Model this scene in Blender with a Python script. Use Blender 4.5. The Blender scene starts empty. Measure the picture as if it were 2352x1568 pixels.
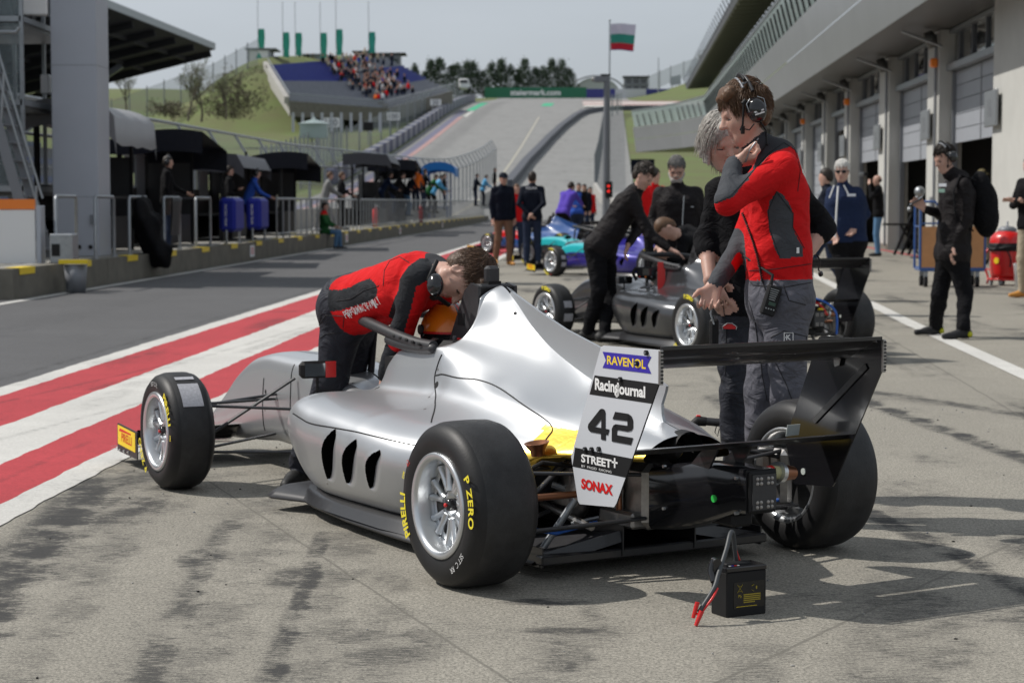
import bpy, math, random
import numpy as np
from mathutils import Vector, Matrix
random.seed(4); RNG = np.random.default_rng(7)
SC = bpy.context.scene
COL = SC.collection
R = math.radians; PI = math.pi

# ------------------------------------------------------------------ camera, sky, sun, exposure
CAM_H = 1.329; PITCH = 0.0697
cam = bpy.data.cameras.new("camera"); camo = bpy.data.objects.new("camera", cam); COL.objects.link(camo)
camo.location = (0, 0, CAM_H); camo.rotation_euler = (PI/2 - PITCH, 0, 0)
cam.sensor_width = 36; cam.lens = 70; cam.clip_end = 6000; cam.clip_start = 0.1
cam.dof.use_dof = True; cam.dof.focus_distance = 6.9; cam.dof.aperture_fstop = 6.3
SC.camera = camo
SUN_EL = R(49)
SUN_TO = Vector((-0.978, 0.21, 0)).normalized() * math.cos(SUN_EL) + Vector((0, 0, math.sin(SUN_EL)))   # towards the sun
sun = bpy.data.lights.new("sun", 'SUN'); sun.energy = 5.0; sun.angle = R(0.53); sun.color = (1, 0.955, 0.89)
suno = bpy.data.objects.new("sun", sun); COL.objects.link(suno)
suno.rotation_euler = SUN_TO.to_track_quat('Z', 'Y').to_euler()
wd = bpy.data.worlds.new("World"); SC.world = wd; wd.use_nodes = True
nt = wd.node_tree; nt.nodes.clear()
sky = nt.nodes.new('ShaderNodeTexSky'); sky.sky_type = 'NISHITA'; sky.sun_disc = False
sky.sun_elevation = SUN_EL; sky.sun_rotation = math.atan2(SUN_TO.x, SUN_TO.y)
sky.air_density = 1.0; sky.dust_density = 3.5; sky.ozone_density = 1.2; sky.altitude = 600
bg = nt.nodes.new('ShaderNodeBackground'); bg.inputs[1].default_value = 0.078
tc = nt.nodes.new('ShaderNodeTexCoord')
mp = nt.nodes.new('ShaderNodeMapping'); mp.inputs['Scale'].default_value = (1.2, 1.2, 4.5)
nz = nt.nodes.new('ShaderNodeTexNoise'); nz.inputs['Scale'].default_value = 1.6; nz.inputs['Detail'].default_value = 6
rp = nt.nodes.new('ShaderNodeValToRGB'); rp.color_ramp.elements[0].position = 0.30; rp.color_ramp.elements[1].position = 0.72
rp.color_ramp.elements[0].color = (0.62,)*3 + (1,); rp.color_ramp.elements[1].color = (0.95,)*3 + (1,)
mx = nt.nodes.new('ShaderNodeMixRGB'); mx.inputs[2].default_value = (9.6, 10.4, 11.3, 1)
nt.links.new(tc.outputs['Generated'], mp.inputs[0]); nt.links.new(mp.outputs[0], nz.inputs['Vector']); nt.links.new(nz.outputs[0], rp.inputs[0])
nt.links.new(rp.outputs[0], mx.inputs[0]); nt.links.new(sky.outputs[0], mx.inputs[1]); nt.links.new(mx.outputs[0], bg.inputs[0])
wo = nt.nodes.new('ShaderNodeOutputWorld'); nt.links.new(bg.outputs[0], wo.inputs[0])
SC.view_settings.view_transform = 'Standard'; SC.view_settings.look = 'None'
SC.view_settings.exposure = -0.38; SC.view_settings.gamma = 1

# ------------------------------------------------------------------ geometry helpers
FPX = 4573.0
def at(px, py, Y):
    """point of the place at distance Y in front of the camera, seen at (px,py) of a 2352x1568 picture"""
    u = (784 - py)/FPX; r = (px - 1176)/FPX; c, s = math.cos(PITCH), math.sin(PITCH)
    d = Vector((r, c + u*s, -s + u*c)); return Vector((0, 0, CAM_H)) + d*(Y/d.y)
def atz(px, py, z=0.0):
    u = (784 - py)/FPX; r = (px - 1176)/FPX; c, s = math.cos(PITCH), math.sin(PITCH)
    d = Vector((r, c + u*s, -s + u*c)); return Vector((0, 0, CAM_H)) + d*((z - CAM_H)/d.z)
def tag(o, label=None, cat=None, group=None, kind=None):
    if label: o["label"] = label
    if cat: o["category"] = cat
    if group: o["group"] = group
    if kind: o["kind"] = kind
    return o
def empty(name, loc=(0, 0, 0), rz=0.0, parent=None):
    o = bpy.data.objects.new(name, None); COL.objects.link(o); o.location = loc; o.rotation_euler = (0, 0, rz)
    o.empty_display_size = 0.1
    if parent: o.parent = parent
    return o
def copy_tree(o, parent=None):
    c = o.copy(); COL.objects.link(c); c.parent = parent
    for ch in list(o.children): copy_tree(ch, c)
    return c
_tc = {}
def textgeo(s, bold=0.0, shear=0.0, sx=1.0, space=1.0):
    k = (s, bold, shear, sx, space)
    if k in _tc: return _tc[k]
    cu = bpy.data.curves.new("t", 'FONT'); cu.body = s; cu.size = 1; cu.offset = bold; cu.shear = shear; cu.align_x = 'CENTER'; cu.space_character = space
    cu.resolution_u = 4
    ob = bpy.data.objects.new("t", cu); COL.objects.link(ob)
    me = bpy.data.meshes.new_from_object(ob.evaluated_get(bpy.context.evaluated_depsgraph_get()))
    V = np.array([v.co[:] for v in me.vertices]).reshape(-1, 3); F = [tuple(p.vertices) for p in me.polygons]
    if len(V):
        V[:, 1] -= (V[:, 1].min() + V[:, 1].max())/2; V[:, 0] -= (V[:, 0].min() + V[:, 0].max())/2
        V[:, 0] *= sx
    bpy.data.objects.remove(ob); bpy.data.curves.remove(cu); bpy.data.meshes.remove(me)
    _tc[k] = (V, F); return V, F
def frame(p, ux, uy):
    """4x4 whose local x,y run along ux,uy and whose origin is p"""
    ux = Vector(ux).normalized(); n = ux.cross(Vector(uy)).normalized(); uy = n.cross(ux)
    M = Matrix((ux, uy, n)).transposed().to_4x4(); M.translation = Vector(p); return M
class MB:
    def __init__(s): s.v = []; s.f = []; s.m = []; s.sm = []; s.mats = []; s.n = 0
    def add(s, V, F, mat, smooth=False):
        if mat not in s.mats: s.mats.append(mat)
        i = s.mats.index(mat); V = np.asarray(V, float).reshape(-1, 3)
        s.v.append(V); o = s.n; s.n += len(V)
        for f in F: s.f.append(tuple(int(a) + o for a in f))
        s.m += [i]*len(F); s.sm += [smooth]*len(F); return s
    def box(s, c, d, mat, rz=0, M=None, bev=0.0):
        x, y, z = d[0]/2, d[1]/2, d[2]/2
        b = min(bev, x*.9, y*.9, z*.9)
        if b <= 0:
            V = np.array([(-x,-y,-z),(x,-y,-z),(x,y,-z),(-x,y,-z),(-x,-y,z),(x,-y,z),(x,y,z),(-x,y,z)])
            F = [(0,3,2,1),(4,5,6,7),(0,1,5,4),(1,2,6,5),(2,3,7,6),(3,0,4,7)]
        else:
            V = []
            for (zz, k) in ((-z, 1), (-z+b, 0), (z-b, 0), (z, 1)):
                q = b if k else 0
                for (sx, sy) in ((-1,-1),(1,-1),(1,1),(-1,1)):
                    if sx*sy > 0: V += [(sx*(x-q), sy*(y-b-q*0), zz), (sx*(x-b), sy*(y-q), zz)]
                    else: V += [(sx*(x-b), sy*(y-q), zz), (sx*(x-q), sy*(y-b), zz)]
            V = np.array(V); F = []
            for l in range(3):
                for i in range(8): j = (i+1) % 8; F.append((l*8+i, l*8+j, l*8+8+j, l*8+8+i))
            F.append(tuple(range(7, -1, -1))); F.append(tuple(range(24, 32)))
        if M is not None: A = np.array(M); V = V @ A[:3, :3].T + A[:3, 3]
        else: cz, sz = math.cos(rz), math.sin(rz); V = np.stack([V[:,0]*cz - V[:,1]*sz, V[:,0]*sz + V[:,1]*cz, V[:,2]], 1)
        return s.add(V + np.array(c, float), F, mat)
    def beam(s, p, q, w, h, mat, up=(0, 0, 1), bev=0):
        p = Vector(p); q = Vector(q); d = q - p; u = Vector(up)
        if abs(d.normalized().dot(u)) > .98: u = Vector((0, 1, 0))
        sd = d.cross(u).normalized(); un = sd.cross(d).normalized()
        M = Matrix((sd, d.normalized(), un)).transposed().to_4x4()
        return s.box((p+q)/2, (w, d.length, h), mat, M=M, bev=bev)
    def tube(s, pts, r, mat, n=8, cap=True, flat=None):
        P = [Vector(p) for p in pts]; k = len(P); rr = list(r) if hasattr(r, '__len__') else [r]*k
        T = [(P[min(i+1, k-1)] - P[max(i-1, 0)]).normalized() for i in range(k)]
        u = T[0].orthogonal().normalized() if flat is None else Vector(flat[0]); V = []
        for i in range(k):
            if flat is not None: u = Vector(flat[0])
            u = (u - T[i]*u.dot(T[i])).normalized(); w = T[i].cross(u)
            fr = 1 if flat is None else flat[1]
            for j in range(n):
                a = 2*PI*j/n; V.append(P[i] + u*(math.cos(a)*rr[i]) + w*(math.sin(a)*rr[i]*fr))
        F = [(i*n+j, i*n+(j+1) % n, (i+1)*n+(j+1) % n, (i+1)*n+j) for i in range(k-1) for j in range(n)]
        s.add([tuple(v) for v in V], F, mat, True)
        if cap: s.add([tuple(v) for v in V[:n]], [tuple(range(n-1, -1, -1))], mat); s.add([tuple(v) for v in V[-n:]], [tuple(range(n))], mat)
        return s
    def prism(s, poly, t, M, mat, mat2=None, smooth=False):
        """polygon in local xy of M, thickness t centred on the plane"""
        A = np.array(M); P = np.array(poly, float); n = len(P)
        V = np.concatenate([np.c_[P, np.full(n, -t/2)], np.c_[P, np.full(n, t/2)]]); V = V @ A[:3, :3].T + A[:3, 3]
        s.add(V, [tuple(range(n-1, -1, -1))], mat); s.add(V, [tuple(range(n, 2*n))], mat2 or mat)
        s.add(V, [(i, (i+1) % n, n+(i+1) % n, n+i) for i in range(n)], mat, smooth); return s
    def lathe(s, prof, M, mat, n=32, smooth=True, a0=0, a1=2*PI):
        """prof = (r, h) pairs about local z of M"""
        A = np.array(M); full = abs(a1 - a0 - 2*PI) < 1e-6; m = n if full else n + 1
        an = np.linspace(a0, a1, n+1)[:m]; V = np.array([(r*math.cos(a), r*math.sin(a), h) for (r, h) in prof for a in an])
        V = V @ A[:3, :3].T + A[:3, 3]; k = len(prof)
        F = [(i*m+j, i*m+(j+1) % m, (i+1)*m+(j+1) % m, (i+1)*m+j) for i in range(k-1) for j in range(n)]
        return s.add(V, F, mat, smooth)
    def cyl(s, p, q, r, mat, n=16, r2=None):
        p = Vector(p); q = Vector(q); d = q - p; M = d.to_track_quat('Z', 'Y').to_matrix().to_4x4(); M.translation = p
        L = d.length; r2 = r if r2 is None else r2
        A = np.array(M)
        ring = lambda rr, h: np.array([(rr*math.cos(2*PI*i/n), rr*math.sin(2*PI*i/n), h) for i in range(n)]) @ A[:3, :3].T + A[:3, 3]
        a, b = ring(r, 0), ring(r2, L)
        s.add(np.concatenate([a, b]), [(i, (i+1) % n, n+(i+1) % n, n+i) for i in range(n)], mat, n > 8)
        s.add(a, [tuple(range(n-1, -1, -1))], mat); s.add(b, [tuple(range(n))], mat); return s
    def grid(s, P, mat, smooth=True, cu=False, cv=False, flip=False):
        P = np.asarray(P, float); n, m = P.shape[:2]; F = []
        for i in range(n if cu else n-1):
            for j in range(m if cv else m-1):
                q = (i*m+j, ((i+1) % n)*m+j, ((i+1) % n)*m+(j+1) % m, i*m+(j+1) % m)
                F.append(q[::-1] if flip else q)
        return s.add(P.reshape(-1, 3), F, mat, smooth)
    def text(s, st, size, M, mat, bold=0.0, shear=0, sx=1.0, space=1.0, bend=None):
        V, F = textgeo(st, bold, shear, sx, space)
        if not len(V): return s
        V = V*size
        if bend:       # bend = (radius, angle of middle): letters stand on a circle, tops outward, clockwise
            r0, a0 = bend; a = a0 - V[:, 0]/r0; rr = r0 + V[:, 1]; V = np.stack([rr*np.cos(a), rr*np.sin(a), V[:, 2]], 1)
        A = np.array(M); return s.add(V @ A[:3, :3].T + A[:3, 3], F, mat)
    def textfit(s, st, w, h, M, mat, bold=0.0, shear=0):
        V, F = textgeo(st, bold, shear); V = V.copy(); V[:, 0] *= w/(V[:, 0].max() - V[:, 0].min()); V[:, 1] *= h/(V[:, 1].max() - V[:, 1].min())
        A = np.array(M); return s.add(V @ A[:3, :3].T + A[:3, 3], F, mat)
    def ball(s, c, r, mat, n=10, M=None):
        r = (r, r, r) if not hasattr(r, '__len__') else r
        th = np.linspace(0, PI, n+1); ph = np.linspace(0, 2*PI, 2*n+1)[:-1]
        V = np.array([(r[0]*math.sin(t)*math.cos(p), r[1]*math.sin(t)*math.sin(p), r[2]*math.cos(t)) for t in th for p in ph])
        if M is not None: V = V @ np.array(M)[:3, :3].T
        m = 2*n; F = [(i*m+j, (i+1)*m+j, (i+1)*m+(j+1) % m, i*m+(j+1) % m) for i in range(n) for j in range(m)]
        return s.add(V + np.array(c, float), F, mat, True)
    def build(s, name, parent=None, loc=None):
        me = bpy.data.meshes.new(name); V = np.concatenate(s.v) if s.v else np.zeros((0, 3))
        if loc is not None: V = V - np.array(loc, float)
        me.from_pydata(V.tolist(), [], s.f)
        for m in s.mats: me.materials.append(m)
        me.polygons.foreach_set('material_index', s.m); me.polygons.foreach_set('use_smooth', s.sm); me.update()
        o = bpy.data.objects.new(name, me); COL.objects.link(o)
        if loc is not None: o.location = loc
        if parent: o.parent = parent
        return o
def I4(p=(0, 0, 0)): M = Matrix.Identity(4); M.translation = Vector(p); return M

# ------------------------------------------------------------------ smooth implicit shapes -> one continuous mesh
def _dist(p, P):
    t = p['t']
    if t == 'c':
        a, b = p['a'], p['b']; ab = b - a; L = max(float(ab @ ab), 1e-9)
        h = np.clip(((P - a) @ ab)/L, 0, 1); q = P - a - h[..., None]*ab
        return np.sqrt((q*q).sum(-1)) - (p['ra']*(1-h) + p['rb']*h)
    q = (P - p['a']) @ p['M']          # ellipsoid, M columns = axes
    r = p['r']; k0 = np.sqrt(((q/r)**2).sum(-1)); k1 = np.sqrt(((q/(r*r))**2).sum(-1)) + 1e-9
    return k0*(k0 - 1)/k1
def cap(a, b, ra, rb=None, mat=0, k=.02, sub=False):
    return dict(t='c', a=np.array(a, float), b=np.array(b, float), ra=ra, rb=ra if rb is None else rb, m=mat, k=k, sub=sub)
def ell(c, r, M=None, mat=0, k=.02, sub=False):
    return dict(t='e', a=np.array(c, float), r=np.array(r, float), M=np.eye(3) if M is None else np.array(M)[:3, :3], m=mat, k=k, sub=sub)
def _bb(p, pad):
    if p['t'] == 'c':
        lo = np.minimum(p['a'] - p['ra'], p['b'] - p['rb']); hi = np.maximum(p['a'] + p['ra'], p['b'] + p['rb'])
    else: e = np.sqrt(((p['M']*p['r'])**2).sum(1)); lo, hi = p['a'] - e, p['a'] + e
    return lo - pad, hi + pad
def sdf_mesh(prims, h, disp=None, smooth=1):
    bbs = [_bb(p, .0) for p in prims if not p['sub']]
    lo = np.min([b[0] for b in bbs], 0) - 3*h; hi = np.max([b[1] for b in bbs], 0) + 3*h
    n = np.ceil((hi - lo)/h).astype(int) + 1
    D = np.full(n, .2, np.float32)
    ax = [lo[i] + h*np.arange(n[i]) for i in range(3)]
    for p in prims:
        k = p['k']; l2, h2 = _bb(p, k + 3*h)
        i0 = np.clip(np.floor((l2 - lo)/h).astype(int), 0, n); i1 = np.clip(np.ceil((h2 - lo)/h).astype(int) + 1, 0, n)
        if np.any(i1 <= i0): continue
        sl = tuple(slice(a, b) for a, b in zip(i0, i1))
        P = np.stack(np.meshgrid(*[ax[i][i0[i]:i1[i]] for i in range(3)], indexing='ij'), -1)
        d = _dist(p, P); e = D[sl]
        if p['sub']: w = np.clip(.5 - .5*(e + d)/k, 0, 1); D[sl] = e*(1-w) + (-d)*w + k*w*(1-w)
        else: w = np.clip(.5 + .5*(e - d)/k, 0, 1); D[sl] = e*(1-w) + d*w - k*w*(1-w)
    if disp is not None:
        near = np.nonzero(np.abs(D) < .05); P = np.stack([ax[i][near[i]] for i in range(3)], -1)
        D[near] += disp(P).astype(np.float32)
    S = D < 0; cells = []; pos = []; quads = []
    n1 = n - 1
    cid = lambda i, j, k: (i*n1[1] + j)*n1[2] + k
    for a in range(3):
        A = np.take(S, range(n[a]-1), a); B = np.take(S, range(1, n[a]), a)
        idx = np.array(np.nonzero(A != B)); hi_ = idx.copy(); hi_[a] += 1
        d0 = D[tuple(idx)]; d1 = D[tuple(hi_)]; t = d0/(d0 - d1)
        p = idx.T.astype(float); p[:, a] += t
        b, c = [(1, 2), (2, 0), (0, 1)][a]; ring = []
        ok = (idx[b] > 0) & (idx[c] > 0) & (idx[b] < n1[b]) & (idx[c] < n1[c])
        for db, dc in ((-1, -1), (0, -1), (0, 0), (-1, 0)):
            q = idx.copy(); q[b] += db; q[c] += dc
            q = q[:, ok]; ci = cid(*q); ring.append(ci); cells.append(ci); pos.append(p[ok])
        Q = np.stack(ring, 1); fl = ~S[tuple(idx[:, ok])]
        Q[fl] = Q[fl][:, ::-1]; quads.append(Q)
    cells = np.concatenate(cells); pos = np.concatenate(pos); Q = np.concatenate(quads)
    u, inv = np.unique(cells, return_inverse=True); cnt = np.bincount(inv)
    V = np.stack([np.bincount(inv, pos[:, i])/cnt for i in range(3)], 1)
    Q = np.searchsorted(u, Q)
    for _ in range(smooth):
        E = np.concatenate([Q[:, [0, 1]], Q[:, [1, 2]], Q[:, [2, 3]], Q[:, [3, 0]]]); c2 = np.bincount(E[:, 0], minlength=len(V)) + 1e-9
        av = np.stack([np.bincount(E[:, 0], V[E[:, 1], i], minlength=len(V))/c2 for i in range(3)], 1); V = V*.45 + av*.55
    return lo + V*h, Q
def fast_mesh(name, V, Q, mats, mi, parent=None, loc=None):
    if loc is not None: V = V - np.array(loc)
    me = bpy.data.meshes.new(name); me.vertices.add(len(V)); me.vertices.foreach_set('co', V.astype(np.float32).ravel())
    me.loops.add(Q.size); me.loops.foreach_set('vertex_index', Q.astype(np.int32).ravel())
    me.polygons.add(len(Q)); me.polygons.foreach_set('loop_start', np.arange(0, Q.size, 4, dtype=np.int32)); me.polygons.foreach_set('loop_total', np.full(len(Q), 4, np.int32))
    for m in mats: me.materials.append(m)
    me.polygons.foreach_set('material_index', np.asarray(mi, np.int32)); me.polygons.foreach_set('use_smooth', np.ones(len(Q), bool))
    me.update(calc_edges=True); me.validate()
    o = bpy.data.objects.new(name, me); COL.objects.link(o)
    if loc is not None: o.location = loc
    if parent: o.parent = parent
    return o
def implicit(name, prims, h, mats, parent=None, loc=None, zone=None, disp=None, smooth=1):
    V, Q = sdf_mesh(prims, h, disp, smooth); C = V[Q].mean(1)
    best = np.full(len(C), 9.); mi = np.zeros(len(C), int)
    for p in prims:
        if p['sub']: continue
        d = _dist(p, C); w = d < best; best[w] = d[w]; mi[w] = p['m']
    if zone is not None:
        nrm = np.cross(V[Q[:, 2]] - V[Q[:, 0]], V[Q[:, 3]] - V[Q[:, 1]]); nrm /= np.linalg.norm(nrm, axis=1)[:, None] + 1e-12
        mi = zone(C, nrm, mi)
    return fast_mesh(name, V, Q, mats, mi, parent, loc)

# ------------------------------------------------------------------ materials
def _n(t, ty, **kw):
    n = t.nodes.new(ty)
    for k, v in kw.items():
        if k in n.inputs: n.inputs[k].default_value = v
        else: setattr(n, k, v)
    return n
def mat(name, col, rough=.6, metal=0, bump=0, bscale=20, var=0, vscale=6, coat=0, bstretch=(1, 1, 1), spec=.5, emit=None, bdist=.01, alpha=1, trans=0, sheen=0):
    m = bpy.data.materials.new(name); m.use_nodes = True; t = m.node_tree; b = t.nodes['Principled BSDF']
    b.inputs['Base Color'].default_value = (*col, 1); b.inputs['Roughness'].default_value = rough; b.inputs['Metallic'].default_value = metal
    b.inputs['Specular IOR Level'].default_value = spec; b.inputs['Coat Weight'].default_value = coat; b.inputs['Coat Roughness'].default_value = .06
    b.inputs['Alpha'].default_value = alpha; b.inputs['Transmission Weight'].default_value = trans
    if sheen: b.inputs['Sheen Weight'].default_value = sheen; b.inputs['Sheen Roughness'].default_value = .5
    if emit: b.inputs['Emission Color'].default_value = (*emit[0], 1); b.inputs['Emission Strength'].default_value = emit[1]
    if bump or var: co = _n(t, 'ShaderNodeTexCoord')
    if var:
        nz = _n(t, 'ShaderNodeTexNoise', Scale=vscale, Detail=6.0, Roughness=.65); t.links.new(co.outputs['Object'], nz.inputs['Vector'])
        mr = _n(t, 'ShaderNodeMapRange'); mr.inputs[1].default_value = .25; mr.inputs[2].default_value = .75; mr.inputs[3].default_value = 1 - var; mr.inputs[4].default_value = 1 + var
        t.links.new(nz.outputs[0], mr.inputs[0])
        mu = _n(t, 'ShaderNodeVectorMath', operation='SCALE'); mu.inputs[0].default_value = col; t.links.new(mr.outputs[0], mu.inputs['Scale']); t.links.new(mu.outputs[0], b.inputs['Base Color'])
    if bump:
        mp = _n(t, 'ShaderNodeMapping', Scale=bstretch); nz = _n(t, 'ShaderNodeTexNoise', Scale=bscale, Detail=5.0)
        bp = _n(t, 'ShaderNodeBump', Strength=bump, Distance=bdist); t.links.new(co.outputs['Object'], mp.inputs[0]); t.links.new(mp.outputs[0], nz.inputs['Vector'])
        t.links.new(nz.outputs[0], bp.inputs['Height']); t.links.new(bp.outputs[0], b.inputs['Normal'])
    return m
def cloth(name, col, rough=.85, fold=.5, sheen=0, fs=9):
    spc = .18
    m = mat(name, col, rough, var=.10, vscale=25, sheen=sheen, spec=spc); t = m.node_tree; b = t.nodes['Principled BSDF']
    co = _n(t, 'ShaderNodeTexCoord'); mp = _n(t, 'ShaderNodeMapping', Scale=(1, 1, 1.6))
    n1 = _n(t, 'ShaderNodeTexNoise', Scale=float(fs), Detail=3.0, Distortion=1.2); n2 = _n(t, 'ShaderNodeTexNoise', Scale=420.0, Detail=2.0)
    b1 = _n(t, 'ShaderNodeBump', Strength=fold, Distance=.03); b2 = _n(t, 'ShaderNodeBump', Strength=.25, Distance=.002)
    t.links.new(co.outputs['Object'], mp.inputs[0]); t.links.new(mp.outputs[0], n1.inputs['Vector']); t.links.new(co.outputs['Object'], n2.inputs['Vector'])
    t.links.new(n1.outputs[0], b1.inputs['Height']); t.links.new(n2.outputs[0], b2.inputs['Height']); t.links.new(b1.outputs[0], b2.inputs['Normal']); t.links.new(b2.outputs[0], b.inputs['Normal'])
    return m
M_ = {}
def C(name, *a, **k):
    M_[name] = mat(name, *a, **k); return M_[name]
silver = C('silver_paint', (.50, .515, .535), .37, .70, coat=.3)
dkpaint = C('graphite_paint', (.085, .088, .095), .28, .7, coat=.6)
gold = C('gold_foil', (.83, .56, .10), .30, 1, bump=.35, bscale=34, bdist=.004)
carbon = C('carbon', (.018, .018, .02), .33, coat=.25, var=.2, vscale=60)
carbonm = C('matt_carbon', (.03, .03, .033), .45, var=.25, vscale=40)
black = C('black', (.010, .010, .011), .6, spec=.3)
blackg = C('black_gloss', (.010, .010, .012), .16, coat=.35)
rubber = C('tyre_rubber', (.013, .013, .014), .50, spec=.35, bump=.12, bscale=120, bdist=.003, var=.25, vscale=9)
rubberw = C('worn_tread', (.021, .021, .022), .55, spec=.4, bump=.35, bscale=160, bdist=.003, var=.55, vscale=11)
alloy = C('wheel_alloy', (.62, .64, .66), .30, .85)
alloyd = C('machined_metal', (.33, .32, .31), .38, .9, var=.25, vscale=30)
yellow = C('tyre_yellow', (.78, .66, .03), .55); yellowb = C('sticker_yellow', (.85, .62, .02), .4)
white = C('white_paint', (.78, .78, .78), .45); plate = C('plate_white', (.56, .58, .62), .4)
C('vent_black', (.004, .004, .004), 1, spec=0); C('cable_grey', (.045, .05, .055), .5); whites = C('white_sticker', (.74, .76, .80), .35)
redt = C('red_print', (.62, .01, .01), .45); bluet = C('blue_print', (.035, .02, .34), .4); orange = C('orange', (.9, .22, .01), .35, coat=.4)
redp = C('red_plastic', (.60, .012, .012), .35, coat=.3); tealp = C('teal_paint', (.02, .45, .50), .35, coat=.4); purplep = C('blue_violet_paint', (.028, .02, .26), .3, .2, coat=.6)
bluep = C('blue_paint', (.025, .085, .27), .4, coat=.3); whitep = C('white_gloss', (.75, .75, .76), .3, coat=.5)
green = C('green', (.03, .5, .08), .5); limeg = C('lime', (.18, .75, .08), .5)
stick = C('grey_sticker', (.42, .42, .45), .5, var=.25, vscale=90)
copperm = C('heated_copper', (.30, .13, .07), .35, .9); bluetube = C('blue_hose', (.02, .12, .5), .4)
lampm = C('lamp_lens', (.30, .28, .26), .2, coat=.4); tape = C('duct_tape', (.50, .54, .52), .5, bump=.3, bscale=30)
galv = C('galvanised_steel', (.33, .35, .37), .42, .7, var=.15, vscale=12); greysteel = C('grey_steel_paint', (.20, .21, .23), .5, .2)
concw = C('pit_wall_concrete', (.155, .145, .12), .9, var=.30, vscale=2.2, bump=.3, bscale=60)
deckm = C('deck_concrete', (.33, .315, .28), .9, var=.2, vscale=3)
paledoor = C('roller_door', (.36, .38, .42), .5, .2, var=.05, vscale=3)
facadew = C('facade_render', (.50, .50, .475), .8, var=.09, vscale=.9, bump=.2, bscale=40)
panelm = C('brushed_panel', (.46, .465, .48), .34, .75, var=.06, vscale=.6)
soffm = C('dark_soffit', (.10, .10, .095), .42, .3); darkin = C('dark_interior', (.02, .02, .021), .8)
glassd = C('dark_glass', (.03, .035, .04), .06, 0, coat=.6); glassg = C('greenish_glass', (.36, .44, .43), .25, .2, alpha=.9)
glassc = C('clear_glass', (.30, .36, .38), .08, .1, alpha=.28)
colm = C('grey_cladding', (.42, .445, .50), .5, .15, var=.03, vscale=2)
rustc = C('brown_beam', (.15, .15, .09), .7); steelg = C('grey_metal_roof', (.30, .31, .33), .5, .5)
wood = C('plywood', (.50, .24, .10), .6, var=.15, vscale=5)
skin = mat('skin', (.50, .30, .235), .5, var=.10, vscale=18, bump=.1, bscale=160, bdist=.002); skin.node_tree.nodes['Principled BSDF'].inputs['Subsurface Weight'].default_value = .12
skin.node_tree.nodes['Principled BSDF'].inputs['Subsurface Radius'].default_value = (.02, .008, .004)
skin2 = mat('tanned_skin', (.42, .19, .12), .5, var=.10, vscale=18)
def hairm(name, col): return mat(name, col, .5, var=.55, vscale=90, bump=.6, bscale=170, bstretch=(1, .35, .6), bdist=.006, spec=.35)
hair_br = hairm('brown_hair', (.105, .055, .028)); hair_dk = hairm('dark_hair', (.022, .015, .011)); hair_gr = hairm('grey_hair', (.40, .38, .35)); hair_wh = hairm('white_hair', (.72, .71, .68))
hair_sb = hairm('short_brown_hair', (.085, .05, .032))
clred = cloth('red_fleece', (.56, .008, .010)); clgrey = cloth('grey_fleece', (.06, .064, .072)); clchar = cloth('charcoal_fleece', (.022, .024, .028))
cltr = cloth('dark_work_trousers', (.026, .028, .037), .6, fold=1.0, fs=7); cltg = cloth('grey_work_trousers', (.105, .105, .125), .7, fold=1.0, fs=7)
clblack = cloth('black_cotton', (.0055, .0055, .007), .9, fold=.8); clblk2 = cloth('black_softshell', (.011, .009, .010), .7, fold=.7)
clnavy = cloth('navy_cloth', (.012, .022, .06), .8); cldnavy = cloth('dark_navy_cloth', (.005, .008, .018), .8); clkhaki = cloth('khaki_cloth', (.36, .31, .23)); cltan = cloth('brown_trousers', (.20, .115, .075))
cljean = cloth('blue_jeans', (.10, .20, .34)); clpurp = cloth('violet_cloth', (.10, .06, .42)); clblue = cloth('blue_cloth', (.03, .09, .42)); clgry = cloth('grey_tracksuit', (.20, .20, .20)); clora = cloth('orange_vest', (.85, .17, .02))
clgreen = cloth('green_cloth', (.02, .10, .03)); cldjean = cloth('dark_jeans', (.02, .03, .06)); clsky = cloth('light_blue_cloth', (.1, .35, .6)); clwhite = cloth('white_cloth', (.6, .6, .62)); clpink = cloth('pink_cloth', (.55, .25, .25)); clolive = cloth('olive_hat', (.20, .17, .09))
shoe = mat('shoe_leather', (.012, .012, .012), .6, bump=.3, bscale=60); sole = mat('shoe_sole', (.6, .6, .6), .6); shoey = mat('yellow_heel', (.5, .5, .01), .5); shoeo = mat('tan_shoe', (.55, .25, .05), .6)
# ================================================================== THE SETTING
SL = 0.048
def LN(t, Y, z=0.0): return (t + SL*Y, Y, z)
_hy = [0, 118, 150, 190, 250, 300, 350, 400, 430, 470, 520, 600, 2500]; _hz = [0, 0, .45, 2.3, 7.4, 12.3, 17.2, 21.2, 22.9, 25.2, 28.3, 30.5, 31]
def hgt(Y):
    if Y <= 118: return 0.0
    Y = float(Y); i = max(0, min(len(_hy)-2, int(np.searchsorted(_hy, Y)) - 1))
    def sl(j): return (_hz[min(j+1, len(_hy)-1)] - _hz[max(j-1, 0)])/(_hy[min(j+1, len(_hy)-1)] - _hy[max(j-1, 0)])
    L = _hy[i+1] - _hy[i]; u = (Y - _hy[i])/L; m0, m1 = sl(i)*L, sl(i+1)*L
    if i <= 1: m0 = 0
    return (2*u**3-3*u*u+1)*_hz[i] + (u**3-2*u*u+u)*m0 + (3*u*u-2*u**3)*_hz[i+1] + (u**3-u*u)*m1
_stc = [at(665, 232, 288), at(890, 249, 305), at(1040, 208, 350), at(615, 150, 325), at(742, 140, 352), at(892, 132, 385)]
STP = np.linalg.lstsq(np.array([[1, p.x, p.y] for p in _stc]), np.array([p.z for p in _stc]), rcond=None)[0]
def S(x): x = min(1, max(0, x)); return x*x*(3-2*x)
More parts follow.
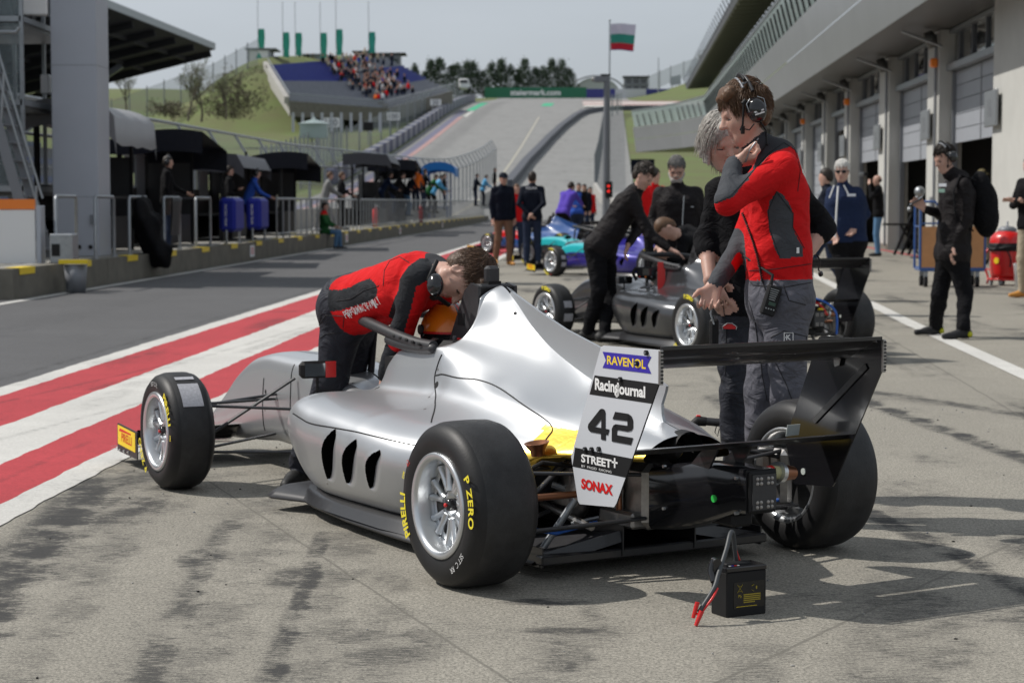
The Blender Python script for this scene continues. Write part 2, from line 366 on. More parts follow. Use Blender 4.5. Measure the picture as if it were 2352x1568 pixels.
def terr(X, Y):
    h = hgt(Y); t = X - SL*Y
    a = (26 + min(60, max(0, Y-340))*.075)*(1 if Y < 400 else max(0, 1-(Y-400)/60))*S((Y-245)/110)*S((-X-5-max(0, 350-Y)*.02)/24)*S((X+80)/38)
    if X < -4 and Y < 392:      # the terrace stands on the slope
        pz = STP[0] + STP[1]*X + STP[2]*Y - 2.0
        a = min(a, pz + max(0, -40 - X)*.5 + max(0, 5-(X+8))*0)
    b = S((t-2)/40)*S((Y-400)/110)*9
    c = -S((-t-30)/60)*0.0
    g = S((-t-60)/60)*S((Y-120)/120)*3
    return max(h, a) + b + (0 if a > h else g*.8) + c
# ground materials
def ground_mat(name, base, dark, speck=.25, streak=(6, 60), patch=.5, mark=.6, lines=(), joints=(), bumpd=.002, spots=()):
    m = bpy.data.materials.new(name); m.use_nodes = True; t = m.node_tree; L = t.links.new; b = t.nodes['Principled BSDF']; b.inputs['Roughness'].default_value = .88; b.inputs['Specular IOR Level'].default_value = .35
    co = _n(t, 'ShaderNodeTexCoord'); sp = _n(t, 'ShaderNodeSeparateXYZ'); L(co.outputs['Object'], sp.inputs[0])
    def noise(scale, det=4.0, vec=None, rough=.6, dist=0.0):
        n = _n(t, 'ShaderNodeTexNoise', Scale=float(scale), Detail=float(det), Roughness=rough, Distortion=dist); L(vec or co.outputs['Object'], n.inputs['Vector']); return n.outputs[0]
    def ramp(s, a, c, lo=0.0, hi=1.0):
        r = _n(t, 'ShaderNodeMapRange'); r.inputs[1].default_value = a; r.inputs[2].default_value = c; r.inputs[3].default_value = lo; r.inputs[4].default_value = hi; r.interpolation_type = 'SMOOTHSTEP'; L(s, r.inputs[0]); return r.outputs[0]
    def mth(op, x, y, z=None):
        n = _n(t, 'ShaderNodeMath', operation=op)
        for i, q in enumerate((x, y, z)):
            if q is None: continue
            if isinstance(q, (int, float)): n.inputs[i].default_value = q
            else: L(q, n.inputs[i])
        return n.outputs[0]
    def mix(f, a, c):
        n = _n(t, 'ShaderNodeMixRGB')
        for i, q in ((0, f), (1, a), (2, c)):
            if isinstance(q, tuple): n.inputs[i].default_value = (*q, 1)
            elif isinstance(q, (int, float)): n.inputs[i].default_value = q
            else: L(q, n.inputs[i])
        return n.outputs[0]
    # colour of the aggregate and its fine speckle
    big = noise(.55, 5); mid = noise(3.5, 6, rough=.7); fine = noise(95, 3, rough=.85); fine2 = noise(34, 6, rough=.85)
    c0 = mix(ramp(big, .35, .65), tuple(v*.90 for v in base), tuple(v*1.10 for v in base))
    c0 = mix(ramp(mid, .3, .7), c0, tuple(v*.93 for v in base))
    c0 = mix(mth('MULTIPLY', ramp(fine, .40, .53, 1, 0), speck), c0, tuple(v*.25 for v in base))
    c0 = mix(mth('MULTIPLY', ramp(fine2, .36, .55, 1, 0), speck*.9), c0, tuple(v*.45 for v in base))
    c0 = mix(mth('MULTIPLY', ramp(fine, .55, .72), speck), c0, tuple(min(1, v*1.35) for v in base))
    # rubber laid on the brushed ridges: streaks running across the lane, inside larger patches
    mp = _n(t, 'ShaderNodeMapping', Scale=(streak[0]*.1, streak[1]*.1, 1)); mp.inputs['Rotation'].default_value = (0, 0, -.05); L(co.outputs['Object'], mp.inputs[0])
    st = noise(14, 5, mp.outputs[0], .8)
    ps = noise(.42, 5, dist=.6, rough=.62)
    m1 = _n(t, 'ShaderNodeMapping', Scale=(1.5, .28, 1)); m1.inputs['Rotation'].default_value = (0, 0, .12); L(co.outputs['Object'], m1.inputs[0])
    pl = noise(.8, 4, m1.outputs[0], .6)
    pat = mth('MAXIMUM', ramp(ps, .60 - .08*patch, .74), ramp(pl, .60 - .06*patch, .78))
    for (x0, y0, x1, y1, w, s) in lines:    # long dark rubber marks, (x0,y0)-(x1,y1), half width w, strength s
        dx, dy = x1-x0, y1-y0; Ln = math.hypot(dx, dy); nx, ny = -dy/Ln, dx/Ln
        d = mth('ADD', mth('MULTIPLY', mth('SUBTRACT', sp.outputs[0], x0), nx), mth('MULTIPLY', mth('SUBTRACT', sp.outputs[1], y0), ny))
        a = mth('ADD', mth('MULTIPLY', mth('SUBTRACT', sp.outputs[0], x0), dx/Ln), mth('MULTIPLY', mth('SUBTRACT', sp.outputs[1], y0), dy/Ln))
        wob = mth('MULTIPLY', mth('SUBTRACT', mid, .5), w*2.6)
        f = ramp(mth('ABSOLUTE', mth('ADD', d, wob), 0), w*.35, w*1.2, s, 0)
        f = mth('MULTIPLY', f, mth('MULTIPLY', ramp(a, -.15, .15), ramp(a, Ln-.2, Ln+.2, 1, 0)))
        pat = mth('MAXIMUM', pat, f)
    for (x0, y0, rx, ry, s) in spots:
        q = mth('ADD', mth('POWER', mth('MULTIPLY', mth('SUBTRACT', sp.outputs[0], x0), 1/rx), 2), mth('POWER', mth('MULTIPLY', mth('SUBTRACT', sp.outputs[1], y0), 1/ry), 2))
        q = mth('ADD', q, mth('MULTIPLY', mth('SUBTRACT', mid, .5), 1.8)); pat = mth('MAXIMUM', pat, ramp(q, .25, 1.3, s, 0))
    pat = mth('MULTIPLY', pat, ramp(mid, .30, .60, .35, 1.0))
    soft = mth('MAXIMUM', ramp(ps, .42, .74), ramp(pl, .45, .76))
    stn = mth('ADD', ramp(st, .30, .70), mth('MULTIPLY', mth('SUBTRACT', fine2, .5), 1.1))
    dens = mth('ADD', mth('ADD', mth('MULTIPLY', pat, .62*mark), mth('MULTIPLY', soft, .32*patch)), .10*mark)
    dens = mth('MULTIPLY', dens, ramp(mid, .25, .62, .45, 1.15))
    f = ramp(mth('ADD', stn, dens), .93, 1.03)
    f = mth('MULTIPLY', f, mth('MULTIPLY_ADD', mth('MAXIMUM', pat, soft), .45, .45))
    c0 = mix(mth('MULTIPLY', soft, .30*patch), c0, tuple(v*.62 for v in base)); c0 = mix(mth('MULTIPLY', pat, .45*mark), c0, tuple(v*.42 for v in base))
    c1 = mix(f, c0, dark)
    for (x0, y0, x1, y1, w) in joints:
        dx, dy = x1-x0, y1-y0; Ln = math.hypot(dx, dy)
        d = mth('ADD', mth('MULTIPLY', mth('SUBTRACT', sp.outputs[0], x0), -dy/Ln), mth('MULTIPLY', mth('SUBTRACT', sp.outputs[1], y0), dx/Ln))
        d = mth('ADD', d, mth('MULTIPLY', mth('SUBTRACT', mid, .5), w*3))
        c1 = mix(ramp(mth('ABSOLUTE', d, 0), w*.4, w, .7, 0), c1, tuple(v*.35 for v in base))
    L(c1, b.inputs['Base Color'])
    bp = _n(t, 'ShaderNodeBump', Strength=.6, Distance=bumpd); L(mth('ADD', fine, mth('MULTIPLY', st, .6)), bp.inputs['Height']); L(bp.outputs[0], b.inputs['Normal'])
    return m
m_apron = ground_mat('apron_concrete', (.35, .328, .28), (.016, .017, .020), .80, (10, 90), .75, 1.05,
    lines=[(-1.68, 5.6, -2.02, 9.6, .16, .95), (-.66, 5.0, -.76, 8.0, .05, .9), (-.60, 4.8, -.70, 8.4, .16, .45), (-1.0, 4.9, -1.18, 8.3, .08, .75), (-.95, 4.8, -1.12, 9.2, .24, .45), (-.35, 4.8, -.45, 7.2, .10, .4), (-1.35, 4.8, -1.55, 8.0, .10, .35), (.5, 4.8, .75, 6.0, .12, .4), (1.1, 5.5, 1.9, 9.5, .2, .4), (2.75, 9.4, 2.3, 13.8, .10, .95), (1.85, 6.2, 1.5, 8.7, .08, .95), (3.4, 12, 2.3, 14.4, .12, .8), (2.9, 13, 1.6, 16, .2, .5), (.9, 4.9, 1.3, 6.4, .25, .5), (2.4, 14, 3.6, 19, .12, .6), (0, 4.9, .2, 6.2, .14, .45)],
    spots=[(.106, 6.57, .17, .07, .8), (.166, 6.12, .16, .07, .75), (.14, 5.65, .07, .11, .7), (-1.16, 7.4, .11, .28, .9), (-.78, 7.0, .13, .25, .8), (-.4, 5.9, .25, .35, .6), (1.62, 6.35, .25, .12, .8), (2.1, 7.6, .3, .5, .6), (1.1, 10.8, .25, .5, .5)],
    joints=[(-1.25, 8.9, .05, 5.3, .008), (2.5, 8.6, 5.2, 13.0, .01), (-10, 13.2, 10, 13.6, .012), (-10, 21.2, 10, 21.6, .014), (3.0, 10, 5.2, 40, .012), (-10, 8.35, 10, 8.55, .006), (-10, 30, 10, 30.4, .015)])
m_lane = ground_mat('lane_asphalt', (.118, .118, .122), (.035, .035, .038), .55, (12, 10), .1, .45, bumpd=.003, lines=[(-4.1, 10, -2.5, 40, .05, 1.1), (-5.6, 14, -3.6, 60, .35, .5)])
m_track = ground_mat('track_asphalt', (.26, .26, .255), (.12, .12, .125), .25, (40, 3), .5, .6, lines=[(-18, 100, -1, 420, 1.6, .9), (-22, 60, -8, 380, 1.2, .7)])
m_white = ground_mat('painted_white', (.60, .59, .56), (.14, .14, .14), .22, (10, 60), .3, .6, bumpd=.004, lines=[(-3.7, 11.5, -2.7, 17, .03, .7), (-3.2, 9.5, -2.3, 14, .035, .6), (-2.4, 17.5, -2.0, 22, .10, .7), (-3.0, 14, -1.9, 24, .05, .6)], spots=[(-2.75, 13.5, .12, .9, .5)])
m_red = ground_mat('painted_red', (.47, .052, .064), (.12, .03, .035), .30, (10, 60), .5, .75, bumpd=.004, spots=[(-2.65, 21.5, .22, 1.6, .9)], lines=[(-3.7, 11.5, -2.7, 17, .03, .8), (-3.2, 9.5, -2.3, 14, .035, .7), (-3.0, 14, -1.9, 24, .05, .7), (-2.5, 8.5, -2.35, 11, .03, .6)])
def grass_mat(name, a, c):
    m = bpy.data.materials.new(name); m.use_nodes = True; t = m.node_tree; b = t.nodes['Principled BSDF']; b.inputs['Roughness'].default_value = .95
    co = _n(t, 'ShaderNodeTexCoord'); n = _n(t, 'ShaderNodeTexNoise', Scale=.09, Detail=9.0, Roughness=.7); t.links.new(co.outputs['Object'], n.inputs['Vector'])
    r = _n(t, 'ShaderNodeValToRGB'); r.color_ramp.elements[0].position = .35; r.color_ramp.elements[1].position = .68; r.color_ramp.elements[0].color = (*a, 1); r.color_ramp.elements[1].color = (*c, 1)
    t.links.new(n.outputs[0], r.inputs[0]); t.links.new(r.outputs[0], b.inputs['Base Color']); return m
m_grass = grass_mat('hill_grass', (.105, .10, .042), (.105, .155, .036))

# terrain: one sheet to the horizon
xs = sorted(set(list(np.linspace(-90, 70, 81)) + [-1500, -900, -500, -300, -220, -170, -140, -120, -105, 85, 100, 130, 180, 260, 400, 700, 1500]))
ys = sorted(set(list(np.linspace(110, 620, 86)) + [-60, -20, 20, 60, 90, 700, 850, 1100, 1600, 2500]))
P = np.array([[(x, y, terr(x, y) - .06) for y in ys] for x in xs])
g = MB(); g.grid(P, m_grass, flip=True); tag(g.build('terrain'), kind='structure')
def strip(name, t0, t1, Y0, Y1, dz, mt, n=2, wav=0.0, seed=0, kind='structure'):
    ys_ = np.linspace(Y0, Y1, n); Pn = []
    wb = lambda t, y: 0 if not wav else wav*(.35*math.sin(y*2.3+t*9) + .3*math.sin(y*5.9+t*4) + .35*math.sin(y*17.3+t*31) + .25*math.sin(y*41+t*7))
    for y in ys_: Pn.append([LN(t0 + wb(t0, y), y, hgt(y) + dz), LN(t1 + wb(t1, y), y, hgt(y) + dz)])
    b = MB(); b.grid(np.array(Pn), mt, flip=True); return tag(b.build(name), kind=kind)
strip('apron', -2.72, 40, -8, 130, .000, m_apron, 3)
strip('pit_lane', -8.15, -4.2, -8, 135, .000, m_lane, 20)
strip('pit_lane', -4.2, -2.6, -8, 135, -.001, m_lane, 3)
strip('ground', -30, -8.15, -8, 135, -.004, m_lane, 20)
strip('track', -27, -10.7, 20, 470, .03, m_track, 90)
strip('pit_exit_road', -8.15, -2.7, 135.001, 440, .031, m_track, 60)
strip('pit_exit_road', -2.7, 2.6, 130.001, 440, .031, m_track, 60)
strip('pit_exit_road', -10.7, -8.149, 135.002, 440, .0305, m_track, 60)
strip('run_off', -10.7, 40, 400, 500, .05, m_track, 22)
strip('run_off', -27, -10.7, 470.001, 500, .05, m_track, 6)
# painted bands of the pit lane (irregular, hand-rolled edges)
z = .004
strip('painted_line', -4.36, -4.17, -8, 134, z, m_white, 1200, .012, 1)
strip('painted_band', -4.17, -3.60, -8, 134, z, m_red, 1200, .012, 2)
strip('painted_band', -3.60, -3.08, -8, 134, z, m_white, 1200, .012, 3)
strip('painted_band', -3.08, -2.67, -8, 134, z, m_red, 1200, .012, 4)
strip('painted_line', -2.67, -2.50, -8, 134, z, m_white, 1200, .012, 5)
strip('painted_line', -8.02, -7.87, 9, 134, z, m_white, 30)
# the slanting white line in front of the garages
b = MB(); pts = [(3.55, 9.0), (3.96, 15.36), (4.39, 21.93), (5.48, 35.99), (6.9, 52.0), (9.4, 88.0)]
b.grid(np.array([[(x-.09, y, .004), (x+.09, y, .004)] for x, y in pts]), m_white, flip=True); tag(b.build('painted_line'), kind='structure')
b = MB(); b.grid(np.array([[(7.2+.055*y, y, .004), (7.38+.055*y, y, .004)] for y in (36, 60, 90, 120)]), m_red, flip=True); tag(b.build('painted_line'), kind='structure')
# track paint up the hill
m_pblue = mat('track_blue', (.13, .13, .19), .8, var=.2, vscale=.5); m_ppink = mat('track_red', (.36, .22, .21), .8, var=.2, vscale=.5); m_pgreen = mat('track_green', (.04, .36, .20), .8)
m_pwht = mat('track_white', (.50, .50, .47), .8, var=.15, vscale=.5); m_pyel = mat('track_cream', (.38, .36, .30), .8)
strip('painted_band', -25.7, -24.6, 60, 350, .05, m_pblue, 60); strip('painted_band', -24.6, -23.9, 60, 330, .055, m_ppink, 60)
strip('painted_band', -24.9, -23.5, 351, 395, .055, m_pgreen, 8); strip('painted_band', -24.0, -23.3, 331, 350, .06, m_pwht, 5)
strip('painted_line', -11.5, -11.25, 135, 330, .05, m_pyel, 50); strip('painted_band', -12.5, -10.5, 372, 392, .056, m_pgreen, 5)
strip('run_off', -5.2, 40, 356, 399.9, .10, m_track, 22)
for k in range(4):
    strip('run_off_stripe', -4.5 - .2*k, 22, 362 + k*9, 362 + k*9 + 9, .30, (m_ppink if k % 2 == 1 else m_pwht), 6)
# tyre barriers and walls along the hill track
def wall_along(name, pts, h, w, mats, label, cat, seg=4.0, zb=-.3, group=None):
    b = MB(); P_ = [Vector((x, y, 0)) for x, y in pts]; k = 0
    for i in range(len(P_)-1):
        d = P_[i+1] - P_[i]; n = max(1, int(d.length/seg))
        for j in range(n):
            a = P_[i] + d*(j/n); c = P_[i] + d*((j+1)/n)
            ha, hc = hgt(a.y), hgt(c.y); mt = mats[k % len(mats)]; k += 1
            nrm = Vector((d.y, -d.x, 0)).normalized()*w/2
            V = [a-nrm+Vector((0,0,ha+zb)), a+nrm+Vector((0,0,ha+zb)), c+nrm+Vector((0,0,hc+zb)), c-nrm+Vector((0,0,hc+zb))]
            V += [v + Vector((0, 0, h-zb)) for v in V]
            F = [(4,5,6,7),(0,1,5,4),(2,3,7,6),(1,2,6,5),(3,0,4,7)]
            b.add([tuple(v) for v in V], F, mt)
    return tag(b.build(name), label, cat, group)
m_tbl = mat('tyre_belt_navy', (.05, .055, .11), .6); m_tbg = mat('tyre_belt_grey', (.28, .28, .30), .7); m_tbd = mat('tyre_belt_dark', (.075, .08, .095), .7); m_con = mat('pale_barrier_concrete', (.36, .35, .33), .9, var=.15, vscale=.6)
m_tbw = mat('tyre_belt_white', (.55, .56, .6), .6); m_tbb = mat('tyre_belt_blue', (.04, .045, .22), .6)
wall_along('tyre_barrier', [LN(-28.0, y)[:2] for y in np.linspace(200, 415, 30)], 1.5, 1.0, [m_tbl, m_tbg, m_tbl, m_tbg], 'long navy and grey tyre barrier climbing along the left edge of the track', 'barrier', 3.2)
wall_along('tyre_barrier', [LN(-9.8, 196)[:2], LN(-9.4, 230)[:2], LN(-8.2, 270)[:2], LN(-6.9, 300)[:2], (10.2, 325), (12.0, 338), (15.5, 350), (20, 355), (34, 356)], .8, .9, [m_tbd], 'dark tyre barrier curving between the pit exit road and the main track', 'barrier', 6)
wall_along('concrete_barrier', [LN(-10.1, 160)[:2], LN(-10.0, 195)[:2]], 1.2, .35, [m_con], 'pale concrete wall where the pit wall ends below the hill', 'barrier', 6)
wall_along('concrete_barrier', [(10.6, 140), (9.0, 147), (8.1, 156), (7.7, 172), (7.9, 190)], .9, .3, [m_con], 'low white wall curving along the right side of the pit exit', 'barrier', 3)
wall_along('tyre_barrier', [(18, 500), (72, 500)], 2.3, 1.2, [m_tbb, m_tbw], 'blue and white tyre barrier blocks across the top of the hill', 'barrier', 7.5)
# hillside vegetation behind
# ================================================================== PIT BUILDING (right)
C('upper_glass', (.42, .50, .50), .2, .2, var=.5, vscale=.25)
BS = .055
def PB(x, Y, z): return (x + BS*Y, Y, z)
bldg = empty('pit_building', (12, 60, 0)); tag(bldg, 'long pit building with open roller-door garages, silver fascia and overhanging roof', 'building')
bo = Vector((12, 60, 0))
def bbuild(b, name, par=bldg): 
    o = b.build(name); o.parent = par; o.location = -bo; return o
FX = 7.48
piers = [(33.0, 40.4), (47.3, 49.1), (56.1, 58.3), (65.6, 67.4), (73.2, 75.0), (81.6, 83.4), (90.2, 92.0), (98.8, 100.6), (107.4, 109.2), (116, 117.8), (124.6, 126.4), (133.2, 135)]
def wallseg(b, x0, x1, Y0, Y1, z0, z1, mt):
    V = [PB(x0,Y0,z0), PB(x1,Y0,z0), PB(x1,Y1,z0), PB(x0,Y1,z0), PB(x0,Y0,z1), PB(x1,Y0,z1), PB(x1,Y1,z1), PB(x0,Y1,z1)]
    b.add(V, [(0,3,2,1),(4,5,6,7),(0,1,5,4),(1,2,6,5),(2,3,7,6),(3,0,4,7)], mt); return b
for Y0, Y1 in piers: b = MB(); wallseg(b, FX, FX+.55, Y0, Y1, 0, 5.38, facadew); bbuild(b, 'pillar')
drop = [2.72, 2.45, 2.62, 3.9, .05, 1.2, 2.6, 3.4, .1, 2.5, .1]
for i in range(len(piers)-1):
    Y0, Y1 = piers[i][1], piers[i+1][0]
    b = MB(); X = FX+.38; zb = drop[i]; n = int((4.40-zb)/.42)+1
    for k in range(n):
        z0 = 4.40 - (k+1)*(4.40-zb)/n; z1 = 4.40 - k*(4.40-zb)/n - .018
        wallseg(b, X, X+.05, Y0+.16, Y1-.16, z0, z1, paledoor)
    wallseg(b, X-.012, X, (Y0+Y1)/2-.06, (Y0+Y1)/2+.06, zb, 4.38, greysteel)
    d = bbuild(b, 'roller_door')
    b = MB(); wallseg(b, FX+.16, FX+.44, Y0, Y1, 4.41, 4.55, galv); wallseg(b, FX+.30, FX+.44, Y0+.001, Y0+.15, 0, 4.40, greysteel); wallseg(b, FX+.30, FX+.44, Y1-.15, Y1-.001, 0, 4.40, greysteel); bbuild(b, 'door_frame')
    b = MB(); wallseg(b, FX+.36, FX+.40, Y0, Y1, 4.56, 5.28, glassd); f = bbuild(b, 'window')
    b = MB()
    for k in range(4): yy = Y0 + (Y1-Y0)*(k+.5)/4; wallseg(b, FX+.30, FX+.355, yy-.03, yy+.03, 4.56, 5.28, greysteel)
    wallseg(b, FX+.22, FX+.355, Y0, Y1, 5.285, 5.37, galv); bbuild(b, 'window_bar')
# garage interior: dark rooms with a pale back wall
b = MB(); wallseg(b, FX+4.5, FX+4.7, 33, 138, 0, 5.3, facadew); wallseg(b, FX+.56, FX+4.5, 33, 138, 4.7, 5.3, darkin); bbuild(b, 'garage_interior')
for k in range(7):
    Y = piers[k][1] + 2.2; b = MB(); wallseg(b, FX+3.6, FX+4.4, Y, Y+1.4, .0, 1.0, [redp, greysteel, bluep][k % 3]); wallseg(b, FX+3.55, FX+4.45, Y-.05, Y+1.45, 1.001, 1.06, black); bbuild(b, 'tool_cabinet')
    b = MB(); wallseg(b, FX+4.44, FX+4.49, Y+2, Y+4.2, 1.5, 2.9, [bluet, white, greysteel][k % 3]); bbuild(b, 'wall_panel')
for k in range(8):
    Y = piers[k][0] + .25; b = MB(); b.cyl(PB(FX-.05, Y, .1), PB(FX-.05, Y, 5.3), .035, greysteel, 8); b.box(PB(FX-.04, Y+.35, 1.3), (.08, .22, .32), greysteel, bev=.01); bbuild(b, 'downpipe')
for k in range(8):
    b = MB(); Y0, Y1 = piers[k]; wallseg(b, FX-.002, FX+.02, Y0+.01, Y1-.01, 0, .16, concw); bbuild(b, 'plinth')
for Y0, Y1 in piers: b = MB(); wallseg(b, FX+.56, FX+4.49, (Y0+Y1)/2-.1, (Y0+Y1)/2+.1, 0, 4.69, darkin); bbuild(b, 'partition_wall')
# overhang: soffit, fascia, balcony, roof, swept towards the track at the far end
def path(xo, z):  # outline of the overhang edge
    return [PB(xo, y, z) for y in (20, 60, 100, 140)] + [(xo+BS*150-1.6, 150, z), (xo+BS*158-3.6, 158, z), (xo+BS*163-5.0, 163, z)]
def band(b, pa, pb, mt, sm=False):
    b.grid(np.array([[p, q] for p, q in zip(pa, pb)]), mt, sm); return b
lo, mi_, hi = path(6.15, 5.40), path(6.0, 6.4), path(5.88, 7.42)
b = MB(); band(b, lo, mi_, panelm); bbuild(b, 'fascia_panel')
b = MB(); band(b, [(x, y, z+.03) for x, y, z in mi_], hi, panelm); top2 = [(x+.5, y, z) for x, y, z in hi]; band(b, hi, top2, panelm); bbuild(b, 'fascia_panel')
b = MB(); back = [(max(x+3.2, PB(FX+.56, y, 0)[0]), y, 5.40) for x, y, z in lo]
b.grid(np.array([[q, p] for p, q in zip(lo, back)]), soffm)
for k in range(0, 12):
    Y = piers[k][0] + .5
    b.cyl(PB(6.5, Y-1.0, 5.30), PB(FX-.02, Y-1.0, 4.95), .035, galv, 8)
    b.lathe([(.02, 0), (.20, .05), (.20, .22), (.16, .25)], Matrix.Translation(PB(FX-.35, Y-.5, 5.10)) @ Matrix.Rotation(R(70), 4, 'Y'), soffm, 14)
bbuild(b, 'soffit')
for k in (1, 3, 5): b = MB(); Y = piers[k][0]+.25; b.box(PB(FX-.10, Y, 4.62), (.18, .22, .22), orange, bev=.04); bbuild(b, 'warning_lamp')
b = MB(); p0, p1 = path(6.0, 7.45), path(5.75, 8.75); band(b, p0, p1, glassg); gl = bbuild(b, 'balustrade_glass')
b = MB()
for i in range(len(p0)-1):
    a, c = Vector(p0[i]), Vector(p0[i+1]); a2, c2 = Vector(p1[i]), Vector(p1[i+1]); n = int((c-a).length/1.7)
    for j in range(n):
        u = j/n; b.beam(a.lerp(c, u) - Vector((.06, 0, 0)), a2.lerp(c2, u) - Vector((.06, 0, 0)) - Vector((0, 0, .35)), .05, .07, black)
    b.beam(a2, c2, .07, .07, galv)
pl = bbuild(b, 'baluster')
pl['kind'] = 'stuff'
# upper storey and roof
b = MB(); b.grid(np.array([[PB(6.25, y, 7.44), PB(7.02, y, 10.56)] for y in (20, 60, 100, 140, 163)]), M_['upper_glass'], False); bbuild(b, 'upper_glazing')
b = MB()
for k in range(48): b.beam(PB(6.22, 20+k*3, 7.44), PB(6.98, 20+k*3, 10.5), .10, .06, greysteel)
bbuild(b, 'mullion')
r = MB(); pr = [PB(5.25, y, 10.5) for y in (20, 60, 100, 163)]; pq = [PB(7.0, y, 10.62) for y in (20, 60, 100, 163)]
r.grid(np.array([[q, p] for p, q in zip(pr, pq)]), rustc, False)
pt = [PB(5.1, y, 10.80) for y in (20, 60, 100, 163)]; pu = [PB(7.2, y, 11.1) for y in (20, 60, 100, 163)]
r.grid(np.array([[p, q] for p, q in zip(pr, pt)]), greysteel, False); r.grid(np.array([[p, q] for p, q in zip(pt, pu)]), greysteel, False)
r.add([pr[-1], pq[-1], pu[-1], pt[-1]], [(0, 1, 2, 3)], greysteel); rf = bbuild(r, 'roof')
b = MB()
for k in range(70): b = MB(); Y = 22+k*2.0; b.beam(PB(5.3, Y, 10.42), PB(6.95, Y, 10.54), .14, .18, rustc); b.beam(PB(5.12, Y, 10.6), PB(4.85, Y, 11.15), .05, .05, greysteel); o = b.build('roof_beam'); o.parent = rf
# numbered signs on the pillars
for k, (Y0, Y1) in enumerate(piers[:6]):
    yy = Y0 - .0 if k else 40.2
    yy = Y1 - .35; b = MB(); c = PB(FX-.10, yy, 3.2); b.box(c, (.06, 1.25, .72), galv, rz=-.055, bev=.015)
    M = frame(Vector(c) + Vector((-.034, 0, 0)), (-.055, -1, 0), (0, 0, 1)); b.text(str(16-k), .5, M, greysteel, .02)
    o = bbuild(b, 'garage_number_sign')
# the left extension at the bend
# ================================================================== PIT WALL SIDE (left)
DK = .42
b = MB(); n = 42
for k in range(n):
    Y0, Y1 = 27.2 + k*2.6, 27.2 + k*2.6 + 2.58
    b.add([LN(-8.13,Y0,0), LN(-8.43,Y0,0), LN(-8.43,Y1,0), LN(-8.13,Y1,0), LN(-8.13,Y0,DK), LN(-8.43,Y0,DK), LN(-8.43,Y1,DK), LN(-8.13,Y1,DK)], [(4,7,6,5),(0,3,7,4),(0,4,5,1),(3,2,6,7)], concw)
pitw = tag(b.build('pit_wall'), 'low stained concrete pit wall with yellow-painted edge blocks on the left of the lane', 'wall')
b = MB()
for k in range(34):
    Y = 27.5 + k*3.1; b.add([LN(-8.121,Y,DK-.09), LN(-8.121,Y+.75,DK-.09), LN(-8.121,Y,DK+.006), LN(-8.121,Y+.75,DK+.006), LN(-8.34,Y,DK+.006), LN(-8.34,Y+.75,DK+.006)], [(0,1,3,2),(2,3,5,4)], yellowb)
o = b.build('edge_marking'); o.parent = pitw
for k, Y in enumerate((45.5, 62, 78, 98)):
    b = MB(); M = frame(Vector(LN(-8.115, Y, .22)), (SL, 1, 0), (0, 0, 1)); b.prism([(-.28, -.13), (.28, -.13), (.28, .13), (-.28, .13)], .01, M, M_['white_sticker'])
    for q in range(3): b.prism([(-.2, -.06+q*.055), (.2, -.06+q*.055), (.2, -.04+q*.055), (-.2, -.04+q*.055)], .013, M, redt)
    o = b.build('notice'); o.parent = pitw
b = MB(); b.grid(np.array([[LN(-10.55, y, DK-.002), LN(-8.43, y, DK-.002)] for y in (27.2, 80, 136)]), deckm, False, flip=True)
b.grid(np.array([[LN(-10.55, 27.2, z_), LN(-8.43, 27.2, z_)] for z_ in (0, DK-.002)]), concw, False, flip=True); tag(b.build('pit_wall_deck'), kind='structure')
b = MB()
for k in range(36): Y0 = 27.2 + k*3; b.box(LN(-10.7, Y0+1.5, .55), (.28, 2.98, 1.1), m_con, rz=-SL)
tag(b.build('concrete_barrier'), 'continuous concrete barrier wall below the debris fence behind the pit stands', 'wall')
# hoops and railings
def hoop(Y, w, lab):
    b = MB(); z0 = DK; z1 = DK + 1.0; pts = [LN(-8.30, Y, z0), LN(-8.30, Y, z1-.05), LN(-8.30, Y+.05, z1), LN(-8.30, Y+w-.05, z1), LN(-8.30, Y+w, z1-.05), LN(-8.30, Y+w, z0)]
    o_ = Vector(LN(-8.3, Y, z0)); b.tube(pts, .028, galv, 8)
    for yy in (Y, Y+w): b.cyl(LN(-8.30, yy, z0), LN(-8.30, yy, z0+.02), .06, galv, 10)
    return tag(b.build('railing_hoop', loc=o_), lab, 'railing', 'tubular steel hoops on the pit wall')
hs = [(30.0, 'bent steel railing hoop in front of the big grey column, nearest of the hoops'), (32.3, 'bent steel railing hoop just right of the big grey column'), (34.6, 'steel railing hoop with the black cloth hanging over it'), (37.3, 'steel railing hoop beside the grey folded panel'), (40.2, 'steel railing hoop beside the man in black with a headset'), (43.4, 'steel railing hoop holding the nearer blue pad'), (46.6, 'steel railing hoop holding the farther blue pad')]
for Y, l in hs: hoop(Y, 1.15 + (Y-30)*.03, l)
def railing(Y0, Y1, lab, step):
    b = MB(); b.tube([LN(-8.30, Y0, DK+1.0), LN(-8.30, Y1, DK+1.0)], .03, galv, 6); b.tube([LN(-8.30, Y0, DK+.12), LN(-8.30, Y1, DK+.12)], .02, galv, 6)
    n = int((Y1-Y0)/step)
    for k in range(n+1): yy = Y0+(Y1-Y0)*k/n; b.cyl(LN(-8.30, yy, DK), LN(-8.30, yy, DK+1.0), .022, galv, 6)
    return tag(b.build('railing', loc=Vector(LN(-8.3, Y0, DK))), lab, 'railing', 'barred railings along the pit wall')
railing(50, 66, 'barred steel railing from the blue pads past the seated man in jeans', 1.0)
railing(67, 84, 'barred steel railing with the nearer red extinguisher behind it', .8); railing(85, 108, 'barred steel railing with the farther red extinguisher behind it', .9); railing(109, 134, 'farthest barred steel railing near the end of the pit wall', 1.1)
V_ = Vector
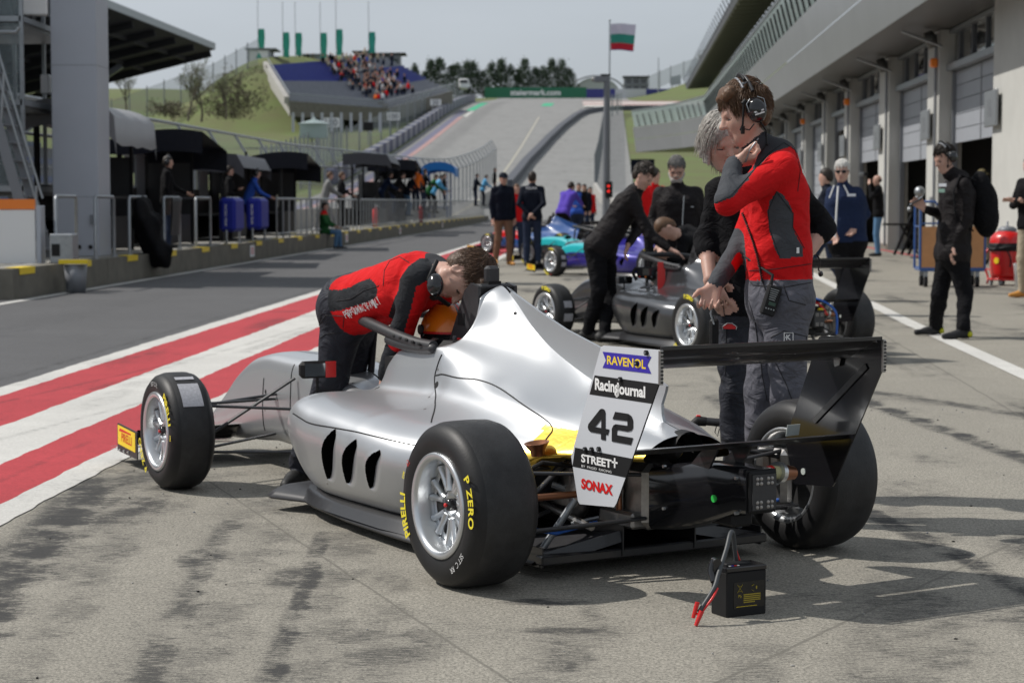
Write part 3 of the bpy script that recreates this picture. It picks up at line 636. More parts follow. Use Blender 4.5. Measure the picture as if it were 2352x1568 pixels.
# draped pads and cloths
def pad(Y, w, h, mt, name, lab, cat, flare=.0, grp=None):
    b = MB(); P_ = []
    for i in range(9):
        u = i/8; yy = Y + w*u + .0; row = []
        for j in range(15):
            v = j/14; side = -8.36 if v < .35 else -8.22; z_ = DK + 1.04 - (abs(v-.4)/.6 if v > .4 else (.4-v)/.4*.5)*h
            bulge = .05*math.sin(u*PI*2.2+v*3) + (.10 + flare*v*v if v > .4 else -.10)
            row.append((LN(-8.30 + bulge, yy + flare*.25*v*(u-.5), max(z_, .25))))
        P_.append(row)
    b.grid(np.array(P_), mt); return tag(b.build(name, loc=Vector(LN(-8.3, Y, 1))), lab, cat, grp)
cb_ = V_(LN(-8.2, 35.4, 1.0)); tag(implicit('hanging_cloth', [ell(LN(-8.24, 35.4, 1.12), (.16, .50, .34), None, 0, .1), ell(LN(-8.12, 35.5, .78), (.20, .46, .40), None, 0, .1), ell(LN(-7.98, 35.6, .42), (.22, .42, .26), None, 0, .1)], .035, [clblack], loc=cb_, disp=lambda Q: .03*np.sin(Q[:, 0]*22 + Q[:, 2]*9) + .02*np.sin(Q[:, 1]*13 + Q[:, 2]*5)), 'crumpled black cloth hanging from a railing hoop down over the pit wall', 'cloth')
pad(37.4, .8, .75, M_['matt_carbon'], 'folded_panel', 'dark grey flat cover hanging on the railing beside the black cloth', 'cover')
m_bpad = cloth('blue_pad', (.02, .03, .30), .5, fold=.4)
for Y, l in ((43.3, 'blue padded cover on the railing, nearer of the two'), (46.5, 'blue padded cover on the railing, farther of the two')):
    pb = MB(); pb.box(LN(-8.27, Y+.6, 1.06), (.36, 1.1, .74), m_bpad, rz=-SL, bev=.07); o = tag(pb.build('railing_pad', loc=Vector(LN(-8.3, Y, 1))), l, 'pad', 'blue pads on the railing')
    b = MB(); M = frame(Vector(LN(-8.30, Y+.045, 1.05)), (0, 0, -1), (1, 0, 0)); b.text('RACING TEAM', .07, M, white, .01); o2 = b.build('lettering', loc=Vector(LN(-8.3, Y, 1))); o2.parent = o; o2.location = (0, 0, 0)
# big clad column
b = MB(); p = Vector(LN(-8.98, 34.1, DK)); b.box(p + Vector((0, 0, 4.2)), (.77, 1.0, 8.4), colm, bev=.012)
b.box(p + Vector((.0, 0, 1.0)), (.775, 1.005, .008), greysteel); b.box(p + Vector((0, 0, 3.2)), (.775, 1.005, .008), greysteel)
b.box(p + Vector((.28, -.52, .62)), (.08, .05, .16), greysteel)
for q in (-.16, .05, .24): b.cyl(p + Vector((q, -.51, .16)), p + Vector((q, -.53, .16)), .035, black, 12)
tag(b.build('column', loc=p), 'massive grey metal-clad square column standing on the pit wall deck', 'column')
# glazed steel tower with stair, far left
tw = empty('glazed_tower', LN(-10.3, 33, DK)); tag(tw, 'glazed steel-framed stair tower at the left edge beside the grey column', 'tower'); to = Vector(tw.location)
b = MB(); X0, X1, Ya, Yb, H = -12.2, -8.30, 31.8, 36.5, 9.0
zz = [DK, 1.55, 2.95, 4.3, 6.2, 8.4]; xs_ = [X0 + (X1-X0-.05)*k/6 for k in range(7)]; xs_ = [LN(x, 33)[0] + .0 for x in np.linspace(-12.2, -9.55, 6)]
for x in xs_:
    for y in (32.6, 36.4): b.beam((x, y, DK), (x, y, H), .06, .06, galv)
for z_ in zz[1:]:
    for y in (32.6, 36.4): b.beam((xs_[0], y, z_), (xs_[-1], y, z_), .06, .09, galv)
    b.beam((xs_[-1], 32.6, z_), (xs_[-1], 36.4, z_), .06, .09, galv)
o = b.build('frame'); o.parent = tw; o.location = -to
for i in range(5):
    b = MB()
    for z0, z1 in zip(zz[1:-1], zz[2:]): b.box(((xs_[i]+xs_[i+1])/2, 32.62, (z0+z1)/2), (xs_[i+1]-xs_[i]-.08, .012, z1-z0-.12), glassc)
    o = b.build('glass_pane'); o.parent = tw; o.location = -to
b = MB(); sa, sb = Vector((-8.62, 31.6, 4.4)), Vector((-7.55, 31.6, DK+.02)); xx = Vector((0, .9, 0))
b.beam(sa, sb, .05, .16, greysteel); b.beam(sa+xx, sb+xx, .05, .16, greysteel)
for rr in (.95, .55): b.tube([sa+Vector((.05, 0, rr)), sb+Vector((.12, 0, rr))], .022, galv, 6)
for k in range(14):
    u = (k+.5)/14; q = sa.lerp(sb, u); b.box(q+xx*.5, (.22, .84, .025), greysteel)
for u in (.05, .5, .95): q = sa.lerp(sb, u); b.cyl(q, q+Vector((.08, 0, .95)), .02, galv, 6)
o = b.build('stair'); o.parent = tw; o.location = -to
b = MB()
for z_ in zz[1:]: b.box(((xs_[0]+xs_[-1])/2, 34.6, z_-.05), (xs_[-1]-xs_[0], 3.6, .12), M_['dark_soffit'])
for k in range(26): b.box((random.uniform(xs_[0], xs_[-1]), random.uniform(33.4, 36), random.choice(zz[1:5]) + .4), (random.uniform(.1, .5), .3, random.uniform(.3, .8)), random.choice([greysteel, white, darkin, bluep, greysteel]), bev=.02)
o = b.build('storey_floor'); o.parent = tw; o.location = -to
b = MB(); b.tube([(-8.9, 32.2, 4.05), (-7.95, 32.2, 4.05), (-7.9, 32.2, 4.12)], .035, galv, 8); o = b.build('bracket_arm'); o.parent = tw; o.location = -to
# mobile board with orange band, its back box, trolley case
t = empty('hoarding', (-7.62, 29.9, 0)); tag(t, 'white board with an orange top band standing at the left edge beside the pit wall', 'hoarding')
b = MB(); b.box((-.45, 0, .66), (1.85, .06, 1.12), white, bev=.01); o = b.build('board', t)
b = MB(); b.box((-.45, -.004, 1.30), (1.85, .07, .15), orange); b.build('top_band', t)
b = MB(); b.box((.53, .10, .68), (.07, .28, 1.2), M_['grey_cladding'], bev=.01); b.build('side_frame', t); b = MB(); b.box((-1.2, .2, .06), (.08, .7, .06), greysteel); b.box((.35, .2, .06), (.08, .7, .06), greysteel); b.build('foot', t)
t = empty('cabinet', (-6.72, 29.9, DK)); tag(t, 'small grey electrical cabinet on the end of the pit wall deck', 'cabinet')
b = MB(); b.box((0, 0, .22), (.34, .4, .44), galv, bev=.015); b.box((-.08, -.205, .2), (.12, .02, .18), black); b.build('cabinet_body', t)
t = empty('trolley_case', (-6.95, 27.6, 0)); tag(t, 'tilted black wheeled flight case leaning with its pull handle out, below the white board', 'case')
Mt = Matrix.Rotation(R(-38), 4, 'Y') @ Matrix.Translation((0, 0, .03))
b = MB(); b.box((-.02, 0, .26), (.24, .34, .40), black, M=Mt, bev=.02)
b = MB(); Bx = lambda c, d, m, bv=0: b.box((Mt @ Vector(c))[:], d, m, M=Mt.to_3x3().to_4x4(), bev=bv)
Bx((0, 0, .30), (.22, .34, .44), blackg, .02); Bx((0, -.174, .30), (.05, .012, .44), galv); Bx((0, 0, .525), (.23, .35, .02), galv); Bx((.0, -.176, .42), (.22, .01, .05), galv); b.build('case_body', t)
b = MB(); a = Mt @ Vector((-.1, .1, .5)); c = Mt @ Vector((-.1, .1, 1.0)); b.tube([a, c], .012, galv); a2 = Mt @ Vector((-.1, -.1, .5)); c2 = Mt @ Vector((-.1, -.1, 1.0)); b.tube([a2, c2, c], .012, galv); b.build('handle', t)
b = MB()
for s_ in (-.13, .13): b.cyl((.0, s_-.02, .05), (.0, s_+.02, .05), .05, yellowb, 14)
b.build('wheel', t)
t = empty('bin', (-6.42, 29.3, 0)); tag(t, 'grey bin standing against the end of the pit wall under a yellow edge mark', 'bin')
b = MB(); b.lathe([(.0, 0), (.14, 0), (.17, .42), (.0, .42)], I4(), greysteel, 20); b.build('bin_body', t); b = MB(); b.box((0, -.12, .46), (.42, .12, .06), yellowb); b.build('bin_lid', t)
# debris fence
m_mesh = mat('fence_mesh', (.33, .35, .36), .6, .4, alpha=.28)
fen = empty('debris_fence', LN(-10.75, 28, 0)); tag(fen, 'long debris fence with steel posts and inclined mesh top behind the pit stands', 'fence'); fo = Vector(fen.location)
def ftop(Y): return 3.35 + max(0, Y-70)*.012 + max(0, hgt(Y))
n = 0; Y = 28.0
fy = list(np.arange(28, 196, 4.0))
for i in range(len(fy)-1):
    b = MB(); a, c = fy[i], fy[i+1]
    for (za, zc, t0, t1) in ((1.1, 1, 0, 0), (0, 0, 0, 0)):
        pass
    b.add([LN(-10.75, a, 1.1+hgt(a)), LN(-10.75, c, 1.1+hgt(c)), LN(-10.75, c, ftop(c)-.75), LN(-10.75, a, ftop(a)-.75), LN(-11.2, c, ftop(c)), LN(-11.2, a, ftop(a))], [(0,1,2,3),(3,2,4,5)], m_mesh)
    o = b.build('mesh_panel'); o.parent = fen; o.location = -fo
for i, a in enumerate(fy):
    b = MB(); b.beam(LN(-10.75, a, .9+hgt(a)), LN(-10.75, a, ftop(a)-.75), .09, .09, galv); b.beam(LN(-10.75, a, ftop(a)-.75), LN(-11.2, a, ftop(a)), .07, .07, galv)
    o = b.build('post'); o.parent = fen; o.location = -fo
b = MB()
for i in range(len(fy)-1):
    a, c = fy[i], fy[i+1]
    b.tube([LN(-11.2, a, ftop(a)), LN(-11.2, c, ftop(c))], .045, galv, 6); b.tube([LN(-10.75, a, ftop(a)-.75), LN(-10.75, c, ftop(c)-.75)], .035, greysteel, 6); b.tube([LN(-10.75, a, 2.0+hgt(a)), LN(-10.75, c, 2.0+hgt(c))], .015, galv, 5)
o = b.build('rail'); o.parent = fen; o.location = -fo
# pit stands (timing perches) on the deck
m_awn = cloth('silver_awning', (.26, .26, .27), .4, fold=.25); m_awb = cloth('black_awning', (.012, .013, .02), .35, fold=.2); m_awg = cloth('dark_grey_awning', (.07, .07, .08), .45, fold=.3); m_awl = cloth('pale_awning', (.38, .42, .42), .5, fold=.2); m_awu = cloth('bright_blue_awning', (.02, .16, .48), .45, fold=.2)
def stand(name, Y, L, lab, roofm, style, text=None, ht=2.35, desk=True, col=black):
    t = empty(name, LN(-9.35, Y, DK)); tag(t, lab, 'pit stand', 'covered pit wall stands')
    rot = Matrix.Rotation(-SL, 4, 'Z')
    b = MB()
    for yy in (0.05, L-.05):
        for xx in (-.65, .35): b.beam((xx, yy, 0), (xx, yy, ht-.1), .06, .06, col)
    b.beam((-.65, .05, ht-.15), (-.65, L-.05, ht-.15), .06, .06, col); b.beam((.35, .05, 1.0), (.35, L-.05, 1.0), .05, .05, col)
    if desk: b.box((-.2, L/2, .62), (.9, L-.1, .05), col); b.box((.3, L/2, .35), (.05, L-.1, .6), col); b.box((-.62, .1, 1.2), (.06, .05, 2.2), col)
    if col is black: b.box((-.66, L/2, .62), (.04, L-.1, 1.2), col); b.box((-.15, L-.04, .9), (1.0, .03, 1.75), M_['matt_carbon']); b.box((-.66, L*.75, 1.5), (.05, L*.3, 1.1), greysteel)
    b.build('frame', t)
    b = MB()
    for q in range(2): b.box((.1, L*(.3+.4*q), .95), (.05, .55, .36), blackg, bev=.01)
    b.build('screen', t)
    b = MB(); P_ = []
    for i in range(12):
        u = i/11; row = []
        for j in range(9):
            v = j/8; yy = -.15 + (L+.3)*v
            if style == 'barrel': a = PI*.95*(1-u) + .2*0; x = -.15 + .95*math.cos(a); z_ = ht - .25 + .42*math.sin(a) - .12*abs(math.sin(v*PI*3))*.5 - (.35 if u > .93 else 0)
            elif style == 'wing': x = -1.0 + 2.1*u; z_ = ht - .28 + .36*math.sin(u*PI*.62) - .12*u + .45*(v-.5)*-.7
            elif style == 'flat': x = -1.0 + 1.9*u; z_ = ht - .05 - .15*abs(u-.4) - (.30 if u > .95 else 0)
            row.append((x, yy, z_))
        P_.append(row)
    b.grid(np.array(P_), roofm)
    sd = [(p[0][0], p[0][1], p[0][2]) for p in P_]
    for e in (0, -1):
        pts = [tuple(p[e]) for p in P_]; lowz = min(q[2] for q in pts) - .25
        b.add(pts + [(q[0], q[1], max(lowz, q[2]-.45)) for q in pts], [(k, k+1, 12+k+1, 12+k) for k in range(11)], roofm)
    o = b.build('canopy', t)
    if text:
        b = MB(); M = frame(Vector((-.30, -.17, ht+.10)), (1, 0, .30), (0, 0, 1)); b.text(text, .26, M @ Matrix.Translation((0, -.10, .01)), white, .02); q = b.build('lettering', o)
    return t
stand('pit_stand', 34.9, 3.6, 'nearest pit stand with a silver-grey barrel awning beside the big column', m_awn, 'barrel', ht=2.55)
stand('pit_stand', 40.8, 3.2, 'pit stand with a black wing-shaped canopy with white letters above the man in black', m_awb, 'wing', 'HUN', ht=2.25)
stand('pit_stand', 46.5, 5.0, 'pit stand with a flat dark grey fabric roof behind the people in blue', m_awg, 'flat', ht=2.15)
stand('pit_stand', 55.0, 3.6, 'pit stand with a black raised visor roof and white edge above the pair in grey', m_awb, 'wing', ht=2.15)
stand('pit_stand', 78.0, 6.0, 'distant pit stand with a dark grey square awning above the crowd in orange', m_awg, 'flat', ht=2.9)
stand('pit_stand', 86.0, 5.0, 'distant pit stand with a small black pointed roof beyond the grey awning', m_awb, 'wing', ht=2.6)
stand('pit_stand', 112.0, 7.0, 'farthest pit stand with a bright blue rounded canopy near the end of the wall', m_awu, 'barrel', ht=3.0, col=bluep)
# extinguishers
for Y, l in ((74, 'nearer red fire extinguisher standing behind the railing'), (92, 'farther red fire extinguisher standing behind the railing')):
    t = empty('fire_extinguisher', LN(-8.62, Y, DK)); tag(t, l, 'extinguisher', 'fire extinguishers on the pit wall')
    b = MB(); b.lathe([(0, 0), (.11, 0), (.11, .62), (.04, .70), (.04, .74), (0, .74)], I4(), redp, 16); b.build('cylinder', t); b = MB(); b.box((.03, 0, .78), (.16, .03, .05), white); b.tube([(0, 0, .76), (.13, 0, .7), (.12, 0, .3)], .015, black); b.build('valve', t)
# main grandstand roof across the track
gs = empty('covered_grandstand', LN(-36, 90, 0)); tag(gs, 'large covered grandstand with a dark cantilever roof behind the grey column', 'grandstand'); go = Vector(gs.location)
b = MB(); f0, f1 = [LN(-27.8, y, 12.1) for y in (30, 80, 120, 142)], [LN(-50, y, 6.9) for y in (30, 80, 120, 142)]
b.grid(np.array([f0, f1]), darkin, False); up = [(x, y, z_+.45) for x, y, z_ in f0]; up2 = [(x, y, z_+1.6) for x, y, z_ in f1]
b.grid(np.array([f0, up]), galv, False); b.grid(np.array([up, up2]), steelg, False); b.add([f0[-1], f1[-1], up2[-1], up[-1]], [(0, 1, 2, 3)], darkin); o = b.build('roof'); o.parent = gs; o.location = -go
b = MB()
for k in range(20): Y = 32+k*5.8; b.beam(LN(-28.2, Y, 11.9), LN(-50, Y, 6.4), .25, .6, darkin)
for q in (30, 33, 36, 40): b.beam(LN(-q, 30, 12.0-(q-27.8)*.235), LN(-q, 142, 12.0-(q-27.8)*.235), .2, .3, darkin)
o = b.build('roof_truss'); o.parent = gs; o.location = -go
b = MB()
for k in range(14): z0 = 1.6+k*.42; t_ = -30-k*.95; b.add([LN(t_, 30, z0), LN(t_, 136, z0), LN(t_-.95, 136, z0), LN(t_-.95, 30, z0), LN(t_, 136, z0-.42), LN(t_, 30, z0-.42)], [(0,1,2,3),(5,4,1,0)], M_['grey_steel_paint'] if k % 3 else bluep)
b.add([LN(-30, 136.1, 0), LN(-44, 136.1, 0), LN(-44, 136.1, 7.2), LN(-30, 136.1, 1.6)], [(0, 1, 2, 3)], m_con)
o = b.build('seating'); o.parent = gs; o.location = -go
b = MB()
for Y in (60, 85, 110, 136): b.beam(LN(-44.5, Y, 0), LN(-44.5, Y, 8.2), .6, .6, greysteel); b.beam(LN(-44.5, Y, 3), LN(-33, Y, 10.6), .3, .4, galv)
o = b.build('support'); o.parent = gs; o.location = -go
# ================================================================== THE HILL
hs_ = empty('hill_grandstand', at(780, 200, 320)); tag(hs_, 'open hillside grandstand with blue and grey seat blocks full of spectators', 'grandstand'); ho = Vector(hs_.location)
A = at(665, 232, 288); Eb = at(890, 249, 305); Bc = at(1040, 208, 350); Ct = at(615, 150, 325); Mt_ = at(742, 140, 352); Dt = at(892, 132, 385)
m_seatb = mat('blue_seats', (.035, .05, .24), .6, var=.15, vscale=1); m_seatg = mat('grey_seats', (.21, .22, .25), .7, var=.12, vscale=1)
b = MB(); N_ = 15; seatpos = []
for (a, e, c, d, nm) in ((A, Eb, Ct, Mt_, 0), (Eb, Bc, Mt_, Dt, 1)):
    nc = 12
    for i in range(N_):
        v0, v1 = i/N_, (i+1)/N_
        for j in range(nc):
            u0, u1 = j/nc, (j+1)/nc
            q = lambda u, v: a.lerp(e, u).lerp(c.lerp(d, u), v)
            p00, p10, p01, p11 = q(u0, v0), q(u1, v0), q(u0, v1), q(u1, v1); za, zb = p00.z, p01.z; zc, zd = p10.z, p11.z
            k01 = Vector((p01.x, p01.y, za)); k11 = Vector((p11.x, p11.y, zc))
            blue = (nm == 0 and v0 > .52 and not (u0 < .0)) or (nm == 1 and ((u0 > .55 and .30 < v0 < .72) or (u0 < .12 and v0 > .5)))
            mm = m_seatb if blue else m_seatg
            if nm == 1 and j == 0: mm = M_['dark_soffit']
            b.add([p00[:], p10[:], k11[:], k01[:], p11[:], p01[:]], [(0, 1, 2, 3), (3, 2, 4, 5)], mm)
            seatpos.append((nm, u0, v0, (p00+p10+k11+k01)/4))
o = b.build('seat_terrace'); o.parent = hs_; o.location = -ho
b = MB()
for a, c in ((A, Eb), (Eb, Bc)): b.add([a[:], c[:], (c - Vector((0, 0, 2.2)))[:], (a - Vector((0, 0, 2.2)))[:]], [(3, 2, 1, 0)], M_['pit_wall_concrete'])
b.add([A[:], Ct[:], (Ct-Vector((0, 0, 3)))[:], (A-Vector((0, 0, 2.2)))[:]], [(0, 1, 2, 3)], m_con); b.beam(A+Vector((-.4, 0, .1)), Ct+Vector((-.4, 0, .1)), .7, 1.0, m_con)
o = b.build('base_wall'); o.parent = hs_; o.location = -ho
b = MB()
for a, c in ((A, Eb), (Eb, Bc), (A, Ct)): b.beam(a+Vector((0, 0, 1.1)), c+Vector((0, 0, 1.1)), .12, .12, galv); b.add([a[:], c[:], (c+Vector((0, 0, 1.1)))[:], (a+Vector((0, 0, 1.1)))[:]], [(0, 1, 2, 3)], m_mesh)
o = b.build('railing'); o.parent = hs_; o.location = -ho
# spectators
specs = [('dark clothes', cldnavy), ('white top', clwhite), ('red jacket', clred), ('blue jacket', clblue), ('pink top', clpink), ('brown jacket', clkhaki), ('black coat', clblack), ('orange jacket', clora), ('grey coat', clgry)]
protos = []
for nm_, mt in specs:
    b = MB(); b.ball((0, 0, .42), (.26, .19, .40), mt, 5); b.ball((0, -.32, .16), (.20, .30, .14), cldjean, 4); b.ball((0, -.02, .95), (.10, .11, .14), skin2, 5); b.ball((0, .03, 1.0), (.13, .13, .13), hair_dk, 4)
    b.add(np.zeros((0, 3)), [], mt); o = b.build('person'); tag(o, 'tiny seated spectator in ' + nm_ + ' among the crowd in the hillside grandstand', 'person', 'spectators in the hillside grandstand'); protos.append([o, False])
rr = random.Random(11); cand = [s for s in seatpos if (s[0] == 1 and s[1] < .62 and s[2] > .08) or (s[0] == 0 and s[1] > .86 and s[2] > .1)]
cand = [s for s in cand if not (s[0] == 1 and s[1] > .45 and s[2] < .3)]
cn = 0
for s in cand*4:
    if cn > 150: break
    dens = .75 if s[1] < .45 else .3
    if rr.random() > dens: continue
    k = rr.choice([0, 0, 0, 0, 6, 6, 6, 1, 1, 2, 3, 5, 8, 8, 4 if rr.random() < .4 else 0, 7 if rr.random() < .25 else 6]) ; pr = protos[k]
    p = s[3] + Vector((rr.uniform(-.9, .9), rr.uniform(-.3, .3), 0)); o = pr[0] if not pr[1] else pr[0].copy()
    if pr[1]: COL.objects.link(o)
    pr[1] = True; o.location = p; o.rotation_euler = (0, 0, rr.uniform(-.2, .7)); o.scale = (1.25, 1.25, 1.15 + rr.random()*.5); cn += 1
# standing visitors on the ridge
VO = 'first second third fourth fifth sixth seventh eighth ninth tenth eleventh twelfth thirteenth fourteenth fifteenth sixteenth seventeenth'.split()
for i, (px, py) in enumerate(sorted([(688, 150), (707, 151), (719, 151), (745, 150), (759, 149), (765, 152), (796, 150), (805, 152), (820, 148), (833, 150), (842, 152), (855, 148), (868, 150), (881, 152), (900, 152), (838, 138), (850, 136)])):
    b = MB(); mt = [cldnavy, clblack, clkhaki, clgry][i % 4]; b.ball((0, 0, 1.1), (.28, .2, .42), mt, 5); b.cyl((-.1, 0, 0), (-.1, 0, .9), .1, cldjean, 6); b.cyl((.1, 0, 0), (.1, 0, .9), .1, cldjean, 6); b.ball((0, 0, 1.62), (.12, .12, .16), skin, 4)
    o = b.build('person'); o.location = at(px, py, 372); o.scale = (1.3,)*3; tag(o, VO[i] + ' tiny standing visitor from the left on the ridge above the grandstand', 'person', 'visitors on the ridge')
# ridge buildings and feather flags
def kiosk(px0, px1, py0, py1, Y, lab, mt, roof=None, D=6, vis=0, sign=None):
    p = at((px0+px1)/2, py1, Y); w = (px1-px0)/FPX*Y; h = (py1-py0)/FPX*Y; t = empty('kiosk', p); tag(t, lab, 'kiosk')
    b = MB(); b.box((0, D/2, h/2 - 1), (w, D, h+2), mt); b.build('wall', t)
    b = MB(); b.box((.35, D/2, h+.12), (w+1.6, D+1, .25), roof or greysteel); b.build('roof', t)
    b = MB()
    for q in (-.25, .25): b.box((w*q, -.03, h*.45), (w*.28, .05, h*.4), M_['dark_glass'])
    b.build('window', t)
    if sign:
        b = MB(); b.box((0, -.05, 0), (.1, .1, .1), white) if False else None
        b.prism([(-w*.42, h*.1), (w*.42, h*.1), (w*.42, h*.95), (-w*.42, h*.95)], .08, frame((0, -.08, 0), (1, 0, 0), (0, 0, 1)), white)
        for q in (.70, .30): b.prism([(-.55, h*q-.5), (0, h*q+.5), (.55, h*q-.5)] if q > .5 else [(-.55, h*q+.4), (.55, h*q+.4), (0, h*q-.5)], .1, frame((0, -.12, 0), (1, 0, 0), (0, 0, 1)), M_['green_flag'])
        b.build('sign', t)
    return t
C('green_flag', (.03, .33, .24), .7, var=.15, vscale=3); M_pale = C('pale_cladding', (.42, .44, .47), .7)
kiosk(570, 620, 115, 158, 352, 'white hut with a green double-triangle logo on the ridge, leftmost hut', M_pale, sign=True)
kiosk(700, 735, 128, 160, 372, 'small pale hut under the second green banner on the ridge', M_pale)
kiosk(815, 845, 121, 150, 378, 'pale hut beside the fourth green banner on the ridge', M_pale, black)
kiosk(880, 958, 125, 150, 395, 'wide dark-roofed hut at the right end of the ridge', M_['dark_glass'], greysteel) if False else kiosk(855, 880, 125, 150, 395, 'dark open-fronted hut left of the last green banner', M_['dark_soffit'])
kiosk(884, 918, 125, 158, 398, 'grey hut with a dark roof at the right end of the ridge', greysteel, black)
fl = [(600, 68, 122, 'leftmost tall green feather banner above the white hut on the ridge'), (657, 76, 135, 'second tall green feather banner from the left on the ridge'), (685.5, 77, 128, 'third tall green feather banner from the left on the ridge'), (743, 77, 135, 'fourth tall green feather banner from the left on the ridge'), (779, 69, 128, 'fifth tall green feather banner, in front of the grey hut'), (854, 75, 122, 'rightmost tall green feather banner above the grey hut')]
for px, y0, y1, l in fl:
    Y = 365; t = empty('feather_banner', at(px, y1+22, Y)); tag(t, l, 'banner', 'green banners on the ridge'); s_ = Y/FPX; hb = (y1+22-y0)*s_
    b = MB(); b.cyl((-.55, 0, 0), (-.55, 0, hb+5.5), .05, greysteel, 6); b.build('pole', t)
    b = MB(); P_ = [[(-.5+1.15*u+.06*math.sin(v*7+u*3), .1*math.sin(v*9+u*4), 22*s_ + (hb-22*s_)*v) for u in np.linspace(0, 1, 4)] for v in np.linspace(0, 1, 14)]
    b.grid(np.array(P_), M_['green_flag']); b.box((.05, -.12, 22*s_+(hb-22*s_)*.45), (.25, .02, (hb-22*s_)*.5), white) if False else None; b.build('banner_cloth', t)
# big hoarding over the crest
def lookcam(p): return frame(p, (1, 0, 0), (0, 0, 1))
t = empty('trackside_hoarding', at(1230, 226, 492)); tag(t, 'long dark green hoarding with white web address across the crest of the hill', 'hoarding')
b = MB(); b.box((0, 0, 1.35), (25, .3, 2.6), mat('hoarding_green', (.012, .14, .07), .5)); b.build('board', t)
b = MB(); b.text('steiermark.com', 1.95, frame((0, -.17, 1.4), (1, 0, 0), (0, 0, 1)), white, .03, sx=1.0); b.build('lettering', t)
b = MB()
for q in range(9): b.cyl((-12+q*3, .3, -2), (-12+q*3, .3, 1.2), .1, greysteel, 6)
b.build('support', t)
# distance boards along the track
m_mesh2 = mat('catch_fence_mesh', (.30, .34, .34), .6, .3, alpha=.40)
for px, py, w, h, Y, tx, l in ((762, 282, 36, 21, 228, '150', 'white board reading 150 on the left trackside fence, lowest of the three'), (904, 268, 29, 17, 268, '100', 'white board reading 100 on the trackside fence, middle of the three'), (1001, 236, 25, 14, 318, '50', 'white board reading 50 on the trackside fence, highest up the hill')):
    s_ = Y/FPX; t = empty('distance_board', at(px, py+40, Y)); tag(t, l, 'sign', 'distance boards'); H_ = 40*s_
    b = MB(); b.box((0, 0, H_), (w*s_, .1, h*s_), whitep); b.build('board', t); b = MB(); b.text(tx, h*s_*1.0, frame((0, -.06, H_), (1, 0, 0), (0, 0, 1)), greysteel, .03); b.build('lettering', t)
    b = MB(); b.cyl((-w*s_*.3, .1, -1), (-w*s_*.3, .1, H_), .06, galv, 6); b.cyl((w*s_*.3, .1, -1), (w*s_*.3, .1, H_), .06, galv, 6); b.build('post', t)
# catch fences up the hill
def cfence(pts, h, lab, step=5, pm=greysteel, name='catch_fence'):
    b = MB(); P_ = [Vector(p) for p in pts]
    for i in range(len(P_)-1):
        a, c = P_[i], P_[i+1]; b.add([a[:], c[:], (c+Vector((0, 0, h)))[:], (a+Vector((0, 0, h)))[:]], [(0, 1, 2, 3)], m_mesh2)
        n = max(1, int((c-a).length/step))
        for k in range(n): q = a.lerp(c, k/n); b.cyl(q-Vector((0, 0, .5)), q+Vector((0, 0, h+.3)), .09, pm, 6)
    return tag(b.build(name), lab, 'fence')
cfence([(*LN(-30, y)[:2], hgt(y)) for y in np.linspace(195, 415, 20)], 4.2, 'tall grey catch fence behind the tyre barrier climbing the hill', 8)
cfence([(*LN(-33, y)[:2], hgt(y)) for y in np.linspace(190, 250, 6)], 4.0, 'pale mesh fence below the hillside grandstand', 3)
cfence([(7.9, 190, 2.3), (9.3, 215, 4.2), (11.2, 250, 7.4), (13.4, 290, 11.3), (15.4, 325, 14.8), (19, 345, 16.8)], 3.4, 'grey catch fence along the right side of the pit exit road', 6)
cfence([(-92, 300, 10), (-60, 300, 12), (-48, 322, 19), (-43, 340, 24.5)], 4.5, 'thin wire fence running up the left shoulder of the hill', 4)
cfence([at(1490, 212, 500), at(1540, 190, 512), at(1600, 168, 520)], 4, 'thin fence along the grassy slope right of the tower hut', 5)
t = empty('marshal_post', at(722, 318, 222)); tag(t, 'pale green marshal hut with a row of flag slots below the grandstand', 'hut')
b = MB(); b.box((0, 0, .8), (3.0, 2.4, 1.6), glassg); b.lathe([(1.9, 1.6), (.2, 2.1), (0, 2.5)], I4(), glassg, 8); b.build('hut_body', t)
b = MB()
for k in range(10): b.box((-3+k*1.1, 6, 2.0), (.3, .2, 2.2), M_['pale_cladding'])
b.build('slot_panel', t)
t = empty('track_screen', at(846, 312, 215)); tag(t, 'small dark electronic panel beside the marshal hut', 'screen'); b = MB(); b.box((0, 0, 1.0), (1.1, .3, .95), black, bev=.05); b.build('panel', t); b = MB(); b.cyl((0, 0, -1), (0, 0, .6), .06, greysteel, 6); b.build('post', t)
# lamp mast with camera head, flagpole, traffic light
t = empty('lamp_mast', (4.72, 100, 0)); tag(t, 'thick dark grey mast with a lamp head beyond the bent man in black', 'mast')
b = MB(); b.cyl((0, 0, -.2), (0, 0, 7.3), .21, greysteel, 14, .14); b.build('mast', t)
b = MB(); b.box((-.25, 0, 7.45), (.75, .3, .32), greysteel, bev=.03); b.box((-.05, 0, 7.66), (.5, .35, .06), black); b.lathe([(0, .0), (.12, .0), (.09, .12), (0, .12)], Matrix.Translation((-.74, 0, 7.43)) @ Matrix.Rotation(R(90), 4, 'Y'), M_['lamp_lens'], 12); b.build('lamp_head', t)
t = empty('flagpole', (5.45, 112, 0)); tag(t, 'tall thin flagpole beside the dark mast', 'flagpole'); b = MB(); b.cyl((0, 0, -.2), (0, 0, 11.4), .05, galv, 8, .035); b.ball((0, 0, 11.43), .07, galv, 5); b.build('pole', t)
ff = empty('flag', (5.5, 112, 9.8)); tag(ff, 'white, green and red striped flag flying from the tall flagpole', 'flag')
fm = [mat('flag_white', (.62, .58, .68), .8), mat('flag_green', (.03, .26, .20), .8), mat('flag_red', (.52, .01, .03), .8), mat('flag_hem', (.05, .04, .25), .8)]
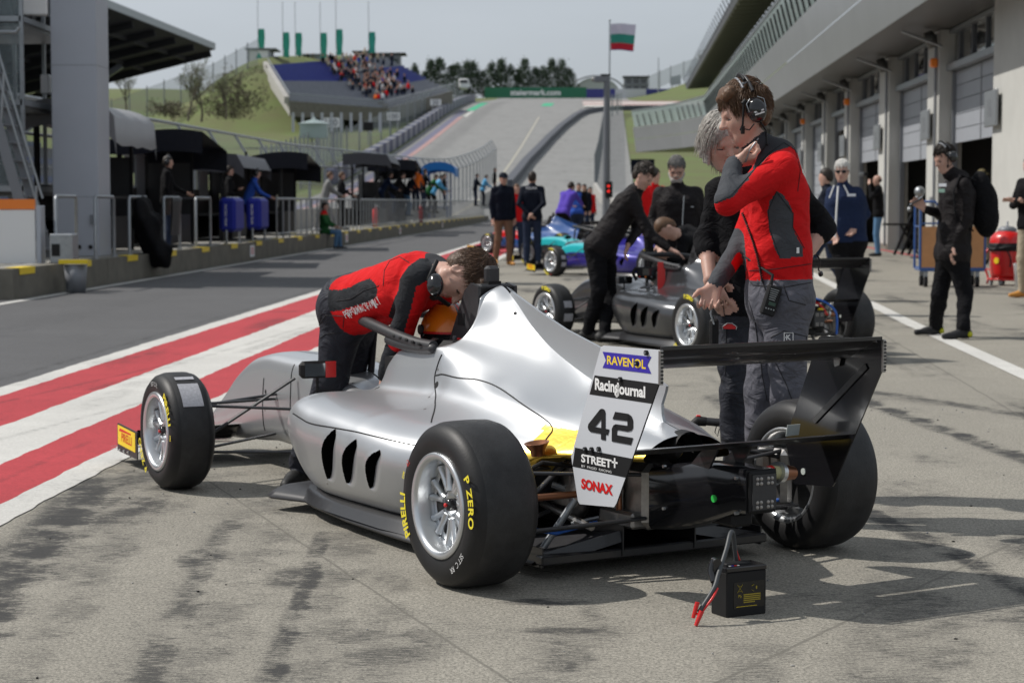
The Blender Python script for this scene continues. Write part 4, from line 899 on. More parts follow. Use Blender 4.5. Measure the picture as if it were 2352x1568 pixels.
b = MB(); Pf = lambda u, v: (1.42*u*(1-.10*(1-v)*u), .07*math.sin(u*7+v), -.02 + 1.46*v + .03*math.sin(u*5) - .03*u*(1-v))
vb = [0, .03, .27, .61, 1.0]
for k in range(4): b.grid(np.array([[Pf(u, v) for u in np.linspace(0, 1, 16)] for v in np.linspace(vb[k], vb[k+1], 5)]), fm[[3, 2, 1, 0][k]], flip=True)
b.build('flag_cloth', ff)
t = empty('traffic_light', (4.75, 98, 0)); tag(t, 'black traffic light with two red lights lit below the mast', 'traffic light')
b = MB(); b.box((0, 0, 1.95), (.36, .25, .80), black, bev=.03); b.cyl((0, 0, 0), (0, 0, 1.6), .06, greysteel, 8); b.build('housing', t)
for q in (.17, -.08):
    b = MB(); b.cyl((-.02, -.13, 1.95+q), (-.02, -.16, 1.95+q), .062, mat('red_lamp', (.8, .01, .01), .3, emit=((1, .03, .02), 1.3)), 14); b.build('red_lamp', t)
# tower hut, far boards, dome
def hutb(px0, px1, py0, py1, Y, lab, mt, win=True, name='tower_hut'):
    p = at((px0+px1)/2, py1, Y); w = (px1-px0)/FPX*Y; h = (py1-py0)/FPX*Y; t = empty(name, p); tag(t, lab, 'hut')
    b = MB(); b.box((0, 1.5, h/2-1), (w*.94, 3, h+2), mt); b.box((0, 1.5, h*.52), (w, 3.4, h*.06), mt); b.build('wall', t); b = MB(); b.box((0, 1.5, h), (w*1.04, 4, .3), black); b.build('roof', t)
    if win:
        b = MB()
        for r_ in range(2):
            for c_ in range(3): b.box(((c_-1)*w*.29, -.04, h*(.28+.46*r_)), (w*.2, .05, h*.26), M_['dark_glass'])
        b.build('window', t)
hutb(1432, 1490, 177, 214, 500, 'dark two-storey tower hut with windows on the crest behind the flagpole', M_['grey_steel_paint'])
t = empty('billboard', at(1552, 198, 512)); tag(t, 'grey back of a billboard on the grassy slope under the roof', 'billboard'); b = MB(); b.prism([(-1.3, 0), (1.3, .5), (1.3, 2.9), (-1.3, 2.3)], .2, frame((0, 0, 0), (1, 0, 0), (0, 0, 1)), M_['grey_cladding']); b.build('panel', t); b = MB(); b.cyl((-1, .2, -2), (-1, .2, 1), .08, greysteel, 6); b.cyl((1, .2, -2), (1, .2, 1), .08, greysteel, 6); b.build('post', t)
t = empty('slim_mast', at(1512, 212, 480)); tag(t, 'slim grey mast rising right of the tower hut', 'mast'); b = MB(); b.cyl((0, 0, 0), (0, 0, 8.2), .16, galv, 6, .1); b.build('pole', t)
t = empty('arched_roof_hall', at(1370, 216, 560)); tag(t, 'pale arched roof structure rising behind the crest left of the tower hut', 'hall')
b = MB(); b.grid(np.array([[(6.5*math.cos(a), y, 4.6*math.sin(a)) for a in np.linspace(0, PI, 14)] for y in (0, 8)]), M_['pale_cladding']); b.prism([(6.45*math.cos(a), 4.55*math.sin(a)) for a in np.linspace(0, PI, 14)], .2, frame((0, .3, 0), (1, 0, 0), (0, 0, 1)), mat('hall_front', (.5, .52, .54), .8)); b.build('vault', t)
b = MB(); b.tube([(8*math.cos(a), -.5, 5.0*math.sin(a)) for a in np.linspace(0, PI, 12)], .22, greysteel, 6); b.build('arch', t)
t = empty('team_van', at(955+205, 228, 440)); t.location = at(1163, 222, 430); tag(t, 'white van parked at the right end of the hillside grandstand', 'van')
t.location = at(1066, 209, 396)
b = MB(); b.box((0, 0, 1.3), (2.0, 4.6, 1.9), whitep, bev=.25); b.build('body', t); b = MB(); b.box((0, -2.33, 1.7), (1.6, .06, .7), M_['dark_glass'], bev=.02); b.build('windscreen', t); b = MB()
for sx_ in (-.9, .9):
    for sy_ in (-1.4, 1.4): b.cyl((sx_-.12, sy_, .35), (sx_+.12, sy_, .35), .35, rubber, 12)
b.build('wheel', t)
# dark boards / screens behind the bearded man
for px0, px1, py0, py1, Y, l in ((1449, 1503, 366, 398, 112, 'dark navy panel on the grass behind the bent man in black'), (1716, 1745, 372, 412, 118, 'small dark blue panel behind the grey-haired man')):
    p = at((px0+px1)/2, py1, Y); w = (px1-px0)/FPX*Y; h = (py1-py0)/FPX*Y; t = empty('display_panel', p); tag(t, l, 'panel'); b = MB(); b.box((0, 0, h/2), (w, .12, h), cldnavy, bev=.02); b.build('panel', t)
    b = MB(); [b.cyl((q*w*.4, .1, -p.z), (q*w*.4, .1, h*.5), .03, greysteel, 6) for q in (-1, 1)]; b.build('leg', t)

# ---------------- trees
m_bark = mat('bark', (.085, .07, .055), .9, var=.3, vscale=3); m_bare = mat('bare_twigs', (.12, .105, .085), .9, var=.3, vscale=3)
m_lf = [mat('dark_needles', (.038, .062, .034), .9, var=.5, vscale=.5), mat('spring_leaves', (.10, .115, .045), .9, var=.5, vscale=.5), mat('shrub_leaves', (.085, .075, .045), .9, var=.5, vscale=.5), mat('olive_leaves', (.05, .065, .03), .9, var=.4, vscale=.5)]
def tree(loc, h, w, lab, kind, seed, grp=None, dens=1.0, name='tree'):
    r = random.Random(seed); t = empty(name, loc); tag(t, lab, 'shrub' if name == 'shrub' else 'tree', grp)
    b = MB(); tips = []
    def limb(p, d, L, rad, dep):
        pts = [p]; q = p
        for k in range(4): d = (d + Vector((r.uniform(-.22, .22), r.uniform(-.22, .22), r.uniform(-.05, .16)))).normalized(); q = q + d*L/4; pts.append(q)
        b.tube(pts, [rad*(1-.13*k) for k in range(5)], m_bark if dep < 2 else m_bare, 5, False)
        if dep < (3 if kind == 'bare' else 2):
            for k in range(4 if dep else 6):
                s = pts[r.randint(2, 4)]; nd = (d + Vector((r.uniform(-1, 1), r.uniform(-1, 1), r.uniform(-.1, .8)))).normalized(); limb(s, nd, L*r.uniform(.5, .72), rad*.5, dep+1)
        tips.extend(pts[2:])
    if kind == 'conifer':
        b.cyl((0, 0, -1), (0, 0, h*.9), h*.02, m_bark, 6, .03)
        for k in range(int(150*dens)):
            v = r.random()**.8; z_ = h*(.10 + .9*v); rad = w*.5*(1-v)**.75*(.55+.6*r.random())*(1 + .25*math.sin(z_*3+seed)); a = r.random()*2*PI; tips.append(Vector((rad*math.cos(a), rad*math.sin(a), z_)))
    else: limb(Vector((0, 0, -.5)), Vector((r.uniform(-.1, .1), 0, 1)), h*.48, h*.022, 0)
    b.build('trunk', t); b = MB(); V = []; F = []
    nl = {'conifer': 9, 'bare': 2, 'leafy': 16, 'bush': 7}[kind]; sz = {'conifer': .26, 'bare': .12, 'leafy': .28, 'bush': .30}[kind]*max(.6, h/9); lm = {'conifer': m_lf[0], 'bare': m_lf[1], 'leafy': m_lf[1], 'bush': m_lf[2]}[kind]
    if kind == 'bush' : tips = [Vector((r.gauss(0, w*.24), r.gauss(0, w*.2), abs(r.gauss(h*.35, h*.25)))) for _ in range(80)]
    for p in tips:
        for _ in range(nl if r.random() < .9 else 1):
            c = p + Vector((r.gauss(0, 1), r.gauss(0, 1), r.gauss(0, .8)))*sz*1.6
            u = Vector((r.uniform(-1, 1), r.uniform(-1, 1), r.uniform(-1, 1))).normalized()*sz*r.uniform(.5, 1); v = u.orthogonal().normalized()*sz*.6; n = len(V)
            V += [tuple(c-u), tuple(c+v), tuple(c+u), tuple(c-v)]; F.append((n, n+1, n+2, n+3))
    b.add(V, F, lm); b.build('crown', t); return t
rt = random.Random(3); ORD = 'first second third fourth fifth sixth seventh eighth ninth tenth eleventh twelfth thirteenth fourteenth fifteenth sixteenth seventeenth eighteenth nineteenth twentieth'.split()
for i in range(19):
    px = 955 + i*19.5 + rt.uniform(-5, 5); h_ = rt.uniform(5.2, 8.6)
    if i in (1,): h_ = 5
    tree(at(px, 214, 545) - Vector((0, 0, 2)), h_ + 2.5, rt.uniform(5, 7.5), ORD[i] + ' dark tree from the left in the row along the crest', 'conifer', 40+i, 'trees along the crest', 1.3)
tree(at(908, 175, 470) - Vector((0, 0, 2)), 6.5, 5, 'small dark tree right of the last hut on the ridge', 'conifer', 90)
tree(at(432, 268, 228), 7.0, 6, 'thin tree in first leaf, left one of the pair below the roof tip', 'bare', 5)
tree(at(463, 270, 232), 7.6, 6, 'thin tree in first leaf, right one of the pair below the roof tip', 'bare', 8)
tree(at(520, 262, 250), 6.0, 5, 'bare brownish tree against the foot of the grassy hill', 'bare', 12)
tree(at(290, 252, 260), 6.5, 5, 'pale bare tree just right of the grey column', 'bare', 14)
tree(at(1632, 135, 470) - Vector((0, 0, 12)), 16, 7, 'bare tree behind the edge of the pit building roof', 'bare', 19)
for i, (px, py, w, h_) in enumerate(sorted([(520, 235, 7, 4.5), (548, 220, 7, 5), (500, 255, 6, 3), (570, 245, 6, 3.5), (380, 255, 5, 2.2), (400, 262, 6, 2), (535, 262, 5, 2.5)])):
    tree(at(px, py+8, 262), h_, w, ORD[i] + ' dark shrub from the left at the foot of the grassy hill', 'bush', 60+i, 'shrubs on the hill foot', name='shrub')
# far blue hills left
b = MB(); xs2 = np.linspace(-1100, -330, 40); hh = lambda x: max(5, 95 + 30*math.sin(x*.004+1) + 12*math.sin(x*.017) - max(0, x+520)*.35)
b.grid(np.array([[(x, 2000, 0), (x, 2350, hh(x)), (x, 2900, 0)] for x in xs2]), mat('far_forest_hill', (.16, .20, .24), .95), flip=True); tag(b.build('hills'), kind='structure')
# ================================================================== SINGLE-SEATER RACING CARS
# body sections, keyed along x: 14 half-profile points (y, z) from the keel to the top
_N = lambda w, zb, zt, d=0: [(w*.35, zb), (w*.70, zb+.004), (w*.93, zb+.05), (w, zb+(zt-zb)*.32), (w, zb+(zt-zb)*.5), (w*.99, zb+(zt-zb)*.62), (w*.98, zb+(zt-zb)*.70), (w*.97, zb+(zt-zb)*.77), (w*.95, zb+(zt-zb)*.84), (w*.88, zb+(zt-zb)*.92), (w*.72, zb+(zt-zb)*.972), (w*.5, zt-.004), (w*.25, zt), (0, zt)]
SEC = {
 4.03: _N(.035, .125, .150), 3.99: _N(.085, .105, .19), 3.90: _N(.105, .098, .235), 3.72: _N(.125, .10, .335), 3.49: _N(.142, .115, .475), 3.27: _N(.155, .13, .560), 3.0: _N(.175, .15, .594), 2.6: _N(.205, .14, .595), 2.35: _N(.218, .12, .565),
 2.16: _N(.235, .09, .525),
 2.02: [(.12,.09),(.20,.095),(.235,.13),(.245,.22),(.25,.30),(.252,.36),(.254,.40),(.255,.44),(.254,.47),(.245,.497),(.22,.512),(.195,.512),(.19,.36),(.0,.33)],
 1.90: [(.15,.085),(.24,.09),(.265,.13),(.27,.23),(.275,.31),(.277,.37),(.278,.41),(.279,.44),(.276,.468),(.262,.492),(.232,.503),(.207,.50),(.195,.35),(.0,.30)],
 1.875: [(.2,.085),(.37,.12),(.43,.20),(.50,.31),(.515,.37),(.50,.42),(.44,.452),(.34,.468),(.285,.478),(.265,.495),(.235,.503),(.21,.50),(.195,.33),(.0,.28)],
 1.83: [(.25,.085),(.45,.115),(.525,.20),(.59,.31),(.605,.385),(.578,.452),(.49,.492),(.36,.498),(.288,.50),(.266,.505),(.236,.508),(.21,.505),(.195,.33),(.0,.28)],
 1.74: [(.30,.085),(.50,.11),(.575,.18),(.635,.31),(.652,.405),(.618,.482),(.52,.518),(.37,.518),(.29,.515),(.268,.517),(.240,.518),(.213,.514),(.195,.33),(.0,.28)],
 1.64: [(.32,.085),(.53,.11),(.60,.165),(.660,.30),(.678,.408),(.642,.490),(.53,.524),(.375,.524),(.292,.527),(.27,.545),(.252,.556),(.225,.553),(.195,.33),(.0,.28)],
 1.56: [(.33,.085),(.55,.11),(.615,.16),(.672,.30),(.690,.405),(.652,.487),(.535,.520),(.378,.522),(.295,.535),(.273,.585),(.262,.645),(.235,.645),(.195,.33),(.0,.28)],
 1.46: [(.34,.085),(.56,.11),(.625,.15),(.680,.29),(.697,.395),(.660,.478),(.54,.515),(.382,.52),(.298,.54),(.275,.62),(.264,.700),(.236,.702),(.195,.33),(.0,.28)],
 1.25: [(.34,.085),(.57,.11),(.63,.15),(.686,.29),(.703,.385),(.668,.468),(.55,.508),(.392,.52),(.305,.548),(.278,.635),(.266,.722),(.238,.724),(.20,.40),(.0,.40)],
 1.14: [(.34,.085),(.57,.11),(.63,.15),(.686,.28),(.703,.378),(.668,.460),(.55,.503),(.398,.520),(.31,.552),(.28,.64),(.266,.733),(.242,.742),(.21,.72),(.0,.70)],
 1.08: [(.34,.085),(.57,.11),(.63,.15),(.685,.28),(.702,.374),(.668,.456),(.55,.500),(.40,.520),(.31,.556),(.28,.645),(.262,.737),(.20,.762),(.115,.80),(.085,.95)],
 1.05: [(.34,.085),(.57,.11),(.63,.15),(.685,.28),(.702,.372),(.668,.454),(.55,.500),(.40,.520),(.31,.56),(.28,.65),(.252,.732),(.140,.79),(.085,.95),(.0,.993)],
 .95: [(.34,.085),(.57,.11),(.63,.15),(.682,.28),(.699,.365),(.665,.444),(.55,.490),(.41,.518),(.32,.56),(.283,.64),(.232,.712),(.115,.775),(.050,.90),(.0,.945)],
 .80: [(.33,.085),(.56,.11),(.62,.15),(.668,.275),(.683,.352),(.650,.430),(.54,.476),(.41,.510),(.325,.552),(.288,.62),(.208,.678),(.098,.742),(.030,.81),(.0,.838)],
 .66: [(.30,.09),(.52,.12),(.58,.16),(.628,.27),(.640,.342),(.612,.415),(.515,.463),(.405,.50),(.328,.542),(.288,.60),(.190,.642),(.086,.698),(.024,.745),(.0,.762)],
 .50: [(.26,.12),(.45,.14),(.51,.18),(.560,.27),(.570,.335),(.545,.402),(.470,.450),(.385,.490),(.320,.530),(.280,.580),(.180,.612),(.084,.655),(.022,.688),(.0,.700)],
 .33: [(.24,.20),(.38,.22),(.42,.25),(.450,.30),(.458,.345),(.445,.395),(.405,.438),(.350,.475),(.302,.512),(.262,.552),(.168,.580),(.080,.614),(.020,.638),(.0,.648)],
 .15: [(.22,.385),(.33,.39),(.352,.395),(.365,.402),(.366,.412),(.358,.425),(.338,.443),(.308,.466),(.272,.494),(.236,.525),(.170,.562),(.092,.592),(.035,.608),(.0,.610)],
 0.0: [(.20,.405),(.29,.408),(.305,.412),(.312,.417),(.312,.425),(.306,.435),(.290,.450),(.268,.468),(.240,.490),(.208,.512),(.150,.538),(.082,.555),(.03,.563),(.0,.564)],
 -.12: [(.17,.41),(.235,.412),(.247,.416),(.252,.420),(.252,.427),(.247,.436),(.235,.448),(.217,.463),(.194,.480),(.166,.497),(.12,.515),(.066,.527),(.025,.532),(.0,.533)],
 -.24: [(.13,.415),(.175,.417),(.184,.420),(.188,.424),(.188,.430),(.184,.438),(.175,.447),(.162,.458),(.145,.470),(.123,.482),(.09,.495),(.05,.503),(.02,.506),(.0,.507)],
}
_sx = np.array(sorted(SEC)); _sp = np.array([SEC[k] for k in sorted(SEC)])
def _pchip(x, xs, Y):
    i = np.clip(np.searchsorted(xs, x) - 1, 0, len(xs)-2); h = xs[1:] - xs[:-1]; d = (Y[1:] - Y[:-1])/h[:, None, None]
    m = np.zeros_like(Y); m[1:-1] = np.where(d[1:]*d[:-1] > 0, 2*d[1:]*d[:-1]/(d[1:]+d[:-1]+1e-12*np.sign(d[1:]+d[:-1])), 0); m[0] = d[0]; m[-1] = d[-1]
    u = ((x - xs[i])/h[i])[:, None, None]; H = h[i][:, None, None]
    return (2*u**3-3*u*u+1)*Y[i] + (u**3-2*u*u+u)*H*m[i] + (-2*u**3+3*u*u)*Y[i+1] + (u**3-u*u)*H*m[i+1]
def body_pts(xs, cs):
    P_ = _pchip(np.asarray(xs, float), _sx, _sp)        # (n,14,2)
    cs = np.asarray(cs, float); i = np.clip(cs.astype(int), 0, 12); u = (cs - i)[None, :, None]
    g = lambda k: P_[:, np.clip(k, 0, 13)]
    a, b_, c, d = g(i-1), g(i), g(i+1), g(i+2)
    q = .5*((2*b_) + (-a+c)*u + (2*a-5*b_+4*c-d)*u*u + (-a+3*b_-3*c+d)*u**3)
    # mild smoothing towards the B-spline keeps the panels soft
    bs = ((1-u)**3*a + (3*u**3-6*u*u+4)*b_ + (-3*u**3+3*u*u+3*u+1)*c + u**3*d)/6
    q = .45*q + .55*bs; out = np.zeros((len(xs), len(cs), 3)); out[..., 0] = np.asarray(xs)[:, None]; out[..., 1:] = q; out[..., 1] = np.maximum(out[..., 1], 0); return out
SLOTS = [((1.355, .205), (1.200, .425), .115, .050), ((1.165, .210), (1.010, .402), .108, .048), ((.960, .215), (.830, .378), .092, .040)]
def slotdisp(X, Z):
    D_ = np.zeros_like(X); K = np.zeros(X.shape, bool)
    for (x0, z0), (x1, z1), W, dep in SLOTS:
        L = math.hypot(x1-x0, z1-z0); ux, uz = (x1-x0)/L, (z1-z0)/L
        u = ((X-x0)*ux + (Z-z0)*uz)/L; e = (X-x0)*uz*1 - (Z-z0)*ux      # e>0 towards the nose
        s = np.sqrt(np.clip(np.sin(np.clip(u, 0, 1)*PI), 0, 1)); front = .034*np.sin(np.clip(u, 0, 1)*PI)
        v = (front - e)/(W*s + 1e-6); ins = (u > 0) & (u < 1) & (v > 0)
        f = np.where(v < 1, (1-np.clip(v, 0, 1))**1.5, 0)*s
        lip = np.exp(-((v-.62)/.2)**2)*.18*s*0
        D_ = np.where(ins & (v < 1), -dep*f + lip*.01, D_); K |= ins & (v < .24) & (s > .15)
        rim = (u > -.02) & (u < 1.02) & (v <= 0) & (v > -.25); D_ = np.where(rim, .003*s*(1+v*4), D_)
    return D_, K
def body_mesh(paint, accent=None, hi=True, foil=True, lines=True):
    xs_ = np.unique(np.concatenate([np.arange(-.24, .75, .02 if hi else .06), np.arange(.75, 1.42, .0045 if hi else .03), np.arange(1.42, 2.2, .012 if hi else .04), np.arange(2.2, 4.03, .03 if hi else .1), [4.03]]))
    cs_ = np.unique(np.concatenate([np.arange(0, 2, .25), np.arange(2, 5, .035 if hi else .25), np.arange(5, 13.01, .1 if hi else .34), [13]]))
    Pt = body_pts(xs_, cs_); Dd, K = slotdisp(Pt[..., 0], Pt[..., 2]); side = (cs_ > 1.8) & (cs_ < 5.2); Dd = Dd*side[None, :]; K = K & side[None, :]
    Pt[..., 1] += Dd; n, m = Pt.shape[:2]; L_ = Pt; R_ = Pt*np.array([1, -1, 1]); b = MB()
    cx, cc = (xs_[1:]+xs_[:-1])/2, (cs_[1:]+cs_[:-1])/2
    X, Cc = np.meshgrid(cx, cc, indexing='ij'); Zc = (Pt[1:, 1:, 2] + Pt[:-1, :-1, 2])/2; Yc = (Pt[1:, 1:, 1] + Pt[:-1, :-1, 1])/2
    M0 = np.zeros(X.shape, int)
    M0[(X > 1.10) & (X < 2.03) & (Cc > 11.15)] = 1
    M0[K[1:, 1:] | K[:-1, :-1] | K[1:, :-1] | K[:-1, 1:]] = 1  # black colour stands in for the shade deep inside the side vents
    M0[Cc < .9] = 2
    if foil: M0[(X < .245 + .12*(Zc-.45)) & (Yc > .175 + .10*(X+.24)/.45) & (Cc < 8.6)] = 3
    if accent is not None: M0[(X > 2.1) & (Cc > 5) & (X < 3.9)] = 4
    mats_ = [paint, M_['vent_black'], M_['carbon'], M_['gold_foil'], accent or paint]
    for side_, G in ((1, L_), (-1, R_)):
        V = G.reshape(-1, 3)
        for k in range(5):
            ii, jj = np.nonzero(M0 == k)
            if not len(ii): continue
            a = ii*m+jj; F = np.stack([a, a+m, a+m+1, a+1], 1)
            if side_ > 0: F = F[:, ::-1]
            used, inv = np.unique(F, return_inverse=True); b.add(V[used], inv.reshape(F.shape), mats_[k], True)
    # nose cap
    b.grid(np.array([[(4.03, 0, .14)]*2, [(4.03, .035, .14)]*2]), paint)
    if lines:
        def ln(path, w=.0034, mt=None):
            pts = []; pa_ = np.array(path, float)
            for i_ in range(len(pa_)-1):
                p0_, p1_, p2_, p3_ = pa_[max(i_-1, 0)], pa_[i_], pa_[i_+1], pa_[min(i_+2, len(pa_)-1)]
                for q in range(14): u_ = q/14; pts.append(tuple(.5*((2*p1_)+(p2_-p0_)*u_+(2*p0_-5*p1_+4*p2_-p3_)*u_*u_+(-p0_+3*p1_-3*p2_+p3_)*u_**3)))
            pts.append(path[-1]); Q = np.array([body_pts([x], [c])[0, 0] for x, c in pts])
            for sgn in (1, -1):
                W_ = Q*np.array([1, sgn, 1]); b.tube([Vector(q) for q in W_], w, mt or M_['black'], 5, False)
        for pth in PANEL: ln(pth)
        for sgn in (1, -1):
            for (x_, c_, r_) in ((1.07, 8.4, .016), (1.09, 9.1, .006), (1.06, 7.7, .006), (.93, 6.9, .006), (1.62, 8.2, .007), (1.60, 8.25, .007), (.90, 12.3, .007), (3.05, 4.5, .011), (3.06, 3.2, .006), (2.74, 6.2, .008), (1.38, 2.2, .006), (2.2, 9.5, .007), (.3, 8.2, .006)):
                p0 = Vector(body_pts([x_], [c_])[0, 0]); p1 = Vector(body_pts([x_+.01], [c_])[0, 0]); p2 = Vector(body_pts([x_], [c_+.05])[0, 0]); nn_ = (p1-p0).cross(p2-p0).normalized(); nn_ = nn_ if nn_.y > 0 else -nn_
                F1 = Vector((1, sgn, 1)); b.cyl(Vector([a_*b_ for a_, b_ in zip(p0-nn_*.002, F1)]), Vector([a_*b_ for a_, b_ in zip(p0+nn_*.0012, F1)]), r_, M_['black'] if r_ > .0065 else M_['machined_metal'], 12)
    return b
PANEL = []
def wheel(parent, x, y, r, w, sgn, rot=0, steer=0, hi=True, grey_patch=False, txt=True, spokes=None, marks=None, name='wheel'):
    """sgn=+1: outer face towards +y"""
    t = empty(name, (x, y, r), steer, parent)
    A = Matrix.Rotation(-PI/2*sgn, 4, 'X')       # local z -> +-y (outer side)
    n = 96 if hi else 40; ri = .172
    b = MB(); h = w/2
    prof = [(ri-.004, h-.018), (ri+.004, h-.004), (ri+.02, h+.002), (r*.76, h+.009), (r*.86, h+.004), (r*.925, h-.010), (r*.965, h-.022), (r-.006, h-.034), (r, h-.052), (r+.0015, h*.3), (r+.002, 0)]
    prof = prof + [(a_, -z_) for a_, z_ in prof[-2::-1]]
    b.lathe(prof[:8], A, rubber, n); b.lathe(prof[7:14], A, M_['worn_tread'], n); b.lathe(prof[13:], A, rubber, n)
    if txt and hi:
        q = A @ Matrix.Translation((0, 0, h+.0105)); f = sgn
        Mz = q if True else q
        def arc(s, rad, ang, size, mt, bold=.02, sx=1.0, sp=1.0):
            b.text(s, size, Mz, mt, bold, 0, sx, sp, bend=(rad, R(ang)))
        arc('P ZERO', r*.86, marks[0], .047, yellow, .03, 1.05, 1.12); arc('PIRELLI', r*.84, marks[1], .050, yellow, .035, 1.0, 1.05)
        for q_ in (75, 255): b.text('OZ RACING', .016, A @ Matrix.Translation((0, 0, h+.0065)), black, .01, bend=(.1795, R(q_)))
        arc('DM', r*.86, marks[1]-34, .018, yellow, .02)
        if marks[2]: arc(marks[2], r*.82, marks[3], .030, white, -.012, .85)
        if len(marks) > 4: arc(marks[4], r*.82, marks[5], .030, redt, -.01, .9)
    elif txt:
        q = A @ Matrix.Translation((0, 0, h+.011)); b.text('PIRELLI', .05, q, yellow, .05, bend=(r*.86, R(60))); b.text('P ZERO', .045, q, yellow, .05, bend=(r*.86, R(-100)))
        if grey_patch == 2: b.text('42', .03, q, redt, .02, bend=(r*.86, R(98)))
    if grey_patch:
        for (a0, a1, y0, y1) in ((64, 69.5, -.045, .045), (29, 57, -.050, .048)) if grey_patch is True else ((10, 24, -.045, .045), (-18, -2, -.05, .05)):
            P_ = [[((r+.0045)*math.cos(R(a)), ((r+.0045)*math.sin(R(a))), yy) for a in np.linspace(a0, a1, 8)] for yy in (y0, y1)]
            Q = [[(q_[0], q_[2]*1, q_[1]) for q_ in row] for row in P_]; Q = np.array(Q); Q[..., 0] *= -1 
            b.grid(Q, M_['grey_sticker'])
    b.build('tyre', t)
    b = MB()
    b.lathe([(ri+.013, h-.001), (ri+.012, h+.006), (ri+.004, h+.008), (ri-.010, h+.006), (ri-.016, h-.006), (ri-.020, h-.055), (ri-.026, h-.10), (ri-.022, -h+.05), (ri-.010, -h+.01), (ri+.005, -h-.004), (ri+.012, -h)], A, alloy, n)
    zd = h - .060 if w > .22 else h - .045
    b.lathe([(ri-.02, zd-.01), (ri-.03, zd), (ri-.045, zd-.004)], A, alloy, n)
    b.lathe([(.062, zd-.03), (.060, zd-.006), (.050, zd+.004), (.034, zd+.002), (.028, zd-.016), (0, zd-.018)], A, alloy, 32)
    ns = 7
    for k in range(ns):
        for dd in (-.20, .20):
            a = 2*PI*(k+.5)/ns + rot; p1 = Vector((.052*math.cos(a+dd*.3), .052*math.sin(a+dd*.3), zd-.006)); p2 = Vector(((ri-.025)*math.cos(a+dd), (ri-.025)*math.sin(a+dd), zd-.005)); mid = (p1+p2)/2 + Vector((0, 0, .002))
            pp = [(A @ v) for v in (p1, mid, p2)]; b.tube(pp, [.0155, .0115, .0145], alloy, 6, flat=((A.to_3x3() @ Vector((-math.sin(a), math.cos(a), 0))), 1.5))
    b.build('rim', t)
    b = MB(); b.lathe([(.022, zd-.03), (.022, zd+.02), (.017, zd+.026), (0, zd+.026)], A, blackg, 12); b.lathe([(.004, zd+.024), (.008, zd+.030), (.007, zd+.034), (0, zd+.034)], A, redp, 10)
    b.lathe([(.03, zd-.05), (.125, zd-.052), (.125, zd-.062), (.03, zd-.062)], A, alloyd, 32); b.lathe([(.14, zd-.085), (.05, zd-.09), (.0, zd-.09)], A, M_['dark_interior'], 24)
    b.build('hub', t); return t
def arms(b, segs, mt=None, r=.010, flat=1.9):
    for p, q, *rr in segs: b.tube([p, q], rr[0] if rr else r, mt or M_['matt_carbon'], 8, flat=((1, 0, 0), .55) if flat else None)
